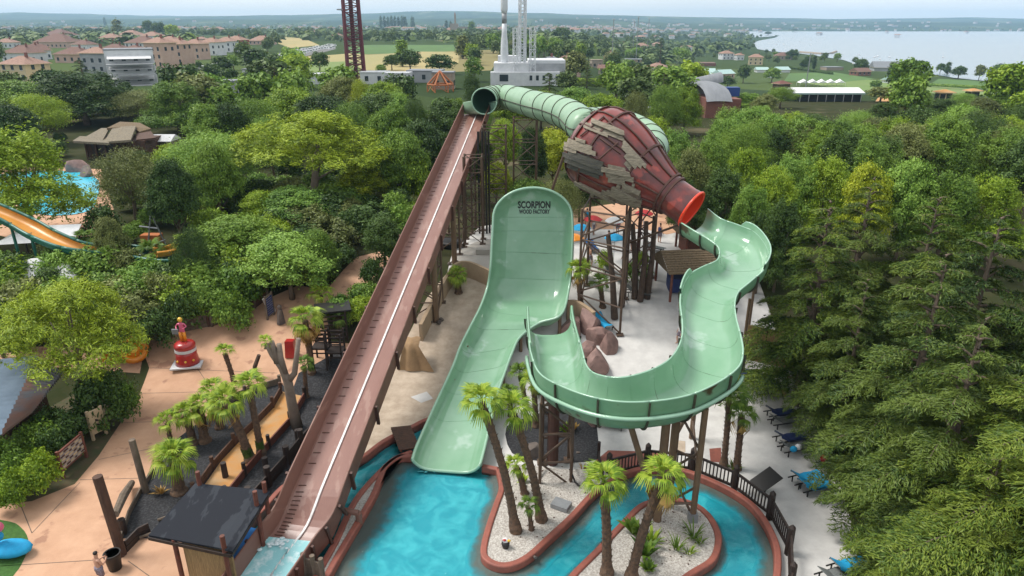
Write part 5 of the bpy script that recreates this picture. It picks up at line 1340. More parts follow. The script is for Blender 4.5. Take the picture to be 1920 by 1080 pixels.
# agave and reed clumps, island plants
def clump(loc, n, L, w, label, tone='leaf_palm_dark', name='reed_clump', cat='plant', up=1.0):
    r = random.Random(int(loc.x * 100)); mb = MB()
    for i in range(n):
        a = r.uniform(0, 6.28); e = r.uniform(.2, .9) / up; d = Vector((math.cos(a) * math.sin(e), math.sin(a) * math.sin(e), math.cos(e))); s = Vector((-math.sin(a), math.cos(a), 0)); l = L * r.uniform(.6, 1.1)
        o = Vector((math.cos(a) * .08, math.sin(a) * .08, 0)); m = o + d * l * .6; e2 = o + d * l + Vector((d.x, d.y, 0)) * l * .25 - Vector((0, 0, l * .1))
        mb.add([o - s * w * .5, o + s * w * .5, m - s * w * .5, m + s * w * .5, e2], [(0, 1, 3, 2), (2, 3, 4)])
    ob = mb.build(name, M[tone]); ob.location = loc; tag(ob, label, cat); return ob
for px, py, n, L, w, lb, tn in ((1268, 1030, 34, .75, .05, 'spiky yucca clump at the front right of the oval island', 'leaf_palm_dark'), (1300, 1008, 46, .85, .05, 'taller reed clump near the rim of the oval island', 'leaf_palm_dark'),
                            (1292, 1038, 24, .5, .04, 'small dry reed clump on the oval island', 'leaf_palm'), (1312, 1018, 20, .4, .07, 'small dark tuft at the right of the reeds', 'leaf_palm_dark'),
                            (1210, 1042, 26, 1.0, .22, 'broad leaved banana like plant beside the leaning palm', 'leaf_palm_dark'), (1190, 1000, 22, .95, .24, 'large leaved plant behind the leaning palm', 'leaf_palm_dark'),
                            (1222, 1020, 40, .9, .10, 'leafy green plant right of the leaning palm', 'leaf_palm'), (1215, 1068, 40, .45, .14, 'low dark leafy cushion at the front of the island', 'leaf_palm_dark'),
                            (980, 905, 16, .5, .16, 'leafy sprout at the foot of the short fan palm', 'leaf_palm'), (1377, 880, 40, .55, .06, 'small round spiky plant at the palm foot on the sand', 'leaf_palm_dark'),
                            (1093, 880, 20, .4, .05, 'tuft of dry grass on the black gravel', 'leaf_palm_dry'), (1060, 810, 40, .6, .12, 'yellow green plant on the black gravel', 'leaf_palm'),
                            (1075, 805, 30, .5, .12, 'yellowish shrub on the black gravel', 'leaf_palm_dry'), (303, 925, 30, .5, .07, 'dry cut stump tuft in the black gravel', 'leaf_palm_dry'),
                            (1010, 740, 60, 1.1, .1, 'dense green fern under the left end of the bend', 'leaf_palm_dark'), (960, 700, 50, 1.0, .1, 'fern beside the half pipe wall', 'leaf_palm_dark')):
    clump(at(px, py, .4 if 870 < px < 1340 and py > 890 else .05), n, L, w, lb, tn)
mb = MB()
for px, py in [(1255 + rnd.uniform(-1, 1) * 60, 1005 + rnd.uniform(-1, 1) * 55) for _ in range(60)] + [(1000 + rnd.uniform(-1, 1) * 40, 960 + rnd.uniform(-1, 1) * 60) for _ in range(30)] + [(1050 + rnd.uniform(-60, 60), 900 + rnd.uniform(-30, 30)) for _ in range(40)]:
    p = at(px, py, .42); s = rnd.uniform(.015, .05); mb.box(p, (s, s * 1.6, s * .6), rnd.uniform(0, 3))
o = mb.build('leaf_litter', M['wood_brown']); o['kind'] = 'stuff'
# ================================================================ BACKGROUND
def footprint(px, py, w, d, rz): p = on(px, py); return p
def house(px, py, wpx, storeys, label, wall='pink_wall', roof='tile_roof', rz=None, dep=.8, cat='house', name='house', hip=True, sc=1.0, flat=False, win=True, chim=True, awn=False):
    """px,py: ground point of the front wall's middle; wpx: width of the front in photo pixels"""
    p = on(px, py); w = wpx / pxm(p) * .8; d = w * dep; h = storeys * 2.8 * sc; rz = rnd.uniform(-.35, .35) if rz is None else rz
    root = thing(name, p, label, cat, None, rz); OFF[root.name] = Vector()
    MB().box((0, d / 2, h / 2 - .5), (w, d, h + 1)).build('wall', M[wall], root)
    e = .6
    if flat:
        MB().box((0, d / 2, h + .18), (w + .3, d + .3, .35)).build('roof', M[roof], root)
    else:
        rh = min(w, d) * .27; mb = MB(); z = h + .03
        if hip:
            i = min(w, d) / 2 * .95
            v = [(-w / 2 - e, -e, z), (w / 2 + e, -e, z), (w / 2 + e, d + e, z), (-w / 2 - e, d + e, z)]
            if w > d: v += [(-w / 2 + i, d / 2, z + rh), (w / 2 - i, d / 2, z + rh)]; f = [(0, 1, 5, 4), (1, 2, 5), (2, 3, 4, 5), (3, 0, 4), (3, 2, 1, 0)]
            else: v += [(0, i, z + rh), (0, d - i, z + rh)]; f = [(0, 1, 4), (1, 2, 5, 4), (2, 3, 5), (3, 0, 4, 5), (3, 2, 1, 0)]
            mb.add(v, f)
        else:
            mb.add([(-w / 2 - e, -e, z), (w / 2 + e, -e, z), (w / 2 + e, d + e, z), (-w / 2 - e, d + e, z), (-w / 2 - e, d / 2, z + rh), (w / 2 + e, d / 2, z + rh)], [(0, 1, 5, 4), (2, 3, 4, 5), (1, 2, 5), (3, 0, 4), (3, 2, 1, 0)])
        r = mb.build('roof', M[roof], root)
        MB().box((0, d / 2, h - .05), (w + 2 * e, d + 2 * e, .16)).build('eaves', M['cream_wall'], root)
        if chim and w > 6:
            c = MB().box((w * .2, d * .45, h + rh + .3), (.7, .7, 1.6)).build('chimney', M['brick_wall'], r)
    if win:
        n = max(2, int(w / 3.2)); wm = None
        for s in range(int(storeys)):
            for k in range(n):
                x = -w / 2 + w * (k + .5) / n
                if wm is None:
                    o = MB().box((0, 0, 0), (1.1, .12, 1.5)).build('window', M['window_dark'], root); wm = o.data
                    wf = MB().box((0, 0, -.85), (1.4, .2, .12)).build('sill', M['white_wall'], root).data; bpy.data.objects.remove(bpy.data.objects[-1]) if False else None
                    for ob in [q for q in root.children if q.name.startswith('sill')]: bpy.data.objects.remove(ob)
                else: o = bpy.data.objects.new('window', wm); COL.objects.link(o); o.parent = root
                o.location = (x, -.02, s * 3.0 * sc + 1.7)
                q = bpy.data.objects.new('sill', wf); COL.objects.link(q); q.parent = o; q.location = (0, 0, 0)
        for sd in (-1, 1):
            for k in range(2):
                o = bpy.data.objects.new('window', wm); COL.objects.link(o); o.parent = root; o.rotation_euler.z = math.pi / 2
                o.location = (sd * (w / 2 + .02), d * (.3 + .4 * k), 1.7 + 3.0 * sc * (int(storeys) - 1))
    if awn:
        for s in range(int(storeys)): 
            mb = MB(); z = s * 3.0 * sc + 2.5; mb.add([(-w * .45, 0, z), (w * .45, 0, z), (w * .45, -2.8, z - .8), (-w * .45, -2.8, z - .8), (-w * .45, 0, z - .1), (w * .45, 0, z - .1), (w * .45, -2.8, z - .95), (-w * .45, -2.8, z - .95)], [(0, 3, 2, 1), (4, 5, 6, 7), (3, 7, 6, 2), (0, 4, 7, 3), (1, 2, 6, 5)])
            mb.build('awning', M['white_cloth'], root)
            MB().box((0, -2.0 - 1.5 * (storeys - s - 1), s * 3.0 * sc + .1), (w * .96, 4.2, .25)).build('balcony', M['grey_wall'], root)
    return root
town = [ # px, base py, width px, storeys, wall, roof, label, kwargs
 (30, 155, 80, 2, 'cream_wall', 'tile_roof', 'pale yellow house at the left edge under the trees', dict(rz=-.3, hip=True)),
 (30, 118, 70, 1.6, 'white_wall', 'tile_roof_brown', 'white house with brown roof and solar panels at far left', dict(rz=-.2)),
 (78, 112, 60, 1.6, 'white_wall', 'tile_roof_brown', 'white gabled house with a green blind below the dark roofs', dict(hip=False, rz=1.3)),
 (130, 118, 72, 1.4, 'pink_wall', 'tile_roof_brown', 'long brown roofed house with skylights left of the hotel', dict(rz=-.15)),
 (95, 90, 84, 1.5, 'pink_wall', 'tile_roof_brown', 'big dark roofed house at the top left of the town', dict(rz=-.1)),
 (150, 96, 44, 1.5, 'white_wall', 'tile_roof_brown', 'small white house between the big dark roof and the red house', dict()),
 (60, 100, 40, 1.3, 'cream_wall', 'tile_roof_brown', 'small cream house left of the big dark roof', dict()),
 (335, 106, 36, 2.4, 'white_wall', 'tile_roof', 'narrow white house inside the salmon terrace', dict(rz=-.3)),
 (250, 118, 40, 2.2, 'white_wall', 'tile_roof_brown', 'white house squeezed behind the hotel', dict()),
 (98, 73, 60, 1.5, 'white_wall', 'tile_roof_brown', 'farmhouse with stepped roofs behind the big dark roof', dict()),
 (8, 90, 40, 1.4, 'white_wall', 'tile_roof', 'small orange roofed house at the left frame edge', dict()),
 (178, 138, 60, 2.6, 'grey_wall', 'tile_roof', 'grey house with orange hip roof attached to the white hotel', dict(rz=-.15)),
 (205, 108, 70, 1.2, 'pink_wall', 'tile_roof_brown', 'dark brown roofed house behind the white hotel', dict(rz=-.2)),
 (203, 82, 42, 1.8, 'red_wall', 'tile_roof', 'red walled house with orange hip roof', dict(rz=-.1)),
 (238, 78, 50, 2.2, 'white_wall', 'tile_roof', 'white house with peaked orange roof in the middle of the town', dict(rz=-.2)),
 (280, 82, 42, 2.4, 'white_wall', 'tile_roof', 'tall white house at the right of the upper row', dict(rz=-.2)),
 (258, 100, 66, 2.2, 'white_wall', 'tile_roof_brown', 'white house with grey brown roof above the hotel', dict(rz=-.3)),
 (292, 128, 56, 3.6, 'pink_wall', 'tile_roof', 'tall salmon apartment house beside the white hotel', dict(rz=-.45)),
 (328, 122, 50, 3.2, 'pink_wall', 'tile_roof', 'salmon apartment house with two roof peaks', dict(rz=-.3)),
 (312, 98, 50, 2.4, 'pink_wall', 'tile_roof', 'salmon house in the second row of the terrace', dict(rz=-.3)),
 (362, 112, 44, 2.8, 'pink_wall', 'tile_roof', 'salmon house in the middle of the long terrace', dict(rz=-.3)),
 (392, 104, 44, 2.6, 'white_wall', 'tile_roof', 'white house in the middle of the long terrace', dict(rz=-.3)),
 (420, 98, 42, 2.4, 'white_wall', 'tile_roof', 'white and salmon house near the right end of the terrace', dict(rz=-.25)),
 (438, 92, 42, 2.2, 'red_wall', 'tile_roof', 'dark red house at the right end of the terrace', dict(rz=-.25)),
 (345, 84, 26, 1.4, 'pink_wall', 'tile_roof', 'small cottage with orange roof beside the round tree', dict()),
 (378, 80, 22, 1.2, 'pink_wall', 'tile_roof', 'small cottage right of the round tree', dict()),
 (485, 84, 50, 1.2, 'pink_wall', 'tile_roof', 'low long cottage beyond the terrace', dict()),
 (410, 60, 24, 2, 'pink_wall', 'tile_roof', 'salmon villa among the far trees', dict()),
 (385, 58, 18, 1.5, 'white_wall', 'tile_roof', 'white villa left of the salmon villa', dict()),
 (255, 58, 30, 1.5, 'white_wall', 'tile_roof', 'pale house half hidden behind the far trees', dict()),
 (580, 64, 26, 1.3, 'pink_wall', 'tile_roof', 'farm house at the far field edge left of the maroon tower', dict()),
 (630, 74, 22, 1.5, 'cream_wall', 'tile_roof', 'cream house beside the maroon tower', dict()),
 (847, 62, 30, 1.6, 'pink_wall', 'tile_roof', 'salmon farmhouse below the castle hill', dict()),
 (1080, 142, 50, 2, 'pink_wall', 'tile_roof_brown', 'brick gabled house right of the white hall', dict(hip=False, rz=1.9)),
 (1045, 138, 50, 1.6, 'grey_wall', 'grey_roof', 'grey shed attached to the brick gabled house', dict(hip=False, rz=1.2)),
 (1120, 128, 26, 1.5, 'stone_wall', 'stone_wall', 'small stone house left of the lamp masts', dict(flat=True)),
 (1140, 112, 22, 1.5, 'pink_wall', 'tile_roof', 'pink house behind the lamp masts', dict()),
 (1186, 128, 40, 2, 'stone_wall', 'grey_roof', 'ruined stone building between the lamp masts', dict(flat=True)),
 (1135, 142, 34, 1.2, 'stone_wall', 'tile_roof_brown', 'low stone barn under the lamp masts', dict(hip=False)),
 (1240, 138, 40, 1.6, 'white_wall', 'tile_roof', 'white house with bright orange roof in the middle distance', dict(rz=.6)),
 (1205, 92, 28, 1.4, 'pink_wall', 'tile_roof', 'salmon house beyond the lamp masts', dict()),
 (1112, 92, 24, 1.4, 'white_wall', 'tile_roof', 'white cottage beyond the lamp masts', dict()),
 (1168, 88, 14, 1.4, 'white_wall', 'tile_roof', 'small white cottage right of the first lamp mast', dict()),
 (1235, 88, 20, 1.4, 'pink_wall', 'tile_roof', 'small salmon cottage by the far hedge', dict()),
 (1365, 112, 28, 2.2, 'white_wall', 'tile_roof', 'white villa with salmon hip roof near the lake', dict(rz=.2)),
 (1388, 113, 18, 1.8, 'white_wall', 'tile_roof', 'annex of the white villa near the lake', dict(rz=.2)),
 (1416, 122, 32, 2.4, 'cream_wall', 'tile_roof', 'cream villa with salmon roof near the lake', dict(rz=-.3)),
 (1318, 124, 58, .8, 'brick_wall', 'tile_roof_brown', 'long low barn with flat brick coloured roof', dict(flat=True)),
 (1318, 144, 54, .7, 'white_wall', 'green_sheet_roof', 'long shed with pale green roof', dict(hip=False, chim=False, win=False)),
 (1365, 148, 40, 1.2, 'pink_wall', 'green_sheet_roof', 'salmon farm shed right of the green roofed shed', dict(hip=False, rz=.5, chim=False)),
 (1430, 136, 26, .7, 'white_wall', 'green_sheet_roof', 'pale green greenhouse by the lime field', dict(hip=False, win=False, chim=False)),
 (1452, 146, 26, .7, 'white_wall', 'green_sheet_roof', 'second pale green greenhouse below the first', dict(hip=False, win=False, chim=False)),
 (1470, 136, 30, .7, 'white_wall', 'green_sheet_roof', 'third pale greenhouse nearest the hedge', dict(hip=False, win=False, chim=False)),
 (1665, 134, 60, 1, 'grey_wall', 'grey_roof', 'wide grey warehouse by the lake shore', dict(hip=False, win=False, chim=False)),
 (1620, 142, 36, 1, 'brick_wall', 'tile_roof_brown', 'brick shed beside the lake field', dict(hip=False, chim=False)),
 (1565, 132, 40, .8, 'stone_wall', 'grey_roof', 'grey low building near the jetty', dict(flat=True)),
 (1470, 112, 34, 1.4, 'stone_wall', 'tile_roof_brown', 'old stone house above the shore', dict(chim=False)),
 (1680, 156, 34, .6, 'white_wall', 'green_sheet_roof', 'white greenhouse before the lake field', dict(hip=False, win=False, chim=False)),
 (1770, 196, 28, 1.0, 'cream_wall', 'orange_concrete', 'salmon roofed hut half hidden in the right woods', dict()),
 (1825, 192, 22, 1.0, 'cream_wall', 'orange_concrete', 'second salmon roofed hut in the right woods', dict()),
 (1470, 172, 30, 1.4, 'wood_brown', 'wood_red', 'brown timber kiosk left of the striped tents', dict()),
 (1205, 166, 72, .8, 'white_wall', 'white_wall', 'long low white roofed hall behind the hedge', dict(flat=True, win=False)),
 (1190, 190, 34, .8, 'white_wall', 'white_wall', 'small white booth with rounded top behind the tube', dict(flat=True, win=False)),
]
for t in town: house(t[0], t[1], t[2], t[3], t[6], t[4], t[5], **t[7])
# white hotel with awnings
house(252, 158, 100, 3.6, 'white stepped hotel with long white awnings on every balcony', 'white_wall', 'grey_roof', rz=.45, flat=True, awn=True, name='hotel', cat='hotel')
# park service buildings
for px, py, w, s, wl_, rf, lb in ((330, 195, 70, 1.2, 'grey_wall', 'grey_roof', 'grey flat roofed building behind the willow'), (418, 190, 60, 1.6, 'grey_wall', 'grey_roof', 'grey flat roofed hall with window strip above the trees'),
    (468, 160, 26, 1.6, 'white_wall', 'grey_roof', 'small white block with a domed bus stop roof'), (520, 158, 90, .7, 'stone_wall', 'stone_wall', 'long low stone wall building before the straw field'),
    (590, 158, 50, 1.0, 'white_wall', 'white_wall', 'white flat building with dark garage opening'), (700, 158, 60, 1.2, 'white_wall', 'white_wall', 'white flat building right of the maroon tower'),
    (745, 160, 56, 1.2, 'white_wall', 'white_wall', 'white roofed exhibition hall left of the orange frame'), (830, 168, 50, 1.6, 'stone_wall', 'grey_roof', 'stone hall right of the orange frame'), (795, 155, 80, 1.2, 'grey_wall', 'grey_roof', 'grey hall behind the orange frame')):
    house(px, py, w, s, lb, wl_, rf, rz=-.05, flat=True, name='hall', cat='building')
# white hall with rocket
p = on(985, 160); k = 1 / pxm(p)
r = thing('hall', p, 'large white stepped theatre hall behind the white rocket', 'building'); r.scale.z = (aty(985, 104, p.y + 10).z - p.z) / 9.2
MB().box((-26 * k, 6, 3.6), (66 * k, 12, 7.2)).build('wall', M['white_wall'], r); MB().box((-30 * k, 10, 4.6), (44 * k, 6, 9.2)).build('wall', M['white_wall'], r)
MB().box((40 * k, 9, 4.0), (70 * k, 14, 8)).build('wall', M['white_wall'], r); MB().box((44 * k, 1.9, 5.2), (60 * k, .2, 3.6)).build('glass_front', M['grey_wall'], r)
MB().box((0, -.1, 2.2), (130 * k, 4, 4.4)).build('wall', M['white_wall'], r); MB().box((-40 * k, -2.15, 2.6), (16 * k, .1, 2.2)).build('window', M['window_dark'], r)
for i in range(6): MB().box((10 * k + i * 12 * k, -2.15, 2.6), (5 * k, .1, 1.6)).build('window', M['window_dark'], r)
p = on(946, 158); p.z += 0
r = thing('rocket_model', p, 'tall white model rocket with dark collar standing before the white hall', 'rocket')
k = 1 / pxm(p); hz_ = lambda py: aty(946, py, p.y).z - p.z
MB().lathe([(6.5 * k, 0), (7.2 * k, hz_(100)), (6.4 * k, hz_(80)), (4.6 * k, hz_(62)), (4.4 * k, hz_(44))], n=14).build('booster', M['white_steel'], r, smooth=True)
MB().lathe([(4.5 * k, hz_(44)), (4.6 * k, hz_(25))], n=14).build('collar', M['grey_metal'], r, smooth=True)
MB().lathe([(4.7 * k, hz_(25)), (6.3 * k, hz_(18)), (6.3 * k, hz_(-10)), (3 * k, hz_(-40)), (.3 * k, hz_(-60))], n=14).build('upper_stage', M['white_steel'], r, smooth=True)
for a in range(4): MB().beam((math.cos(a * 1.57) * 8 * k, math.sin(a * 1.57) * 8 * k, 0), (math.cos(a * 1.57) * 7 * k, math.sin(a * 1.57) * 7 * k, 3), .2, 1.4).build('fin', M['white_steel'], r)
def truss_tower(px, py, wpx, top_py, mt, label, levels, name='drop_tower', cat='ride tower', xm='', taper=1, r=.14, rb=.07, n4=True):
    p = on(px, py); w = wpx / pxm(p); zt = aty(px, max(top_py, -160), p.y).z
    return lattice(sqw(p.x, p.y, w, .3), p.z, zt, levels, label, mt, r, rb, name, cat, taper=taper)
truss_tower(979, 158, 10, -120, 'white_steel', 'tall white lattice mast of a ride right of the rocket', 26, r=.22, rb=.1)
truss_tower(966, 160, 7, 52, 'white_steel', 'short white lattice post left of the tall mast', 8, r=.1, rb=.06, name='lattice_post', cat='steel tower')
truss_tower(998, 160, 9, 50, 'white_steel', 'short white lattice post right of the tall mast', 8, r=.1, rb=.06, name='lattice_post', cat='steel tower')
tw = truss_tower(669, 155, 30, -120, 'maroon_steel', 'dark maroon ride tower with lattice core left of centre', 22, r=.42, rb=.14, taper=.8)
p = on(669, 155); zt = aty(650, 18, p.y).z; c = aty(645, 18, p.y)
MB().box((c.x, c.y - .5, zt), (3.6, 3, .35)).build('platform', M['grey_metal'], tw)
MB().beam((p.x, p.y, zt - 2), (c.x - 1, c.y, zt), .3).build('bracket', M['maroon_steel'], tw)
MB().box((p.x, p.y, (p.z + 40) / 2 + 2), (1.1, 1.1, 46)).build('core', M['maroon_dark'], tw)
for px, py, tp_, lb in ((1192, 118, 32, 'tall grey lamp mast at the left of the group of three'), (1186, 104, 40, 'green grey lamp mast in the middle'), (1213, 100, 35, 'grey lamp mast at the right of the group'), (1510, 168, 100, 'slim lamp post standing in the right woods'), (1147, 118, 36, 'thin aerial mast left of the lamp masts')):
    p = on(px, py); r = wthing('lamp_mast', p, lb, 'lamp mast'); zt = aty(px, tp_, p.y).z
    strut(p, (p.x, p.y, zt), .28, M['grey_metal'], r, 'mast', 8); MB().box((p.x, p.y, zt), (1.8, .4, .5)).build('lamp_head', M['white_steel'], r)
# orange pavilion frame
p = on(826, 172); r = thing('pavilion_frame', p, 'orange steel frame of an open pavilion with a pyramid roof', 'pavilion'); k = 1 / pxm(p); Wp = 24 * k
zz = lambda py: aty(826, py, p.y).z - p.z
ap = Vector((0, 0, zz(133)))
for a in range(6):
    x, y = math.cos(a * math.pi / 3 + .2) * Wp, math.sin(a * math.pi / 3 + .2) * Wp; x2, y2 = math.cos(a * math.pi / 3 + 1.247) * Wp, math.sin(a * math.pi / 3 + 1.247) * Wp
    strut((x, y, 0), (x, y, zz(158)), .18, M['orange_steel'], r, 'post'); strut((x, y, zz(158)), ap, .22, M['orange_steel'], r, 'rafter'); strut((x, y, zz(158)), (x2, y2, zz(158)), .2, M['orange_steel'], r, 'beam')
    strut((x, y, zz(158)), (x2, y2, 0), .08, M['orange_steel'], r)
# grey curved theme hall right
p = on(1345, 222); k = 1 / pxm(p); r = thing('theme_hall', p, 'grey hall with a curved sheet roof over brick walls right of the tube', 'building')
Hh_ = aty(1345, 158, p.y).z - p.z; Wd_ = 48 * k
G = []
for i in range(9):
    t = i / 8; x = (-.5 + t) * Wd_; G.append([Vector((x, y0, 2.2 + (Hh_ - 2.6) * f * (1 - .12 * (2 * t - 1) ** 2))) for y0, f in ((-.4, .30), (1, .62), (3, .85), (6, 1.0), (10, 1.05), (16, 1.0))])
MB().grid(G, flip=True).build('roof', M['grey_roof'], r, smooth=True)
MB().box((0, 8, 1.6), (Wd_ * .96, 15.5, 4.2)).build('wall', M['brick_wall'], r); MB().box((Wd_ * .5 + 1.5, 6, 1.6), (3, 5, 3.6)).build('annex', M['brick_wall'], r)
for i in range(8): MB().beam(G[i][0] + Vector((0, -.02, .1)), G[i][5] + Vector((0, 0, .1)), .1).build('roof_seam', M['grey_metal'], r) if False else None
a_ = aty(1215, 182, p.y + 12) - p; b_ = aty(1350, 152, p.y + 16) - p
G = [[a_.lerp(b_, i / 10) + Vector((0, math.cos(t) * 2.6, math.sin(t) * 1.9)) for t in [q * math.pi / 8 for q in range(9)]] for i in range(11)]
MB().grid(G).build('barrel_roof', M['grey_roof'], r, smooth=True)
MB().box(((a_.x + b_.x) / 2, (a_.y + b_.y) / 2, 2.5), ((b_.x - a_.x) * .9, 4.0, 5.0)).build('wall', M['grey_wall'], r)
MB().box((Wd_ * .5 + 2.4, 9, 4.4), (3, 2, 1.8)).build('blue_tank', M['blue_panel'], r)
# white tent halls right
p = on(1555, 192); k = 1 / pxm(p); r = thing('marquee', p, 'long white roofed marquee with open dark front in the right woods', 'marquee'); r.scale.z = .75; L_ = 130 * k
MB().add([(-L_ / 2, 0, 3), (L_ / 2, 0, 3), (L_ / 2, 9, 3.4), (-L_ / 2, 9, 3.4), (-L_ / 2, 4, 4.4), (L_ / 2, 4, 4.4)], [(0, 1, 5, 4), (2, 3, 4, 5), (1, 2, 5), (3, 0, 4)]).build('roof', M['white_cloth'], r)
MB().box((0, .1, 2.8), (L_, .2, .5)).build('fascia', M['green_sheet_roof'], r); MB().box((0, 5, 1.3), (L_ * .98, 7, 2.5)).build('wall', M['window_dark'], r)
for i in range(8): MB().box((-L_ / 2 + L_ * (i + .5) / 8, -.3, 1.4), (.14, .14, 2.8)).build('post', M['grey_metal'], r)
for i in range(5):
    p = on(1508 + i * 17, 162); k = 1 / pxm(p); w = 17 * k
    r = thing('tent', p, ['leftmost', 'second', 'middle', 'fourth', 'rightmost'][i] + ' of five peaked white tents in a row beside the lime field', 'tent', 'peaked white tents')
    MB().add([(-w / 2, 0, 2), (w / 2, 0, 2), (w / 2, w, 2), (-w / 2, w, 2), (0, w / 2, 4.2), (0, 0, 3.2)], [(0, 5, 4), (5, 1, 4), (1, 2, 4), (2, 3, 4), (3, 0, 4), (0, 1, 5)]).build('canopy', M['white_cloth'], r)
    for x, y in ((-w / 2, 0), (w / 2, 0), (w / 2, w), (-w / 2, w)): strut((x, y, 0), (x, y, 2), .08, M['white_steel'], r, 'post')
# castle on the hill
p = on(866, 62); r = thing('castle', Vector((p.x, p.y, p.z)), 'old stone castle with a slim tower on the wooded rise', 'castle'); k = 1 / pxm(p)
zc = lambda py: aty(866, py, p.y).z - p.z
MB().box((-14 * k, 0, zc(44) / 2), (14 * k, 14 * k, zc(44))).build('keep', M['stone_wall'], r); MB().box((4 * k, 4, zc(50) / 2), (26 * k, 16 * k, zc(50))).build('wall', M['stone_wall'], r)
MB().box((-12 * k, 0, zc(26) / 2), (3.2 * k, 3.2 * k, zc(28))).build('tower', M['stone_wall'], r); MB().box((22 * k, 4, zc(54) / 2), (16 * k, 12 * k, zc(54))).build('wall', M['cream_wall'], r)
MB().lathe([(1.6 * k, zc(27)), (.1 * k, zc(22))], (-12 * k, 0, 0), 6).build('roof', M['tile_roof'], r)
# campers on the car park
mv = None
cm_ = MB().box((0, 0, 1.3), (6, 2.3, 2.6), taper=.96); cm_.box((3.4, 0, .9), (1.4, 2.1, 1.5), taper=.7)
cmm = mesh_of(cm_.build('body', M['hull_white'])); wmm = mesh_of(MB().box((0, 0, 1.6), (5, 2.36, .7)).build('window', M['window_dark']))
for i in range(40):
    t = i / 39; row = i % 2; px = 522 + t * 105; py = 112 - t * 22 - row * 4 - 2.5 * math.sin(t * 3) + rnd.uniform(-1.2, 1.2)
    p = on(px, py); o = bpy.data.objects.new('parked_camper', cmm); COL.objects.link(o); o.location = p; o.rotation_euler.z = 1.2 + rnd.uniform(-.3, .3); o.scale = (.5, .6, .62)
    tag(o, 'white camper van in the %s row of the field car park' % ('front', 'back')[row], 'camper van', 'campers on the %s row' % ('front', 'back')[row])
    w_ = bpy.data.objects.new('window', wmm); COL.objects.link(w_); w_.parent = o
for i, (px, py) in enumerate([(360 + i * 9 + rnd.uniform(-2, 2), 132 - i * 1.2 + rnd.uniform(-2, 2)) for i in range(9)]):
    p = on(px, py); o = bpy.data.objects.new('parked_car', cmm); COL.objects.link(o); o.location = p; o.scale = (.7, .75, .55); o.rotation_euler.z = rnd.uniform(0, 3)
    tag(o, 'pale car parked in front of the salmon terrace', 'car', 'cars before the terrace')
# boats
bm_ = MB().add([(-3, -1, .6), (2, -1, .6), (3.6, 0, .8), (2, 1, .6), (-3, 1, .6), (-2.6, -.6, -.3), (1.8, -.5, -.3), (1.8, .5, -.3), (-2.6, .6, -.3)], [(0, 1, 2, 3, 4), (0, 5, 6, 1), (1, 6, 2), (2, 7, 3), (6, 7, 2), (3, 7, 8, 4), (4, 8, 5, 0)]); bm_.box((-.3, 0, 1.1), (2, 1.3, 1), taper=.8)
bmm = mesh_of(bm_.build('hull', M['hull_white'])); mam = mesh_of(MB().tube([(0, 0, .6), (0, 0, 8)], .12, 5).build('mast', M['white_steel']))
for i, (px, py) in enumerate([(1508, 73), (1522, 76), (1500, 78), (1531, 76), (1545, 72), (1470, 84), (1455, 84), (1520, 84), (1610, 103), (1645, 106), (1640, 108), (1650, 112), (1668, 108), (1566, 108), (1512, 66), (1485, 72), (1768, 108), (1600, 120), (1622, 114), (1460, 78)]):
    o = bpy.data.objects.new('boat', bmm); COL.objects.link(o); o.location = at(px, py, LZ); o.rotation_euler.z = rnd.uniform(0, 6); o.scale = (.7,) * 3
    tag(o, 'small white boat moored on the lake', 'boat', 'boats on the lake'); m_ = bpy.data.objects.new('mast', mam); COL.objects.link(m_); m_.parent = o
mb = MB(); mb.tube([at(1500, 98, LZ + .3), at(1540, 101, LZ + .3), at(1560, 100, LZ + .3), at(1568, 97, LZ + .3)], 1.6, 6)
tag(mb.build('jetty', M['stone_wall']), 'thin curved stone jetty reaching into the lake', 'jetty')

# ---- background trees by area, named from the nearest landmark -----------------------------------
LM = [('white hotel', 250, 140), ('salmon terrace', 370, 105), ('maroon tower', 665, 120), ('camper car park', 575, 98), ('straw field', 600, 120), ('castle', 866, 52), ('green field', 770, 92), ('white rocket', 946, 110), ('lamp masts', 1190, 100), ('lakeside villas', 1390, 108), ('lake warehouse', 1665, 130), ('lime field', 1600, 155), ('curved grey hall', 1345, 180), ('white marquee', 1555, 188), ('brown roofed houses', 90, 95), ('orange roofed house', 1240, 130)]
TN = {'mid': 'mid green', 'dark': 'dark green', 'bright': 'bright green', 'fresh': 'fresh green', 'olive': 'grey green', 'far': 'bluish green', 'lime': 'yellow green'}
clear = [[(115, 195), (330, 195), (330, 240), (115, 240)], [(0, 76), (130, 66), (330, 66), (470, 80), (500, 96), (460, 112), (390, 128), (330, 140), (230, 160), (150, 140), (0, 124)], [(0, 124), (80, 128), (78, 160), (0, 160)],
         [(500, 100), (560, 90), (640, 84), (860, 82), (865, 122), (700, 140), (560, 140), (510, 125)], [(525, 66), (575, 70), (605, 88), (540, 92)], [(890, 120), (1035, 120), (1035, 238), (885, 238)],
         [(1345, 95), (1435, 98), (1435, 128), (1345, 122)], [(1480, 138), (1560, 128), (1990, 150), (1990, 200), (1800, 186), (1660, 178), (1480, 170)], [(1290, 108), (1350, 112), (1350, 128), (1290, 128)], [(1060, 118), (1110, 118), (1110, 148), (1060, 148)],
         [(1300, 180), (1400, 180), (1400, 230), (1300, 230)], [(1400, 160), (1660, 165), (1660, 240), (1400, 240)], [(1740, 175), (1860, 175), (1860, 240), (1740, 240)], [(320, 180), (445, 170), (445, 196), (320, 200)], [(780, 135), (870, 135), (870, 238), (780, 238)], [(560, 140), (785, 140), (785, 205), (560, 205)], [(1180, 150), (1300, 150), (1300, 185), (1180, 185)], [(150, 125), (330, 125), (330, 175), (150, 178)], [(1290, 126), (1480, 126), (1480, 150), (1290, 150)],[(1640,120),(1700,125),(1700,136),(1640,134)]]
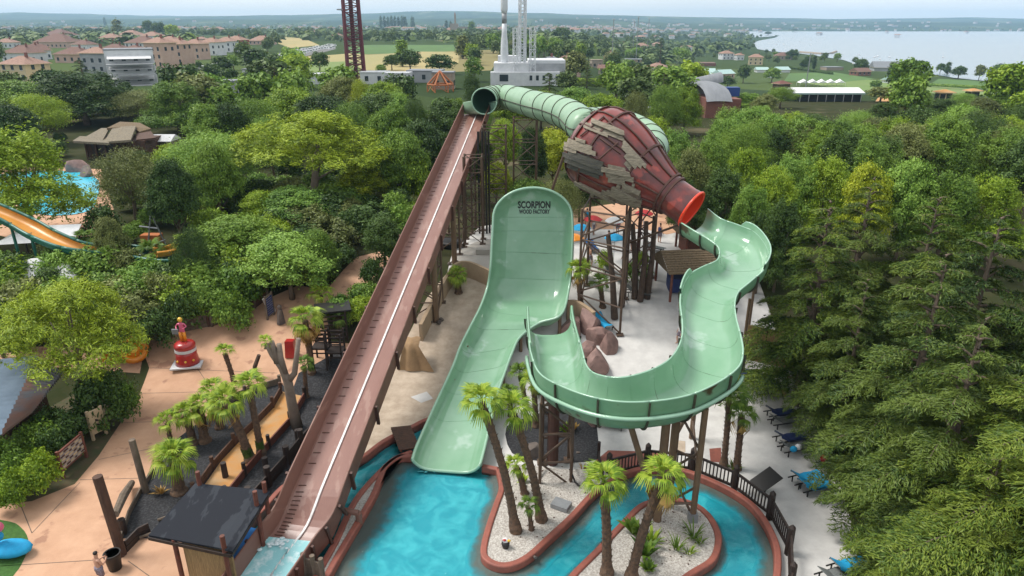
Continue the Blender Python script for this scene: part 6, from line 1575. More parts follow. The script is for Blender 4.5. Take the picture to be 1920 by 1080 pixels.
lakepx = lk
cnt = 0; seen = {}
def bgtree(px, py, h, wm_, tone, kind):
    global cnt
    l = min(LM, key=lambda q: (q[1] - px) ** 2 + 4 * (q[2] - py) ** 2); dx, dy = px - l[1], py - l[2]
    rel = ('left of' if dx < 0 else 'right of') if abs(dx) > 2.2 * abs(dy) else ('beyond' if dy < 0 else 'in front of')
    kn = {'far': 'round', 'poplar': 'slim poplar', 'cypress': 'pointed cypress', 'conifer': 'conifer'}.get(kind.rstrip('0123456789'), 'round')
    lb = '%s %s tree %s the %s in the distance' % (TN[tone], kn, rel, l[0]); p = on(px, py)
    plant(kind, tone, p, h, wm_, lb, group=lb.replace(' tree ', ' trees ')); cnt += 1
y = 99.0
while y < 238:
    x = -40 + rnd.uniform(0, 20); st = 11 + (y - 66) * .30
    while x < 1960:
        px, py = x + rnd.uniform(-6, 6), y + rnd.uniform(-2, 2)
        p = on(px, py)
        if not any(inpoly(px, py, c) for c in clear) and not inpoly(px, py, lakepx) and rnd.random() < (.5 if y < 150 else .55):
            h = rnd.uniform(7, 12) if y > 90 else rnd.uniform(8, 13)
            if 1250 < px and y < 150: h *= .8
            if px < 540 and 110 < y < 185: h *= .6
            if 560 < px < 880 and 120 < y < 200: h *= .62
            bgtree(px, py, h, h * rnd.uniform(.7, 1.15), rnd.choice(['mid', 'mid', 'dark', 'dark', 'fresh', 'olive', 'bright', 'far']), rnd.choice(['far0', 'far1', 'far2', 'far3', 'far0', 'far1', 'far2', 'conifer' if rnd.random() < .4 else 'far3']))
        x += st * rnd.uniform(.7, 1.5)
    y += 4.5 + (y - 66) * .09
print('bg trees', cnt)
# the smallest distant trees, past the count that can be kept single: one mass of crowns
cr = np.empty(len(TREES['far0'][0].vertices) * 3); TREES['far0'][0].vertices.foreach_get('co', cr); cr = cr.reshape(-1, 4, 3)[::5]
Q = []
y = 62.0
while y < 128:
    x = -60.0
    while x < 1990:
        px, py = x + rnd.uniform(-6, 6), y + rnd.uniform(-1.5, 1.5)
        if not any(inpoly(px, py, c) for c in clear) and not inpoly(px, py, lakepx) and rnd.random() < (.62 if y < 101 else .3):
            p = on(px, py); s_ = rnd.uniform(.7, 1.25) * (1.0 if px < 1250 else .85); a_ = rnd.uniform(0, 6.28); ca, sa = math.cos(a_), math.sin(a_)
            cen = cr.mean(1, keepdims=True); q = cen + (cr - cen) * 1.8; X = q[..., 0] * ca - q[..., 1] * sa; Y_ = q[..., 0] * sa + q[..., 1] * ca
            Q.append(np.stack([X * s_ + p.x, Y_ * s_ + p.y, q[..., 2] * s_ + p.z], -1))
        x += (9 + (y - 62) * .25) * rnd.uniform(.7, 1.4)
    y += 2.6 + (y - 62) * .06
Q = np.concatenate(Q); n = len(Q); me = bpy.data.meshes.new('distant_trees'); me.vertices.add(n * 4); me.vertices.foreach_set('co', Q.reshape(-1)); me.loops.add(n * 4); me.loops.foreach_set('vertex_index', np.arange(n * 4))
me.polygons.add(n); me.polygons.foreach_set('loop_start', np.arange(n) * 4); me.polygons.foreach_set('loop_total', np.full(n, 4)); me.update(); me.materials.append(M['leaf_far'])
o = bpy.data.objects.new('distant_trees', me); COL.objects.link(o); o['kind'] = 'stuff'; print('distant quads', n)
def bgt(kind, tone, px, pyb, pyt, wpx, label):
    p = on(px, pyb); h = aty(px, pyt, p.y).z - p.z; plant(kind, tone, p, h, wpx / pxm(p), label)
for i in range(9): bgt('cypress' if i < 7 else 'poplar', 'dark', 715 + i * 6.6 if i < 7 else 760 + (i - 7) * 14, 54, 30 + (i % 3) * .8, 5.5 if i < 7 else 9, ['leftmost', 'second', 'third', 'fourth', 'fifth', 'sixth', 'seventh', 'eighth broader', 'ninth broader'][i] + ' tree of the cypress row left of the castle')
for px, b, t, w, tn, kd, lb in ((837, 56, 38, 6, 'dark', 'cypress', 'dark cypress just left of the castle'), (845, 58, 40, 6, 'dark', 'cypress', 'second dark cypress left of the castle'), (884, 62, 40, 16, 'mid', 'poplar', 'green tree rising in front of the castle'),
    (1053, 82, 47, 38, 'dark', 'far0', 'big dark round tree right of the tall white mast'), (985, 100, 60, 44, 'mid', 'far1', 'large tree behind the white lattice posts'), (1010, 110, 62, 40, 'fresh', 'far2', 'fresh green tree right of the white lattice posts'), (1040, 112, 64, 36, 'mid', 'far3', 'green tree behind the grey shed'),
    (925, 100, 58, 40, 'mid', 'far2', 'tall green tree left of the rocket'), (890, 122, 84, 40, 'dark', 'far1', 'dark tree at the right of the straw field'), (868, 110, 66, 30, 'olive', 'poplar', 'grey green upright tree at the field corner'),
    (755, 125, 74, 30, 'mid', 'poplar', 'upright tree in the middle of the straw field edge'), (770, 135, 88, 50, 'dark', 'far0', 'dark bushy tree before the straw field'), (735, 132, 98, 34, 'dark', 'far3', 'dark round tree right of the maroon tower'), (825, 140, 98, 60, 'dark', 'far2', 'dark clump before the white halls'),
    (715, 140, 118, 26, 'mid', 'far1', 'small round tree near the maroon tower'), (600, 136, 93, 42, 'dark', 'far2', 'lone tree standing on the straw field'), (418, 142, 100, 44, 'dark', 'far0', 'umbrella shaped tree before the salmon terrace'), (480, 138, 84, 72, 'dark', 'far1', 'big dark tree right of the salmon terrace'),
    (515, 135, 96, 40, 'dark', 'far3', 'dark tree before the camper row'), (357, 80, 60, 22, 'bright', 'far2', 'bright round tree between the small cottages'), (280, 66, 34, 26, 'dark', 'far1', 'dark tree above the town roofs'), (300, 70, 38, 30, 'dark', 'far0', 'dark tree crowning the town centre'), (325, 74, 42, 34, 'bright', 'far3', 'bright tree above the salmon terrace'),
    (222, 68, 36, 20, 'olive', 'poplar', 'tall grey green poplar above the town'), (198, 50, 33, 5, 'dark', 'cypress', 'thin cypress on the skyline above the town'), (1275, 122, 86, 44, 'mid', 'far0', 'big round green tree in the middle distance'), (1236, 128, 70, 30, 'dark', 'conifer', 'dark conifer left of the big round tree'), (1393, 156, 116, 34, 'dark', 'far1', 'dark round tree below the lakeside villas'),
    (1485, 112, 92, 28, 'dark', 'far2', 'dark tree on the lake shore'), (1525, 130, 104, 8, 'dark', 'cypress', 'slim dark cypress near the jetty'), (1614, 140, 106, 22, 'dark', 'far0', 'dark tree behind the brick shed'), (1605, 136, 113, 9, 'dark', 'cypress', 'small cypress beside the brick shed'), (1669, 146, 117, 11, 'dark', 'cypress', 'dark pointed cypress by the lake warehouse'),
    (1762, 138, 116, 18, 'dark', 'far1', 'dark tree at the lake behind the lime field'), (1775, 140, 116, 12, 'dark', 'poplar', 'upright dark tree on the lake shore'), (1796, 148, 121, 30, 'dark', 'far2', 'round dark tree on the lake shore'), (1834, 152, 117, 24, 'olive', 'far3', 'grey green tree on the lake shore'), (1868, 156, 115, 38, 'dark', 'far0', 'broad dark tree on the lake shore at right'), (1905, 160, 132, 34, 'dark', 'far1', 'dark tree on the shore at the right edge'),
    (1650, 192, 160, 60, 'olive', 'far2', 'light grey willow beside the marquee'), (1640, 170, 148, 26, 'mid', 'far3', 'small green tree right of the tents'), (1720, 190, 165, 40, 'dark', 'far0', 'dark hedge like tree by the fields'), (1490, 60, 52, 12, 'far', 'far0', 'bluish tree on the far headland'), (1440, 66, 58, 18, 'far', 'far1', 'second bluish tree on the far headland')):
    bgt(kd, tn, px, b, t, w, lb)
# hedges
# undergrowth of the resort garden, left of the chute
LM2 = [('thatched restaurant', 220, 280), ('turquoise pool', 100, 370), ('orange slide', 60, 420), ('teal trough', 300, 480), ('large umbrella pine', 590, 340), ('feathery tree', 410, 340), ('path bend', 620, 480), ('planter fence', 420, 590), ('upper chute', 840, 300), ('maroon tower', 660, 210), ('white tent', 80, 540)]
ug = 0
keep = [[(-50, 300), (215, 300), (215, 405), (190, 450), (-50, 450)], [(120, 225), (335, 225), (335, 300), (120, 300)], [(600, 590), (600, 520), (660, 470), (735, 462), (740, 600)], [(-50, 380), (110, 440), (230, 462), (390, 440), (390, 505), (-50, 490)], [(390, 620), (520, 540), (620, 540), (620, 700), (200, 700), (260, 635)]]
yy = 207.0
while yy < 600:
    x = -20.0
    while x < 880 - (yy - 200) * .45:
        px, py = x + rnd.uniform(-9, 9), yy + rnd.uniform(-6, 6)
        if not any(inpoly(px, py, c) for c in keep) and rnd.random() < .8:
            l_ = min(LM2, key=lambda q: (q[1] - px) ** 2 + (q[2] - py) ** 2); dx, dy = px - l_[1], py - l_[2]; rel = ('left of' if dx < 0 else 'right of') if abs(dx) > abs(dy) else ('behind' if dy < 0 else 'in front of')
            tn = rnd.choice(['dark', 'dark', 'mid', 'fresh', 'olive', 'bright']); p = on(px, py); h = rnd.uniform(1.8, 3.6)
            lb = '%s leafy undergrowth bush %s the %s' % (TN[tn], rel, l_[0]); plant('shrub' if ug % 2 else 'bush', tn, p, h, h * rnd.uniform(1.2, 1.7), lb, group=lb.replace('bush', 'bushes')); ug += 1
        x += 38 * rnd.uniform(.7, 1.3)
    yy += 21 + (yy - 207) * .03
for a, b, hpx, tn, lb in (((1060, 160), (1180, 166), 2.6, 'bright', 'bright clipped hedge row left of the low white hall'), ((1180, 178), (1290, 182), 2.6, 'bright', 'bright hedge row before the low white hall'), ((1480, 128), (1560, 140), 2.2, 'dark', 'dark hedge between greenhouses and lime field'), ((1720, 160), (1990, 172), 1.6, 'mid', 'low green hedge across the lake fields')):
    A_, B_ = on(*a), on(*b); n = 5200; t = nr.rand(n); P = np.outer(1 - t, A_) + np.outer(t, B_); L0 = (B_ - A_).length
    off = nr.normal(size=(n, 3)); off /= np.linalg.norm(off, axis=1, keepdims=True); P2 = P + off * np.array([1.2, 1.5, hpx * .5]) + [0, 0, hpx * .5]
    me = leaf_mesh('hedge', P2 - np.array(A_), off + [0, 0, .4], .4, .6); me.materials.clear(); me.materials.append(M['leaf_' + tn]); o = bpy.data.objects.new('hedge', me); COL.objects.link(o); o.location = A_; tag(o, lb, 'hedge')
# far woods and far villages: masses nobody could count
n = 4200; C = []; N = []; 
Yv = 560 + 3000 * nr.rand(n) ** 1.25; Uv = nr.uniform(-.95, .95, n)
pts = []
for yv, uv in zip(Yv, Uv):
    x = uv * yv
    if LZ > -99 and x / yv > .33 and 540 < yv < 3080 and x / yv > .30: continue
    if noise.noise(Vector((x / 220, yv / 420, 3))) < -.12: continue
    pts.append((x, yv, T(x, yv)))
pts = np.array(pts); m_ = len(pts); k = 16; h = nr.uniform(5, 11, m_)
P = np.repeat(pts, k, 0); d = nr.normal(size=(m_ * k, 3)); d /= np.linalg.norm(d, axis=1, keepdims=True); d[:, 2] = np.abs(d[:, 2])
hh = np.repeat(h, k)[:, None]; P = P + d * hh * [.75, .75, .9]
me = leaf_mesh('far_woods', P, d + [0, 0, .3], np.repeat(h, k) * .36, .8); me.materials.clear(); me.materials.append(M['leaf_far'])
o = bpy.data.objects.new('far_woods', me); COL.objects.link(o); o['kind'] = 'stuff'
mb = MB()
for _ in range(420):
    if rnd.random() < .5: px, py = rnd.gauss(1180, 110), rnd.uniform(46, 62)
    else: px, py = rnd.uniform(0, 1920), rnd.uniform(46, 60)
    if inpoly(px, py, lk): continue
    if px > 1395: py = rnd.uniform(50, 57)
    p = at(px, py, T(0, 0)); p = on(px, py)
    if p.y > 5200 or p.y < 600: continue
    w = rnd.uniform(8, 20); mb.cur = 0; mb.box((p.x, p.y, p.z + 3), (w, w * .7, 7), rnd.uniform(0, 3)); mb.cur = 1; mb.box((p.x, p.y, p.z + 7.4), (w * 1.08, w * .78, 1.6), rnd.uniform(0, 3), taper=.5)
o = mb.build('far_village', [M['white_wall'], M['tile_roof']]); o['kind'] = 'stuff'
# ================================================================ FOREGROUND THINGS
def near_label(i, L): return L[i % len(L)]
# fence round the lazy river
FP = [p for p in inset(smooth_line(isl1, 5), -.55)]
i0 = min(range(len(FP)), key=lambda i: (FP[i] - at(1150, 885, .5)).length)
FP = [Vector((p.x, p.y, 0)) for p in FP[i0:]]
acc = [0]
for a, b in zip(FP, FP[1:]): acc.append(acc[-1] + (b - a).length)
def fpos(s):
    for i in range(len(acc) - 1):
        if acc[i + 1] >= s: return FP[i].lerp(FP[i + 1], (s - acc[i]) / (acc[i + 1] - acc[i] + 1e-6))
    return FP[-1]
LN = min(acc[-1], 26.0)
fr_ = wthing('wooden_fence', FP[0], 'dark timber railing with posts curving round the outside of the lazy river', 'fence')
npost = int(LN / 2.05); sp = LN / npost; bal = None; pst = None
for i in range(npost + 1):
    p = fpos(i * sp) - FP[0]
    if pst is None:
        o = MB().tube([(0, 0, 0), (0, 0, 1.45)], [.17, .15], 8).lathe([(.15, 1.45), (.10, 1.52), (.02, 1.62)], n=8).build('post', M['wood_black']); pst = o.data; bpy.data.objects.remove(o)
    o = bpy.data.objects.new('post', pst); COL.objects.link(o); o.parent = fr_; o.location = p
    if i < npost:
        q0, q1 = fpos(i * sp), fpos((i + 1) * sp)
        for z in (.32, 1.12): MB().beam(q0 + Vector((0, 0, z)), q1 + Vector((0, 0, z)), .09, .12).build('rail', M['wood_black'], fr_)
        for k in range(1, 12):
            b = q0.lerp(q1, k / 12) - FP[0]
            if bal is None: o = MB().box((0, 0, .72), (.055, .055, .8)).build('baluster', M['wood_black']); bal = o.data; bpy.data.objects.remove(o)
            o = bpy.data.objects.new('baluster', bal); COL.objects.link(o); o.parent = fr_; o.location = b; o.rotation_euler.z = rnd.uniform(-.1, .1)

def post(px, py, h, r, label, mt='wood_brown', name='wooden_post', lean=(0, 0), z=None):
    g = on(px, py) if z is None else at(px, py, z)
    o = MB().tube([g - Vector((0, 0, .1)), g + Vector((lean[0], lean[1], h))], [r, r * .92], 9, wob=.05).build(name, M[mt]); tag(o, label, 'post'); return o
def plank_wall(pts, h, label, mt='wood_brown', rows=3, th=.08, posts=True, name='plank_wall', z=None, ph=.25, pr=.11, step=2.4, cat='wall', pm=None):
    P = [on(*p) if z is None else at(*p, z) for p in pts]; root = wthing(name, P[0], label, cat)
    for a, b in zip(P, P[1:]):
        n = max(1, round((b - a).length / step))
        for i in range(n):
            q0, q1 = a.lerp(b, i / n), a.lerp(b, (i + 1) / n)
            for r in range(rows):
                zz = h * (r + .5) / rows; j = Vector((rnd.uniform(-.015, .015), rnd.uniform(-.015, .015), zz))
                MB().beam(q0 + j, q1 + j, th, h / rows * .93).build('plank', M[mt], root)
            if posts: MB().tube([q0, q0 + Vector((0, 0, h + ph))], pr, 7).build('post', M[pm or mt], root)
    if posts: MB().tube([P[-1], P[-1] + Vector((0, 0, h + ph))], pr, 7).build('post', M[pm or mt], root)
    return root
plank_wall([(268, 642), (300, 632), (345, 622), (392, 612)], 1.0, 'painted grey and red plank planter wall behind the red statue', 'wood_grey', pm='wood_brown')
plank_wall([(398, 612), (440, 597), (478, 578), (502, 560)], 1.0, 'brown plank planter wall along the clay path under the green trees', 'wood_brown', pm='wood_grey')
plank_wall([(365, 930), (400, 880), (440, 835), (478, 800), (512, 765), (527, 738)], .5, 'plank edging on the left of the orange lane', 'wood_brown', rows=2, ph=.3)
plank_wall([(425, 938), (460, 893), (505, 840), (545, 795), (572, 748)], .5, 'plank edging on the right of the orange lane', 'wood_red', rows=2, ph=.35, pm='wood_black')
plank_wall([(395, 778), (460, 740), (525, 720)], .45, 'weathered plank edging at the top of the black gravel', 'wood_grey', rows=1, ph=.2)
plank_wall([(228, 1012), (242, 968), (264, 925), (288, 885)], .3, 'low stone coloured edging on the left of the black gravel', 'wood_grey', rows=1, posts=False)
plank_wall([(470, 952), (505, 912), (540, 872), (566, 840)], .75, 'dark slatted rail between black gravel and the side channel', 'wood_black', rows=4, ph=.45, pr=.17)
plank_wall([(566, 838), (600, 800), (640, 752)], .7, 'dark plank rail climbing beside the lower chute', 'wood_black', rows=3, ph=.3, pr=.14)
plank_wall([(0, 640), (14, 655)], .6, 'short plank wall at the left frame edge', 'wood_brown')
plank_wall([(238, 1035), (262, 1010), (282, 1000)], .6, 'dark planks leaning at the corner of the black gravel', 'wood_black', rows=2, posts=False)
plank_wall([(573, 1078), (590, 1082), (606, 1088)], .9, 'small weathered gate at the bottom by the chute outlet', 'wood_grey', rows=4, z=.3, name='wooden_gate', cat='gate', step=1.2)
plank_wall([(1122, 858), (1128, 905), (1135, 935)], .5, 'short dark railing between black gravel and white sand', 'wood_black', rows=1, ph=.5, pr=.09)
plank_wall([(388, 1088), (405, 1072), (430, 1048)], 1.5, 'pale upright bamboo screen beside the shelter', 'reed', rows=1, z=0, posts=True, pm='wood_brown')
post(229, 1040, 4.1, .22, 'tall thick round post at the corner of the black gravel, by the standing man', lean=(-.25, .1), z=0)
post(274, 923, 3.1, .17, 'tall slim post on the paving left of the stout fan palm', 'wood_grey', lean=(-.1, 0), z=0)
post(233, 1000, .8, .18, 'short dark stump post at the gravel corner', 'wood_black')
post(8, 670, 2.4, .14, 'grey leaning post at the left frame edge', 'wood_grey', lean=(-.3, 0))
for px, py, lb in ((500, 885, 'black bollard post at the kink of the slatted rail'), (423, 895, 'short black bollard in the middle of the orange lane edging'), (560, 832, 'black bollard beside the chute')):
    post(px, py, .9, .16, lb, 'wood_black')
# leaning painted log
a, b = at(216, 965, 1.2), at(247, 905, .3); o = MB().tube([a, a.lerp(b, .5) + Vector((0, 0, .12)), b], [.17, .2, .16], 8, wob=.08).build('leaning_log', M['wood_grey']); tag(o, 'painted weathered log leaning behind the tall thick post', 'log')
for px, py, lb in ((262, 1008, 'broken branch lying at the corner of the gravel'), (296, 975, 'small stick beside the gravel bed')):
    g = on(px, py, .12); o = MB().tube([g, g + Vector((.7, .3, .12)), g + Vector((1.3, .35, .02))], [.07, .06, .03], 6, wob=.1).build('branch', M['wood_grey']); tag(o, lb, 'branch')

# shelter with black roof
c = [at(278, 1003, 2.5), at(366, 906, 2.8), at(502, 924, 2.9), at(432, 1036, 2.55)]
sh_ = wthing('shelter', Vector((c[0].x, c[0].y, 0)), 'timber shelter with patched black roofing felt beside the chute outlet', 'shelter')
n = 3
for k in range(n):
    a0, a1 = c[0].lerp(c[3], k / n), c[0].lerp(c[3], (k + 1) / n + .03); b0, b1 = c[1].lerp(c[2], k / n), c[1].lerp(c[2], (k + 1) / n + .03); up = Vector((0, 0, .045 * k))
    G = [[a0.lerp(b0, t / 6) + up, a0.lerp(a1, .5).lerp(b0.lerp(b1, .5), t / 6) + up + Vector((0, 0, .03)), a1.lerp(b1, t / 6) + up + Vector((0, 0, .05 if k < 2 else 0))] for t in range(7)]
    mb = MB().grid(G); mb.grid([[p - Vector((0, 0, .08)) for p in r] for r in G], flip=True); mb.grid([[r[0] for r in G], [r[0] - Vector((0, 0, .08)) for r in G]]); mb.grid([[r[2] for r in G], [r[2] - Vector((0, 0, .08)) for r in G]], flip=True)
    mb.grid([G[0], [p - Vector((0, 0, .08)) for p in G[0]]], flip=True)
    mb.build('roof_sheet', M['bitumen'], sh_)
for p, h in ((c[0].lerp(c[3], .3), 0), (c[3].lerp(c[0], .06), .7), (c[2].lerp(c[3], .25), .8), (c[1].lerp(c[2], .06), .7), (c[2], .6)):
    g = p.lerp((c[0] + c[2]) / 2, .04); MB().tube([(g.x, g.y, 0), (g.x, g.y, p.z + h)], .10, 7).build('post', M['wood_red'], sh_)
a, b = c[0].lerp(c[3], .35), c[3].lerp(c[0], .05); a2, b2 = Vector((a.x, a.y, 0)), Vector((b.x, b.y, 0))
m_ = (c[1] - c[0]).normalized() * .3; MB().beam(a2 + Vector((0, 0, 1.15)) + m_, b2 + Vector((0, 0, 1.15)) + m_, .08, 2.1).build('reed_wall', M['reed'], sh_)
for q0, q1 in ((c[0], c[3]), (c[0], c[1]), (c[3], c[2])): MB().beam(q0 - Vector((0, 0, .16)), q1 - Vector((0, 0, .16)), .1, .14).build('beam', M['wood_black'], sh_)
o = MB().box(at(455, 1035, 0.5), (1.2, 2.0, .9), -.35).build('blue_tarpaulin', M['blue_cloth']); tag(o, 'blue covered box between the black roofed shelter and the chute', 'tarpaulin')
# footbridge
a, b = at(751, 800, .62), at(768, 842, .55); r = wthing('footbridge', Vector((a.x, a.y, 0)), 'little brown plank bridge over the side channel', 'footbridge'); s = Vector((.55, .1, 0))
for k in range(12): q = a.lerp(b, (k + .5) / 12); MB().beam(q - s, q + s, .19, .06).build('plank', M['wood_brown'], r)
for sg in (-1, 1): MB().beam(a + s * sg * .8 - Vector((0, 0, .08)), b + s * sg * .8 - Vector((0, 0, .08)), .1, .12).build('beam', M['wood_red'], r)
# outlet pipe
a, b = at(636, 955, 1.0), at(672, 962, .9); r = wthing('outlet_pipe', Vector((b.x, b.y, 0)), 'brown outlet pipe bridging from the chute to the pebble strip', 'pipe')
MB().tube([a, b], .14, 10).build('pipe', M['slide_brown'], r); MB().tube([b, (b.x, b.y, .3)], .16, 10).build('elbow', M['slide_brown'], r)

# signs
def board(p0, p1, zb, h, label, mt, name='sign', legs=True, frame='wood_red', lines=5):
    """upright board between two ground points"""
    a, b = on(*p0), on(*p1); root = wthing(name, a, label, 'sign'); L = (b - a).length; d = (b - a).normalized(); nrm = Vector((d.y, -d.x, 0)); nrm = nrm if nrm.y < 0 else -nrm
    MB().beam(a + Vector((0, 0, zb + h / 2)), b + Vector((0, 0, zb + h / 2)), .07, h).build('panel', M[mt], root)
    for q in (a, b): MB().beam(q, q + Vector((0, 0, zb + h + .12)), .13, .13).build('post', M[frame], root)
    for z in (zb, zb + h): MB().beam(a + Vector((0, 0, z)), b + Vector((0, 0, z)), .1, .09).build('rail', M[frame], root)
    return root, a, d, nrm, L
r, a, d, nm_, L = board((120, 897), (163, 858), .45, 1.05, 'long framed sign board with rows of lettering beside the clay path', 'sign_slat')
for k in range(5):
    for q in range(6):
        z = .6 + k * .19; s0 = .12 + q * L / 6.6; MB().beam(a + d * s0 + nm_ * .045 + Vector((0, 0, z)), a + d * (s0 + rnd.uniform(.2, .36)) + nm_ * .045 + Vector((0, 0, z)), .01, .09).build('printed_line', M['rust_rib'] if (k + q) % 2 else M['sign_pale'], r)
r, a, d, nm_, L = board((176, 826), (200, 814), .4, 1.35, 'small pale sign with dark drawings standing on the bank', 'sign_pale', frame='sign_pale')
for k in range(3): MB().ball(a + d * L * .45 + nm_ * .04 + Vector((0, 0, .6 + k * .28)), (.2, .02, .07), 8, 5).build('printed_mark', M['wood_black'], r)
r, a, d, nm_, L = board((502, 600), (514, 590), .2, 1.5, 'upright board with dark horizontal slats at the end of the planter wall', 'sign_slat', frame='wood_grey')
for k in range(8): MB().beam(a + nm_ * .05 + Vector((0, 0, .35 + k * .17)), a + d * L + nm_ * .05 + Vector((0, 0, .35 + k * .17)), .03, .1).build('slat', M['navy_cloth'], r)
o = MB().beam(on(243, 770), on(245, 770, .7), .12, .03).build('sign', M['sign_pale']); tag(o, 'tiny pale marker sign in front of the dark bush', 'sign')

# paving joints, jets and foam
def strip(a, b, w=.018, mt='orange_concrete'):
    a, b = on(*a), on(*b); d = (b - a).normalized(); s_ = Vector((d.y, -d.x, 0)) * w; n_ = 12; G = []
    for k in range(n_ + 1):
        c_ = a.lerp(b, k / n_); G.append([Vector((q.x, q.y, T(q.x, q.y) + .018)) for q in (c_ - s_, c_ + s_)])
    MB().grid(G, flip=True).build('paving_joint', M['wood_grey'])['kind'] = 'structure'
for a, b in (((0, 1062), (188, 1050)), ((150, 900), (262, 897)), ((232, 793), (318, 790)), ((60, 1000), (150, 905)), ((185, 862), (290, 840)), ((262, 738), (380, 735)), ((285, 690), (520, 700)), ((60, 1000), (40, 950)), ((240, 1052), (300, 1095)), ((330, 625), (400, 735))): strip(a, b)
mb = MB()
for _ in range(90):
    px = rnd.uniform(785, 900); c_ = at(px, 876 + rnd.uniform(-2, 9), WZ + .01); mb.ball(c_, (rnd.uniform(.03, .12), rnd.uniform(.02, .06), .015), 6, 4)
o = mb.build('lip_foam', M['bubbles'], smooth=True); o['kind'] = 'stuff'
# people -------------------------------------------------------------------------
def figure(name, joints, edges, radii, mt, sub=1):
    me = bpy.data.meshes.new(name); me.from_pydata(joints, edges, []); o = bpy.data.objects.new(name, me); COL.objects.link(o)
    o.modifiers.new('s', 'SKIN'); sk = me.skin_vertices[0].data
    for i, r in enumerate(radii): sk[i].radius = r if hasattr(r, '__len__') else (r, r)
    sk[0].use_root = True
    s = o.modifiers.new('d', 'SUBSURF'); s.levels = sub; s.render_levels = sub
    bpy.context.view_layer.update(); dm = bpy.data.meshes.new_from_object(o.evaluated_get(bpy.context.evaluated_depsgraph_get()))
    bpy.data.objects.remove(o); dm.materials.clear(); dm.materials.append(mt)
    for p in dm.polygons: p.use_smooth = True
    return dm
def body_mesh(pose, mt):
    """root pelvis; pose dict overrides joints (z up, facing -Y), height 1.75"""
    J = dict(pel=(0, 0, .95), wai=(0, 0, 1.10), che=(0, .01, 1.32), nek=(0, 0, 1.48), hd0=(0, -.01, 1.56), hd1=(0, -.02, 1.68),
             shl=(.17, 0, 1.42), ell=(.23, .02, 1.15), wrl=(.25, -.10, .92), hal=(.25, -.13, .84), shr=(-.17, 0, 1.42), elr=(-.23, .02, 1.15), wrr=(-.25, -.10, .92), har=(-.25, -.13, .84),
             hil=(.09, 0, .90), knl=(.11, -.02, .50), anl=(.12, .02, .08), tol=(.13, -.14, .03), hir=(-.09, 0, .90), knr=(-.11, -.02, .50), anr=(-.12, .02, .08), tor=(-.13, -.14, .03))
    J.update(pose); K = list(J); E_ = [('pel', 'wai'), ('wai', 'che'), ('che', 'nek'), ('nek', 'hd0'), ('hd0', 'hd1'), ('che', 'shl'), ('shl', 'ell'), ('ell', 'wrl'), ('wrl', 'hal'), ('che', 'shr'), ('shr', 'elr'), ('elr', 'wrr'), ('wrr', 'har'),
             ('pel', 'hil'), ('hil', 'knl'), ('knl', 'anl'), ('anl', 'tol'), ('pel', 'hir'), ('hir', 'knr'), ('knr', 'anr'), ('anr', 'tor')]
    Rr = dict(pel=(.15, .11), wai=(.14, .10), che=(.16, .11), nek=.055, hd0=(.085, .095), hd1=(.08, .09), shl=.06, ell=.045, wrl=.03, hal=.035, shr=.06, elr=.045, wrr=.03, har=.035, hil=.09, knl=.06, anl=.04, tol=.035, hir=.09, knr=.06, anr=.04, tor=.035)
    return figure('body', [J[k] for k in K], [(K.index(a), K.index(b)) for a, b in E_], [Rr[k] for k in K], mt), J
def person(loc, rz, label, pose={}, skin='skin', wear='shorts', hair='hair', shirt=None, scale=1, held=None):
    me, J = body_mesh(pose, M[skin]); root = thing('person', loc, label, 'person', None, rz); root.scale = (scale,) * 3
    o = bpy.data.objects.new('body', me); COL.objects.link(o); o.parent = root
    h = J['hd1']; mb = MB(); mb.ball((h[0], h[1] + .025, h[2] + .035), (.088, .095, .085), 10, 7); mb.build('hair', M[hair], root, smooth=True)
    if wear:
        mb = MB()
        for s in ('l', 'r'):
            a, b = Vector(J['hi' + s]), Vector(J['kn' + s]); mb.tube([a + Vector((0, 0, .1)), a, a.lerp(b, .75)], [.115, .118, .105], 10)
        p = Vector(J['pel']); mb.tube([p + Vector((0, 0, -.06)), p + Vector((0, 0, .10))], [.165, .155], 12); mb.build('shorts', M[wear], root, smooth=True)
    if shirt:
        mb = MB(); mb.tube([Vector(J['wai']) - Vector((0, 0, .1)), Vector(J['wai']), Vector(J['che']), Vector(J['nek']) - Vector((0, 0, .05))], [.165, .16, .185, .09], 12); mb.build('shirt', M[shirt], root, smooth=True)
    for e, nm2 in ((-1, 'ear'), (1, 'ear')): MB().ball((h[0] + e * .088, h[1], h[2] - .03), (.015, .025, .035), 6, 4).build(nm2, M[skin], root)
    MB().ball((h[0], h[1] - .10, h[2] - .03), (.014, .02, .022), 6, 4).build('nose', M[skin], root)
    for hk in ('hal', 'har'):     # fingers
        c = Vector(J[hk]); w = Vector(J['wr' + hk[2]]); d = (c - w).normalized(); s = d.cross(Vector((0, 0, 1))); s = s.normalized() if s.length > .1 else Vector((1, 0, 0))
        mb = MB()
        for q in range(4): b0 = c + s * (q - 1.5) * .018; mb.tube([b0, b0 + d * .04, b0 + d * (.06 + .01 * (q in (1, 2))) + Vector((0, -.012, .006))], [.009, .008, .006], 5)
        mb.tube([c - d * .02 + s * .03, c + s * .055 + d * .02], [.010, .007], 5); mb.build('fingers', M[skin], root)
    return root
g = at(194, 1098, 0)
pr = person(g, R(150), 'bare chested man in patterned shorts standing by the bin, raising a phone', dict(wrl=(.12, -.28, 1.22), hal=(.05, -.34, 1.27), ell=(.22, -.08, 1.14), wrr=(-.12, -.28, 1.2), har=(-.05, -.34, 1.25), elr=(-.22, -.08, 1.14), hd1=(0, -.05, 1.67)))
ph = MB().box((0, -.38, 1.31), (.08, .02, .15)).build('phone', M['black_steel']); ph.matrix_world = Matrix.Translation(g) @ Matrix.Rotation(R(150), 4, 'Z'); ph.location = g; tag(ph, 'black phone held up by the man in shorts', 'phone')
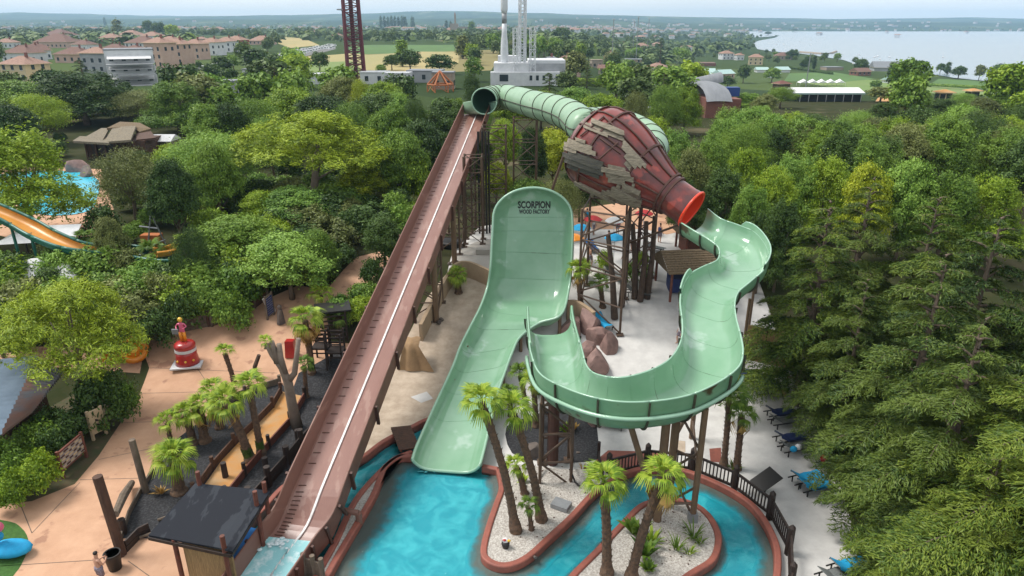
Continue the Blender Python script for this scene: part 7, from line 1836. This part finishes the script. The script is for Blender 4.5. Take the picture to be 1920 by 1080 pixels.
g = at(217, 1066, 0); r = wthing('litter_bin', g, 'round dark litter bin beside the thick post', 'bin')
MB().lathe([(.25, 0), (.33, .75), (.34, .8)], g, 16).build('body', M['black_steel'], r, smooth=True); MB().lathe([(.35, .8), (.35, .86), (.30, .86), (.29, .5)], g, 16).build('rim', M['black_steel'], r)
# statue on barrel
g = on(353, 682); r = wthing('statue', g, 'red and pink painted statue with a golden head on a striped red barrel', 'statue'); q = lambda x, y, z: g + Vector((x, y, z))
MB().box(q(0, 0, .05), (1.9, 1.7, .1), .2).build('plinth', M['white_wall'], r)
MB().lathe([(.78, .1), (.72, .3), (.66, .75), (.66, 1.0)], g, 20).build('barrel', M['red_gloss'], r, smooth=True)
MB().lathe([(.675, 1.0), (.675, 1.2)], g, 20).build('white_band', M['white_wall'], r); MB().lathe([(.70, .42), (.69, .52)], g, 20).build('pale_band', M['sign_pale'], r)
MB().lathe([(.66, 1.2), (.67, 1.45), (.58, 1.58), (.35, 1.66)], g, 20).build('drum_top', M['red_gloss'], r, smooth=True)
for a_ in (4.2, 5.0, 5.7): MB().ball(q(math.cos(a_) * .72, math.sin(a_) * .72, .47), .08, 8, 5).build('boss', M['gold'], r)
me, J = body_mesh(dict(hal=(.2, -.3, 1.15), wrl=(.22, -.22, 1.15), ell=(.3, 0, 1.2), wrr=(-.2, -.22, 1.1), har=(-.15, -.3, 1.1), elr=(-.32, 0, 1.2)), M['pink_gloss'])
o = bpy.data.objects.new('figure', me); COL.objects.link(o); o.parent = r; o.location = (0, 0, 1.6); o.scale = (1.1, 1.1, .95)
MB().ball(q(0, 0, 3.22), (.16, .16, .17), 10, 7).build('helmet', M['gold'], r, smooth=True)
MB().tube([q(-.12, -.02, 1.7), q(-.11, -.02, 2.35)], .11, 8).build('leg_armour', M['orange_plastic'], r, smooth=True); MB().tube([q(.12, -.02, 1.7), q(.11, -.02, 2.35)], .11, 8).build('leg_armour', M['orange_plastic'], r, smooth=True)
MB().box(q(-.3, -.3, 2.5), (.4, .1, .35)).build('shield', M['grey_metal'], r)
# orange ring slide mouth under the pine
g = on(255, 680); r = wthing('orange_ring', g, 'large orange plastic ring standing on the path behind the near pine', 'play ring')
ctr = g + Vector((0, 0, 1.0)); ax = Vector((.6, -.7, .35)).normalized(); x_ = ax.cross(Vector((0, 0, 1))).normalized(); y_ = x_.cross(ax)
MB().tube([ctr + x_ * math.cos(t * .3307) * .75 + y_ * math.sin(t * .3307) * .75 for t in range(20)], .22, 9, caps=False).build('ring', M['orange_plastic'], r, smooth=True)
MB().tube([ctr + ax * .05, ctr - ax * .15], .62, 18).build('disc', M['orange_plastic'], r, smooth=True); MB().tube([ctr + ax * .06, ctr + ax * .16], .25, 14).build('hub', M['yellow_plastic'], r)
g = on(212, 672); o = MB().box(g + Vector((0, 0, .4)), (1.3, .8, .7), .4, taper=.7).build('float_boat', M['orange_plastic']); tag(o, 'orange and white play boat beside the orange ring', 'play boat')
# play figure at bottom left
g = at(2, 1040, 0.02); r = wthing('play_figure', g, 'colourful balloon play figure above a blue shell on the round lawn', 'play figure')
MB().ball(g + Vector((.5, 0, .35)), (.95, .55, .32), 14, 8).build('shell', M['cyan_cloth'], r, smooth=True)
for k, (mt_, x, z) in enumerate((('cyan_cloth', .1, 1.0), ('yellow_plastic', 0, 1.35), ('red_gloss', -.1, 1.6), ('yellow_plastic', .05, 1.9), ('white_cloth', .15, 2.15), ('red_gloss', -.25, 1.95), ('pink_gloss', .25, 1.5))): MB().ball(g + Vector((x, 0, z)), .24, 10, 7).build('balloon', M[mt_], r, smooth=True)

# cut tree, stump, pergola ------------------------------------------------------------
g = on(557, 800, .1); P_ = lambda px, py: aty(px, py, g.y)
r = wthing('bare_tree', g, 'bare pruned tree with four smooth grey limbs in the black gravel', 'tree')
MB().tube([g, P_(548, 760), P_(540, 715), P_(528, 690), P_(510, 665), P_(500, 645)], [.34, .3, .26, .18, .14, .13], 9, wob=.04).build('trunk', M['bark_pale'], r, smooth=True)
for pts_ in ([(540, 715), (552, 700), (556, 670), (560, 635)], [(534, 700), (526, 670), (523, 645)], [(520, 680), (514, 655), (509, 640)]):
    MB().tube([P_(*q) for q in pts_], [.2, .17, .15, .13][:len(pts_)], 8, wob=.04).build('limb', M['bark_pale'], r, smooth=True)
palm(P_(499, 650), P_(497, 640), .45, .1, 'tuft of fan leaves on top of the left limb of the bare tree', nf=12)
g = on(478, 708); o = MB().tube([g, g + Vector((.1, 0, .8)), g + Vector((.45, .1, 1.6))], [.16, .14, .12], 8, wob=.06).build('curved_stump', M['bark_brown']); tag(o, 'curved dark stump left of the bare tree', 'stump')
for i, (px, py) in enumerate(((606, 680), (632, 688))):
    g = on(px, py); r = wthing('high_chair', g, ('left', 'right')[i] + ' of two tall dark wooden chairs under the chute', 'chair'); h = 2.1
    for x, y in ((-.5, -.5), (.5, -.5), (.5, .5), (-.5, .5)): MB().box(g + Vector((x, y, h * .62)), (.1, .1, h * 1.25)).build('leg', M['wood_black'], r)
    MB().box(g + Vector((0, 0, h * .6)), (1.1, 1.1, .1)).build('seat', M['wood_black'], r)
    for z in (.45, .9): 
        for y in (-.5, .5): MB().box(g + Vector((0, y, h * z)), (1.0, .07, .07)).build('rail', M['wood_black'], r)
    for k in range(4): MB().box(g + Vector((0, .5, h * (.75 + k * .13))), (1.05, .05, .12)).build('slat', M['wood_black'], r)
g = on(625, 640); r = wthing('dark_hut', g, 'dark timber hut with slatted sides between the palms and the chute', 'hut')
MB().box(g + Vector((0, .6, 2.3)), (2.4, 1.8, .12), .3).build('roof', M['black_steel'], r)
for k in range(6): MB().box(g + Vector((0, -.3 + .0, .4 + k * .32)), (2.0, .06, .1), .3).build('slat', M['wood_black'], r)
for x, y in ((-1, -.3), (1, 0), (-1, 1.2), (1, 1.4)): MB().box(g + Vector((x, y, 1.15)), (.12, .12, 2.3)).build('post', M['wood_black'], r)
g = on(547, 668); o = MB().box(g + Vector((0, 0, .6)), (.7, .6, 1.2), taper=.8).build('game_machine', M['red_gloss']); tag(o, 'red machine half hidden behind the large palm', 'machine')
r = wthing('stone_figure', on(527, 606), 'small grey stone figure standing in a dark bed beside the slatted board', 'statue'); g = on(527, 606)
MB().tube([g, g + Vector((0, 0, .6)), g + Vector((.05, 0, 1.1))], [.3, .24, .14], 8, wob=.15).build('torso', M['rock_grey'], r); MB().ball(g + Vector((.03, 0, 1.25)), .17, 8, 6).build('head', M['rock_grey'], r)

# rocks ----------------------------------------------------------------------------
def rock(px, py, s, label, mt='rock_red', z=None, seed=0):
    r_ = random.Random(seed + int(px)); g = on(px, py) if z is None else at(px, py, z); bm = bmesh.new(); bmesh.ops.create_icosphere(bm, subdivisions=3, radius=1)
    pl = [(Vector((r_.uniform(-1, 1), r_.uniform(-1, 1), r_.uniform(-.2, 1))).normalized(), r_.uniform(.42, .7)) for _ in range(8)]
    for v in bm.verts:
        for n_, d_ in pl:
            k = v.co.dot(n_) - d_
            if k > 0: v.co -= n_ * k * .92
        v.co *= 1 + .06 * noise.noise(v.co * 2 + Vector((seed, 0, 0)))
        v.co = Vector((v.co.x * s[0], v.co.y * s[1], v.co.z * s[2]))
    me = bpy.data.meshes.new('rock'); bm.to_mesh(me); bm.free(); me.materials.append(M[mt]); o = bpy.data.objects.new('rock', me); COL.objects.link(o); o.location = g + Vector((0, 0, s[2] * .45)); o.rotation_euler.z = r_.uniform(0, 3); tag(o, label, 'rock'); return o
rock(1100, 612, (1.3, 1.0, 1.1), 'wide flat red rock at the back of the group beside the half pipe')
rock(1122, 640, (1.0, .9, 1.1), 'faceted red rock second from the back')
rock(1140, 655, (.75, .8, 1.15), 'upright red rock at the right of the group')
rock(1098, 668, (.75, .75, 1.0), 'small reddish rock at the left of the group')
rock(1118, 694, (.9, .9, 1.4), 'tall pinkish rock at the front of the group')
rock(1075, 622, (1.1, 1, 1), 'dark red rock between half pipe and channel end')
rock(1110, 795, (.5, .5, .4), 'rounded brown boulder under the bend by the black gravel', 'rock_red')
rock(1000, 850, (.7, .6, .5), 'grey brown boulder behind the support frame', 'rock_grey')
for i, (px, py) in enumerate(((1085, 850), (1072, 858), (322, 965), (505, 905))): rock(px, py, (.14, .14, .1), 'small loose stone on the black gravel', 'rock_grey')['group'] = 'loose stones on black gravel'
rock(1003, 1046, (.13, .13, .1), 'small dark round stone at the tip of the peninsula', 'rock_grey', z=.4)

# walls ---------------------------------------------------------------------------
def wall_line(pts, h, th, mt, label, name='low_wall', smooth_n=4, zoff=0):
    P = smooth_line([on(*p) for p in pts], smooth_n); root = None; G = []
    for i, p in enumerate(P):
        d = (P[min(i + 1, len(P) - 1)] - P[max(i - 1, 0)]); d.z = 0; d.normalize(); s = Vector((d.y, -d.x, 0)) * th / 2; z = T(p.x, p.y)
        G.append([Vector((p.x, p.y, z - .3)) - s, Vector((p.x, p.y, z + h)) - s, Vector((p.x, p.y, z + h)) + s, Vector((p.x, p.y, z - .3)) + s])
    mb = MB().grid(G, flip=True); mb.add(G[0], [(0, 1, 2, 3)]); mb.add(G[-1], [(3, 2, 1, 0)]); o = mb.build(name, M[mt]); tag(o, label, 'wall'); return o
wall_line([(925, 540), (905, 530), (880, 520), (858, 522), (840, 545), (815, 590), (790, 640)], 1.3, .25, 'beige_wall', 'curved beige retaining wall below the terrace between chute and half pipe')
wall_line([(1062, 600), (1080, 600), (1100, 612), (1112, 622)], 1.5, .3, 'beige_wall', 'short sloping beige wall next to the red rocks')
o = sheet('terrace_edge', [(850, 500), (862, 470), (890, 455), (940, 445), (940, 470), (880, 480)], M['pale_concrete'], .03)
# canvas sheet over a frame
A_ = on(748, 690); B_ = on(812, 692); t0, t1 = aty(755, 650, A_.y), aty(785, 648, A_.y)
G = [[A_.lerp(B_, u) .lerp(t0.lerp(t1, u), v) + Vector((.12 * math.sin(u * 14) * (1 - v), -.35 * (1 - v) + .08 * math.sin(u * 11), 0)) for u in [k / 16 for k in range(17)]] for v in (0, .25, .5, .75, 1)]
G.append([p + Vector((0, 1.2, .1)) for p in G[-1]]); mb = MB().grid(G); mb.grid([[p + Vector((0, .04, -.02)) for p in r_] for r_ in G], flip=True)
tag(mb.build('canvas_sheet', M['canvas'], smooth=True), 'brown canvas sheet draped over equipment beside the chute', 'canvas')
# reed fence right
P = [on(1392, 672), on(1430, 680), on(1475, 690), on(1530, 690)]
r = wthing('reed_fence', P[0], 'tall brown reed fence behind the white sand under the cedars', 'fence')
for a, b in zip(P, P[1:]):
    MB().beam(a + Vector((0, 0, 1.2)), b + Vector((0, 0, 1.2)), .12, 2.6).build('reed_panel', M['reed'], r); MB().tube([b, b + Vector((0, 0, 2.7))], .08, 6).build('post', M['wood_brown'], r)
# huts -------------------------------------------------------------------------------
def hut(px, py, w, d, h, label, roof='thatch', rz=0, rise=1.1, posts=True, name='thatched_hut', body=None):
    g = on(px, py); r = thing(name, g, label, 'hut', None, rz); e = .4
    G = [[Vector((-w / 2 - e, -d / 2 - e, h)), Vector((-w / 2 - e, 0, h + rise)), Vector((-w / 2 - e, d / 2 + e, h))]]
    rows_ = 10; mb = MB()
    for k in range(rows_):      # courses of thatch, each a little proud of the one above
        for sg in (-1, 1):
            t0_, t1_ = k / rows_, (k + 1) / rows_; y0_, y1_ = sg * (d / 2 + e) * (1 - t0_), sg * (d / 2 + e) * (1 - t1_)
            z0_, z1_ = h + rise * t0_ + .05, h + rise * t1_; mb.add([(-w / 2 - e, y0_, z0_), (w / 2 + e, y0_, z0_), (w / 2 + e, y1_, z1_), (-w / 2 - e, y1_, z1_), (-w / 2 - e, y0_, z0_ - .09), (w / 2 + e, y0_, z0_ - .09)], [(0, 1, 2, 3) if sg < 0 else (3, 2, 1, 0), (4, 5, 1, 0)])
    mb.add([(-w / 2 - e, -d / 2 - e, h), (-w / 2 - e, d / 2 + e, h), (-w / 2 - e, 0, h + rise), (w / 2 + e, -d / 2 - e, h), (w / 2 + e, d / 2 + e, h), (w / 2 + e, 0, h + rise)], [(0, 2, 1), (3, 4, 5)])
    mb.build('roof', M[roof], r)
    if posts:
        for x in (-w / 2, w / 2):
            for y in (-d / 2, d / 2): MB().tube([(x, y, 0), (x, y, h)], .1, 7).build('post', M['wood_red'], r)
    if body: MB().box((0, 0, h * .5), (w * .9, d * .9, h)).build('wall', M[body], r)
    return r
hut(1285, 548, 3.6, 3.4, 2.3, 'small thatched hut with red posts behind the channel', rz=.12)
o = MB().box(on(1283, 530, .6), (2.4, 1.4, 1.1)).build('bar_counter', M['navy_cloth']); tag(o, 'dark blue counter in the shade of the thatched hut', 'counter')
hut(1315, 470, 3.6, 2.6, 1.6, 'lower thatched roof behind the small hut', rz=.1, body='wood_red')
g = on(1290, 372); r = wthing('stone_pillar', g, 'brown pillar with a flat grey stone cap behind the bottle mouth', 'pillar'); MB().box(g + Vector((0, 0, 1.3)), (.7, .7, 2.6)).build('shaft', M['rock_red'], r); MB().box(g + Vector((0, 0, 2.75)), (2.2, 1.6, .3)).build('cap', M['rock_grey'], r)
# thatched restaurant, left
g = on(215, 300); k = 1 / pxm(g)
r = thing('thatched_restaurant', g, 'sprawling thatched restaurant with overlapping grey brown roofs behind the olive tree', 'restaurant')
def roofp(pts, name='roof', mt='thatch_grey', th=.3):
    pts = [aty(px, py, g.y + dy) - g for px, py, dy in pts]; n_ = len(pts); c_ = [p - Vector((0, 0, th)) for p in pts]
    MB().add(pts + c_, [tuple(range(n_)), tuple(range(2 * n_ - 1, n_ - 1, -1))] + [(i, n_ + i, n_ + (i + 1) % n_, (i + 1) % n_) for i in range(n_)]).build(name, M[mt], r)
roofp([(136, 264, -2), (205, 268, -2), (200, 258, 3), (150, 255, 3)]); roofp([(150, 262, 0), (192, 263, 0), (205, 240, 7), (190, 240, 7)]); roofp([(195, 266, -1), (245, 262, -1), (255, 236, 6), (212, 238, 6)])
roofp([(200, 240, 5), (225, 228, 9), (262, 230, 9), (283, 241, 6), (262, 247, 5), (245, 238, 6)], mt='thatch')
roofp([(255, 262, 1), (292, 258, 2), (280, 242, 7), (255, 244, 7)], mt='wood_brown')
MB().box((0, 4, 1.2), (110 * k, 6, 2.6)).build('wall', M['wood_brown'], r); MB().box((-22 * k, .6, 1.1), (40 * k, .3, 2.0)).build('dark_opening', M['wood_black'], r)
for q_ in range(6): MB().box(((-50 + q_ * 18) * k, .2, 1.3), (.25, .25, 2.6)).build('post', M['wood_brown'], r)
hut(313, 285, 2.6, 2.6, 1.8, 'little white tent roof right of the thatched restaurant', 'white_cloth', name='small_tent', rise=.8)
rock(150, 322, (1.6, 1.2, 1.4), 'brown boulder by the turquoise pool'); rock(165, 330, (1.4, 1.0, 1.0), 'grey boulder beside the brown boulder by the pool', 'rock_grey')
# left pool and paving
sheet('pool_paving', [(-160, 300), (-20, 300), (30, 310), (190, 318), (215, 400), (200, 440), (60, 455), (-60, 430), (-200, 440)], M['stamped_concrete'], .04)
o = sheet('turquoise_pool', [(-160, 325), (0, 328), (60, 322), (150, 324), (185, 340), (182, 372), (170, 395), (120, 405), (60, 400), (0, 375), (-160, 372)], M['pool_floor_far'], .09, smooth=3)
# orange and teal slide at left
def small_channel(pts, w, dp, name, label, inner, outer):
    C_ = smooth_line([at(px, py, z) for px, py, z in pts], 6); A = []; B = []
    for i, p in enumerate(C_):
        d = C_[min(i + 1, len(C_) - 1)] - C_[max(i - 1, 0)]; d.z = 0; d.normalize(); s = Vector((d.y, -d.x, 0)) * w / 2; A.append(p - s); B.append(p + s)
    G = sweep_trough(A, B, dp, nprof=10); r_ = wthing(name, Vector((C_[0].x, C_[0].y, T(0, C_[0].y))), label, 'water slide')
    trough_slide(r_, G, 6, 'channel_segment', M[inner], M[outer], M[outer], th=.08, flange=False, rim_r=.12, flip=pnormal(G, 3, 5).z < 0)
    for i in range(2, len(C_) - 2, 6):
        p = C_[i]; z = T(p.x, p.y)
        if p.z - dp - z > .3: strut((p.x, p.y, z), (p.x, p.y, p.z - dp), .12, M['slide_teal'], r_, 'leg')
    return r_
small_channel([(-60, 372, 9.5), (0, 396, 8.6), (40, 415, 7.9), (80, 437, 7.2), (130, 457, 6.5), (180, 466, 6.0), (228, 470, 5.6)], 1.7, .6, 'open_water_slide', 'orange water slide with dark green edges coming in from the left', 'slide_orange', 'slide_teal')
small_channel([(205, 462, 5.8), (250, 470, 5.5), (300, 480, 5.3), (340, 478, 5.2), (372, 455, 5.2), (385, 440, 5.2)], 1.8, .6, 'open_water_slide', 'teal slide trough curving right behind the fan palms', 'slide_teal', 'slide_teal')
small_channel([(290, 470, 5.6), (320, 466, 5.5), (350, 455, 5.4), (368, 440, 5.3)], 1.3, .4, 'open_water_slide', 'short orange run inside the teal trough', 'slide_orange', 'slide_orange')
wall_line([(276, 512), (300, 520), (330, 516)], 1.4, .4, 'white_wall', 'pale curved wall under the teal trough')
g = on(295, 462); r = wthing('mast_figure', g, 'grey metal frame with an orange box behind the teal trough', 'metal frame')
for a_, b_ in (((-.8, 0, 0), (0, 0, 3)), ((.8, 0, 0), (0, 0, 3)), ((-1.2, 0, 1.8), (.4, 0, 1.6)), ((-.8, 0, 0), (.8, 0, .6))): strut(g + Vector(a_), g + Vector(b_), .07, M['grey_metal'], r, 'bar')
MB().box(g + Vector((-.6, .5, .5)), (1.6, .8, .9)).build('box', M['orange_steel'], r)
for px, py, w_, lb in ((80, 545, 3.4, 'dirty white tent roof among the shrubs at left'), (85, 480, 3.0, 'low beige canopy under the orange slide'), (130, 556, 1.6, 'small white tent flap right of the dirty white tent')):
    g = on(px, py); r = thing('tent', g, lb, 'tent', None, .2); h_ = 2.0
    MB().add([(-w_, -1.2, 1.5), (w_, -1.4, 1.6), (w_ * .9, 1.4, h_ + .2), (-w_ * .7, 1.6, h_), (0, 0, h_ + .6)], [(0, 1, 4), (1, 2, 4), (2, 3, 4), (3, 0, 4)]).build('canopy', M['white_cloth'], r)
    for x, y in ((-w_ * .9, -1), (w_ * .9, -1.1), (w_ * .8, 1.2), (-w_ * .6, 1.3)): MB().tube([(x, y, 0), (x, y, 1.6)], .06, 5).build('post', M['wood_black'], r)
# corrugated roof building, left edge
c = [at(-90, 800, 3.0), at(-90, 690, 3.6), at(62, 672, 3.5), at(112, 702, 3.2), at(78, 745, 3.1), at(0, 812, 2.9)]
r = wthing('corrugated_shed', Vector((c[5].x, c[5].y, 0)), 'low building with a corrugated roof, half pale blue half rusty, at the left edge', 'shed')
nR = 18
A0, B0 = at(-140, 690, 3.8), at(-140, 830, 3.0)
A1, B1 = at(70, 668, 3.8), at(2, 815, 3.0); A2, B2 = at(118, 700, 3.5), at(60, 770, 3.0)
def corr(a0, a1, b1, b0, mt, name):
    G = []
    for i in range(nR * 4 + 1):
        t = i / (nR * 4); G.append([a0.lerp(b0, t).lerp(a1.lerp(b1, t), u) + Vector((0, 0, .12 * math.sin(i * math.pi / 2))) for u in (0, .5, 1)])
    MB().grid(G).build(name, M[mt], r)
corr(A0, A1, B1, B0, 'corrugated', 'roof_sheet'); corr(A1, A2, B2, B1, 'corrugated_rust', 'roof_sheet')
q0, q1 = (A0 + A1 + B0 + B1) / 4, 0; MB().box((q0.x - .5, q0.y + .2, 1.3), (6, 3.2, 2.7)).build('wall', M['wood_brown'], r)

# loungers ----------------------------------------------------------------------------
lr = thing('sun_lounger', (0, 0, 0), 'x', 'sun lounger'); 
for sx in (-.31, .31):
    MB().beam((sx, -1.0, .34), (sx, .95, .34), .05).build('side_rail', M['black_steel'], lr)
MB().box((0, -.35, .37), (.58, 1.25, .035)).build('seat', M['lounger_mesh'], lr)
MB().beam((0, .27, .38), (0, .88, .78), .58, .035).build('backrest', M['lounger_mesh'], lr)
for sx in (-.31, .31):
    for y in (-.8, .65): MB().beam((sx, y, 0), (sx, y, .34), .05).build('leg', M['black_steel'], lr)
ll = [(1512, 905, 1.9, 'empty sun lounger with blue towel nearest the fence panel, on the right sand'), (1525, 920, 1.9, 'sun lounger just in front of the one with the bright blue towel'),
      (1432, 728, 1.8, 'sun lounger with navy towel at the top of the right row'), (1440, 742, 1.8, 'second sun lounger of the top pair under the cedar tip'),
      (1462, 782, 1.8, 'dark sun lounger at the upper end of the cedar row'), (1470, 798, 1.8, 'dark sun lounger second in the cedar row'), (1480, 830, 1.85, 'sun lounger with bags at the middle of the cedar row'), (1490, 848, 1.85, 'sun lounger at the lower end of the cedar row'),
      (1590, 1072, 1.9, 'sun lounger with cyan towel at the bottom edge under the cedar'), (1568, 1088, 1.9, 'second lounger at the bottom edge'), (1140, 800, 1.3, 'blue covered sun lounger under the bend beside the black gravel'),
      (1196, 556, 1.2, 'grey sun lounger in front of the tree trunks'), (1130, 612, .4, 'blue sun lounger inside the lattice tower'), (1150, 520, .5, 'sun lounger behind the lattice tower'), (1110, 470, .2, 'sun lounger right of the half pipe wall'), (1225, 470, .9, 'sun lounger by the palms near the clay path')]
ls = []
for i, (px, py, rz, lb) in enumerate(ll):
    g = on(px, py, .0)
    if i == 0: lr.location = g; lr.rotation_euler.z = rz; lr['label'] = lb; o = lr; lr['group'] = 'sun loungers on the sand'
    else: o = copy_thing(lr, g, rz, label=lb)
    ls.append(o)
def towel(i, mt, lb, w=.6, L=1.5, back=True):
    lo_ = ls[i]; Mx = Matrix.Translation(lo_.location) @ Matrix.Rotation(lo_.rotation_euler.z, 4, 'Z')
    ys_ = [-.85, -.4, 0, .25, .5, .85]; G = [[Mx @ Vector((x * (1.02 + .05 * math.sin(y * 9 + x * 7)), y, (.415 if y < .27 else .415 + (y - .27) * .66) + .012 * math.sin(x * 25 + y * 8) - (.12 if abs(x) > .31 else 0))) for x in (-.34, -.3, -.15, 0, .15, .3, .34)] for y in ys_]
    mb = MB().grid(G); mb.grid([[p - Vector((0, 0, .012)) for p in r_] for r_ in G], flip=True); tag(mb.build('towel', M[mt], smooth=True), lb, 'towel')
towel(0, 'cyan_cloth', 'bright blue towel on the lounger nearest the fence panel'); towel(1, 'cyan_cloth', 'bright blue towel heaped on the front lounger of the pair'); towel(2, 'navy_cloth', 'navy towel on the top lounger'); towel(10, 'blue_cloth', 'royal blue cover on the lounger under the bend')
towel(8, 'cyan_cloth', 'cyan towel on the bottom edge lounger'); towel(6, 'navy_cloth', 'navy towel under the bags in the cedar row'); towel(4, 'navy_cloth', 'dark towel at the upper end of the cedar row'); towel(12, 'cyan_cloth', 'blue towel on the lounger inside the lattice tower'); towel(14, 'blue_cloth', 'blue towel right of the half pipe wall')
for px, py, mt, s, lb in ((1497, 838, 'white_cloth', .2, 'white bag on the lounger in the cedar row'), (1488, 842, 'cyan_cloth', .2, 'light blue bag beside the white bag'), (1545, 860, 'red_cloth', .22, 'red bag hanging at the cedar edge'), (1472, 735, 'skin_tan', .2, 'brown beach bag on the top lounger pair')):
    g = on(px, py, .55); o = MB().ball(g, (s, s * .8, s * .9), 9, 6).build('beach_bag', M[mt], smooth=True); tag(o, lb, 'bag')
g = on(1393, 705); o = MB().ball(g + Vector((0, 0, .22)), (.9, .45, .24), 12, 6).build('small_boat', M['navy_cloth'], smooth=True); tag(o, 'dark blue upturned small boat on the sand right of the bend', 'boat')
# black tilted panel by the fence, utility box, hose, pot
g = on(1434, 928); r = wthing('solar_panel', g, 'black square panel tilted on the sand outside the fence', 'panel'); MB().beam(g + Vector((-.5, 0, .5)), g + Vector((.55, .35, 1.1)), 1.0, .05).build('panel', M['black_steel'], r); MB().box(g + Vector((0, .1, .35)), (.08, .08, .7)).build('leg', M['black_steel'], r)
g = at(1052, 950, .42); o = MB().box(g + Vector((0, 0, .12)), (.85, .62, .22), -.5).build('utility_box', M['grey_metal']); tag(o, 'light grey utility box on the pebble peninsula', 'box')
g = at(1068, 900, .45); o = MB().tube([g, g + Vector((.1, 0, .35)), g + Vector((.0, .1, .6)), g + Vector((.25, -.3, .1)), g + Vector((.45, -.55, .05))], .05, 6).build('black_hose', M['black_steel']); tag(o, 'curved black hose beside the utility box', 'hose')
g = at(948, 1026, .4); r = wthing('flower_pot', g, 'black pot with a small bright painted bird head on the peninsula', 'pot'); MB().lathe([(.14, 0), (.19, .2), (.17, .3)], g, 12).build('pot', M['black_steel'], r, smooth=True)
MB().ball(g + Vector((0, 0, .38)), (.15, .13, .12), 9, 6).build('bird_head', M['white_cloth'], r, smooth=True); MB().ball(g + Vector((.12, -.05, .40)), (.12, .05, .06), 8, 5).build('beak', M['yellow_plastic'], r, smooth=True); MB().ball(g + Vector((-.05, -.08, .46)), (.09, .07, .05), 8, 5).build('crest', M['red_gloss'], r, smooth=True)
# beach people, parasols, trunks behind the bottle tower
pl = [(1092, 448, 'red_cloth', 'person in red among the parasols behind the half pipe'), (1112, 440, 'white_cloth', 'person in white among the parasols'), (1140, 470, 'navy_cloth', 'person in dark clothes near the tree trunks'), (1105, 500, 'skin', 'bather sitting place right of the half pipe wall'),
      (1170, 505, 'red_cloth', 'person in red between the tree trunks'), (1185, 470, 'white_cloth', 'person in white by the palms'), (1236, 455, 'navy_cloth', 'person walking on the clay path'), (1278, 625, 'red_cloth', 'person in red beside the channel on the white sand'),
      (1276, 600, 'navy_cloth', 'person in navy beside the channel'), (1274, 645, 'white_cloth', 'person in pale clothes by the inner rim of the channel'), (1100, 425, 'cyan_cloth', 'person in cyan far behind the half pipe wall'), (1158, 440, 'red_cloth', 'person in red near the path edge')]
for i, (px, py, sh2, lb) in enumerate(pl): person(on(px, py), rnd.uniform(0, 6), lb, dict(knr=(-.11, -.18, .52), anr=(-.12, -.1, .1), tor=(-.13, -.25, .04)) if i % 2 else {}, 'skin_tan' if i % 3 else 'skin', 'shorts', 'hair', sh2 if sh2 != 'skin' else None)
for px, py, mt, lb in ((1110, 452, 'red_cloth', 'red and white parasol behind the half pipe wall'), (1088, 470, 'cyan_cloth', 'blue parasol right of the half pipe wall'), (1075, 490, 'orange_plastic', 'orange parasol right of the half pipe wall'), (1150, 455, 'white_cloth', 'white parasol among the trunks'), (1150, 490, 'cyan_cloth', 'light blue sunshade in front of the trunks'), (1205, 440, 'red_cloth', 'red parasol by the clay path')):
    g = on(px, py); r = wthing('parasol', g, lb, 'parasol'); MB().tube([g, g + Vector((0, 0, 2.3))], .03, 6).build('pole', M['white_steel'], r)
    MB().lathe([(.85, 1.95), (.83, 2.0), (.4, 2.25), (.03, 2.35)], g, 8).build('canopy', M[mt], r)
for px, py, tx, ty, lb in ((1152, 598, 1140, 440, 'thick bare trunk inside the bottle tower'), (1165, 575, 1172, 430, 'brown tree trunk leaning right behind the bottle tower'), (1190, 560, 1186, 420, 'dark trunk left of the low spiky palm'), (1200, 565, 1212, 415, 'reddish pole trunk right of the dark trunk'), (1213, 560, 1228, 405, 'tall trunk behind the grey sun lounger')):
    g = on(px, py); t_ = aty(tx, ty, g.y + .5); r = wthing('tree', g, lb, 'tree'); MB().tube([g, g.lerp(t_, .5) + Vector((.1, 0, 0)), t_], [.26, .2, .17], 8, wob=.06).build('trunk', M['bark_brown'], r)
for px, py, lb in ((1135, 480, 'yellow green bush among the parasols'), (1185, 500, 'green bush between the trunks'), (1205, 480, 'leafy bush beside the red parasol'), (1095, 495, 'dark bush right of the half pipe')): tt('bush', rnd.choice(['mid', 'bright']), px, py - 10, 1.8, 40, lb)
g = on(905, 476); o = MB().box(g + Vector((0, 0, .25)), (1.1, .7, .45)).build('concrete_block', M['pale_concrete']); tag(o, 'small concrete block on the terrace by the black pipes', 'block')
for px, py, lb in ((845, 462, 'dark planter on the terrace left of the pole'), ):
    g = on(px, py); o = MB().lathe([(.9, 0), (1.1, .5), (1.0, .6)], g, 12).build('planter', M['black_steel']); tag(o, lb, 'planter')
sheet('white_patch', [(770, 745), (800, 735), (812, 748), (790, 756)], M['white_sand'], .030)
o = sheet('blue_pool', [(632, 432), (656, 430), (658, 444), (634, 446)], M['pool_floor_far'], .06)
for px, py, w_, lb in ((478, 516, 1.2, 'dark motor scooter parked beside the planter wall'),):
    g = on(px, py); r = wthing('scooter', g, lb, 'scooter')
    for x in (-.55, .55): MB().tube([g + Vector((x, -.05, .28)), g + Vector((x, .05, .28))], .28, 12).build('wheel', M['black_steel'], r)
    MB().ball(g + Vector((0, 0, .5)), (.6, .18, .2), 10, 6).build('body', M['navy_cloth'], r, smooth=True); MB().box(g + Vector((-.25, 0, .75)), (.6, .26, .12)).build('seat', M['black_steel'], r); MB().tube([g + Vector((.5, 0, .4)), g + Vector((.4, 0, 1.1))], .04, 6).build('steering', M['grey_metal'], r)
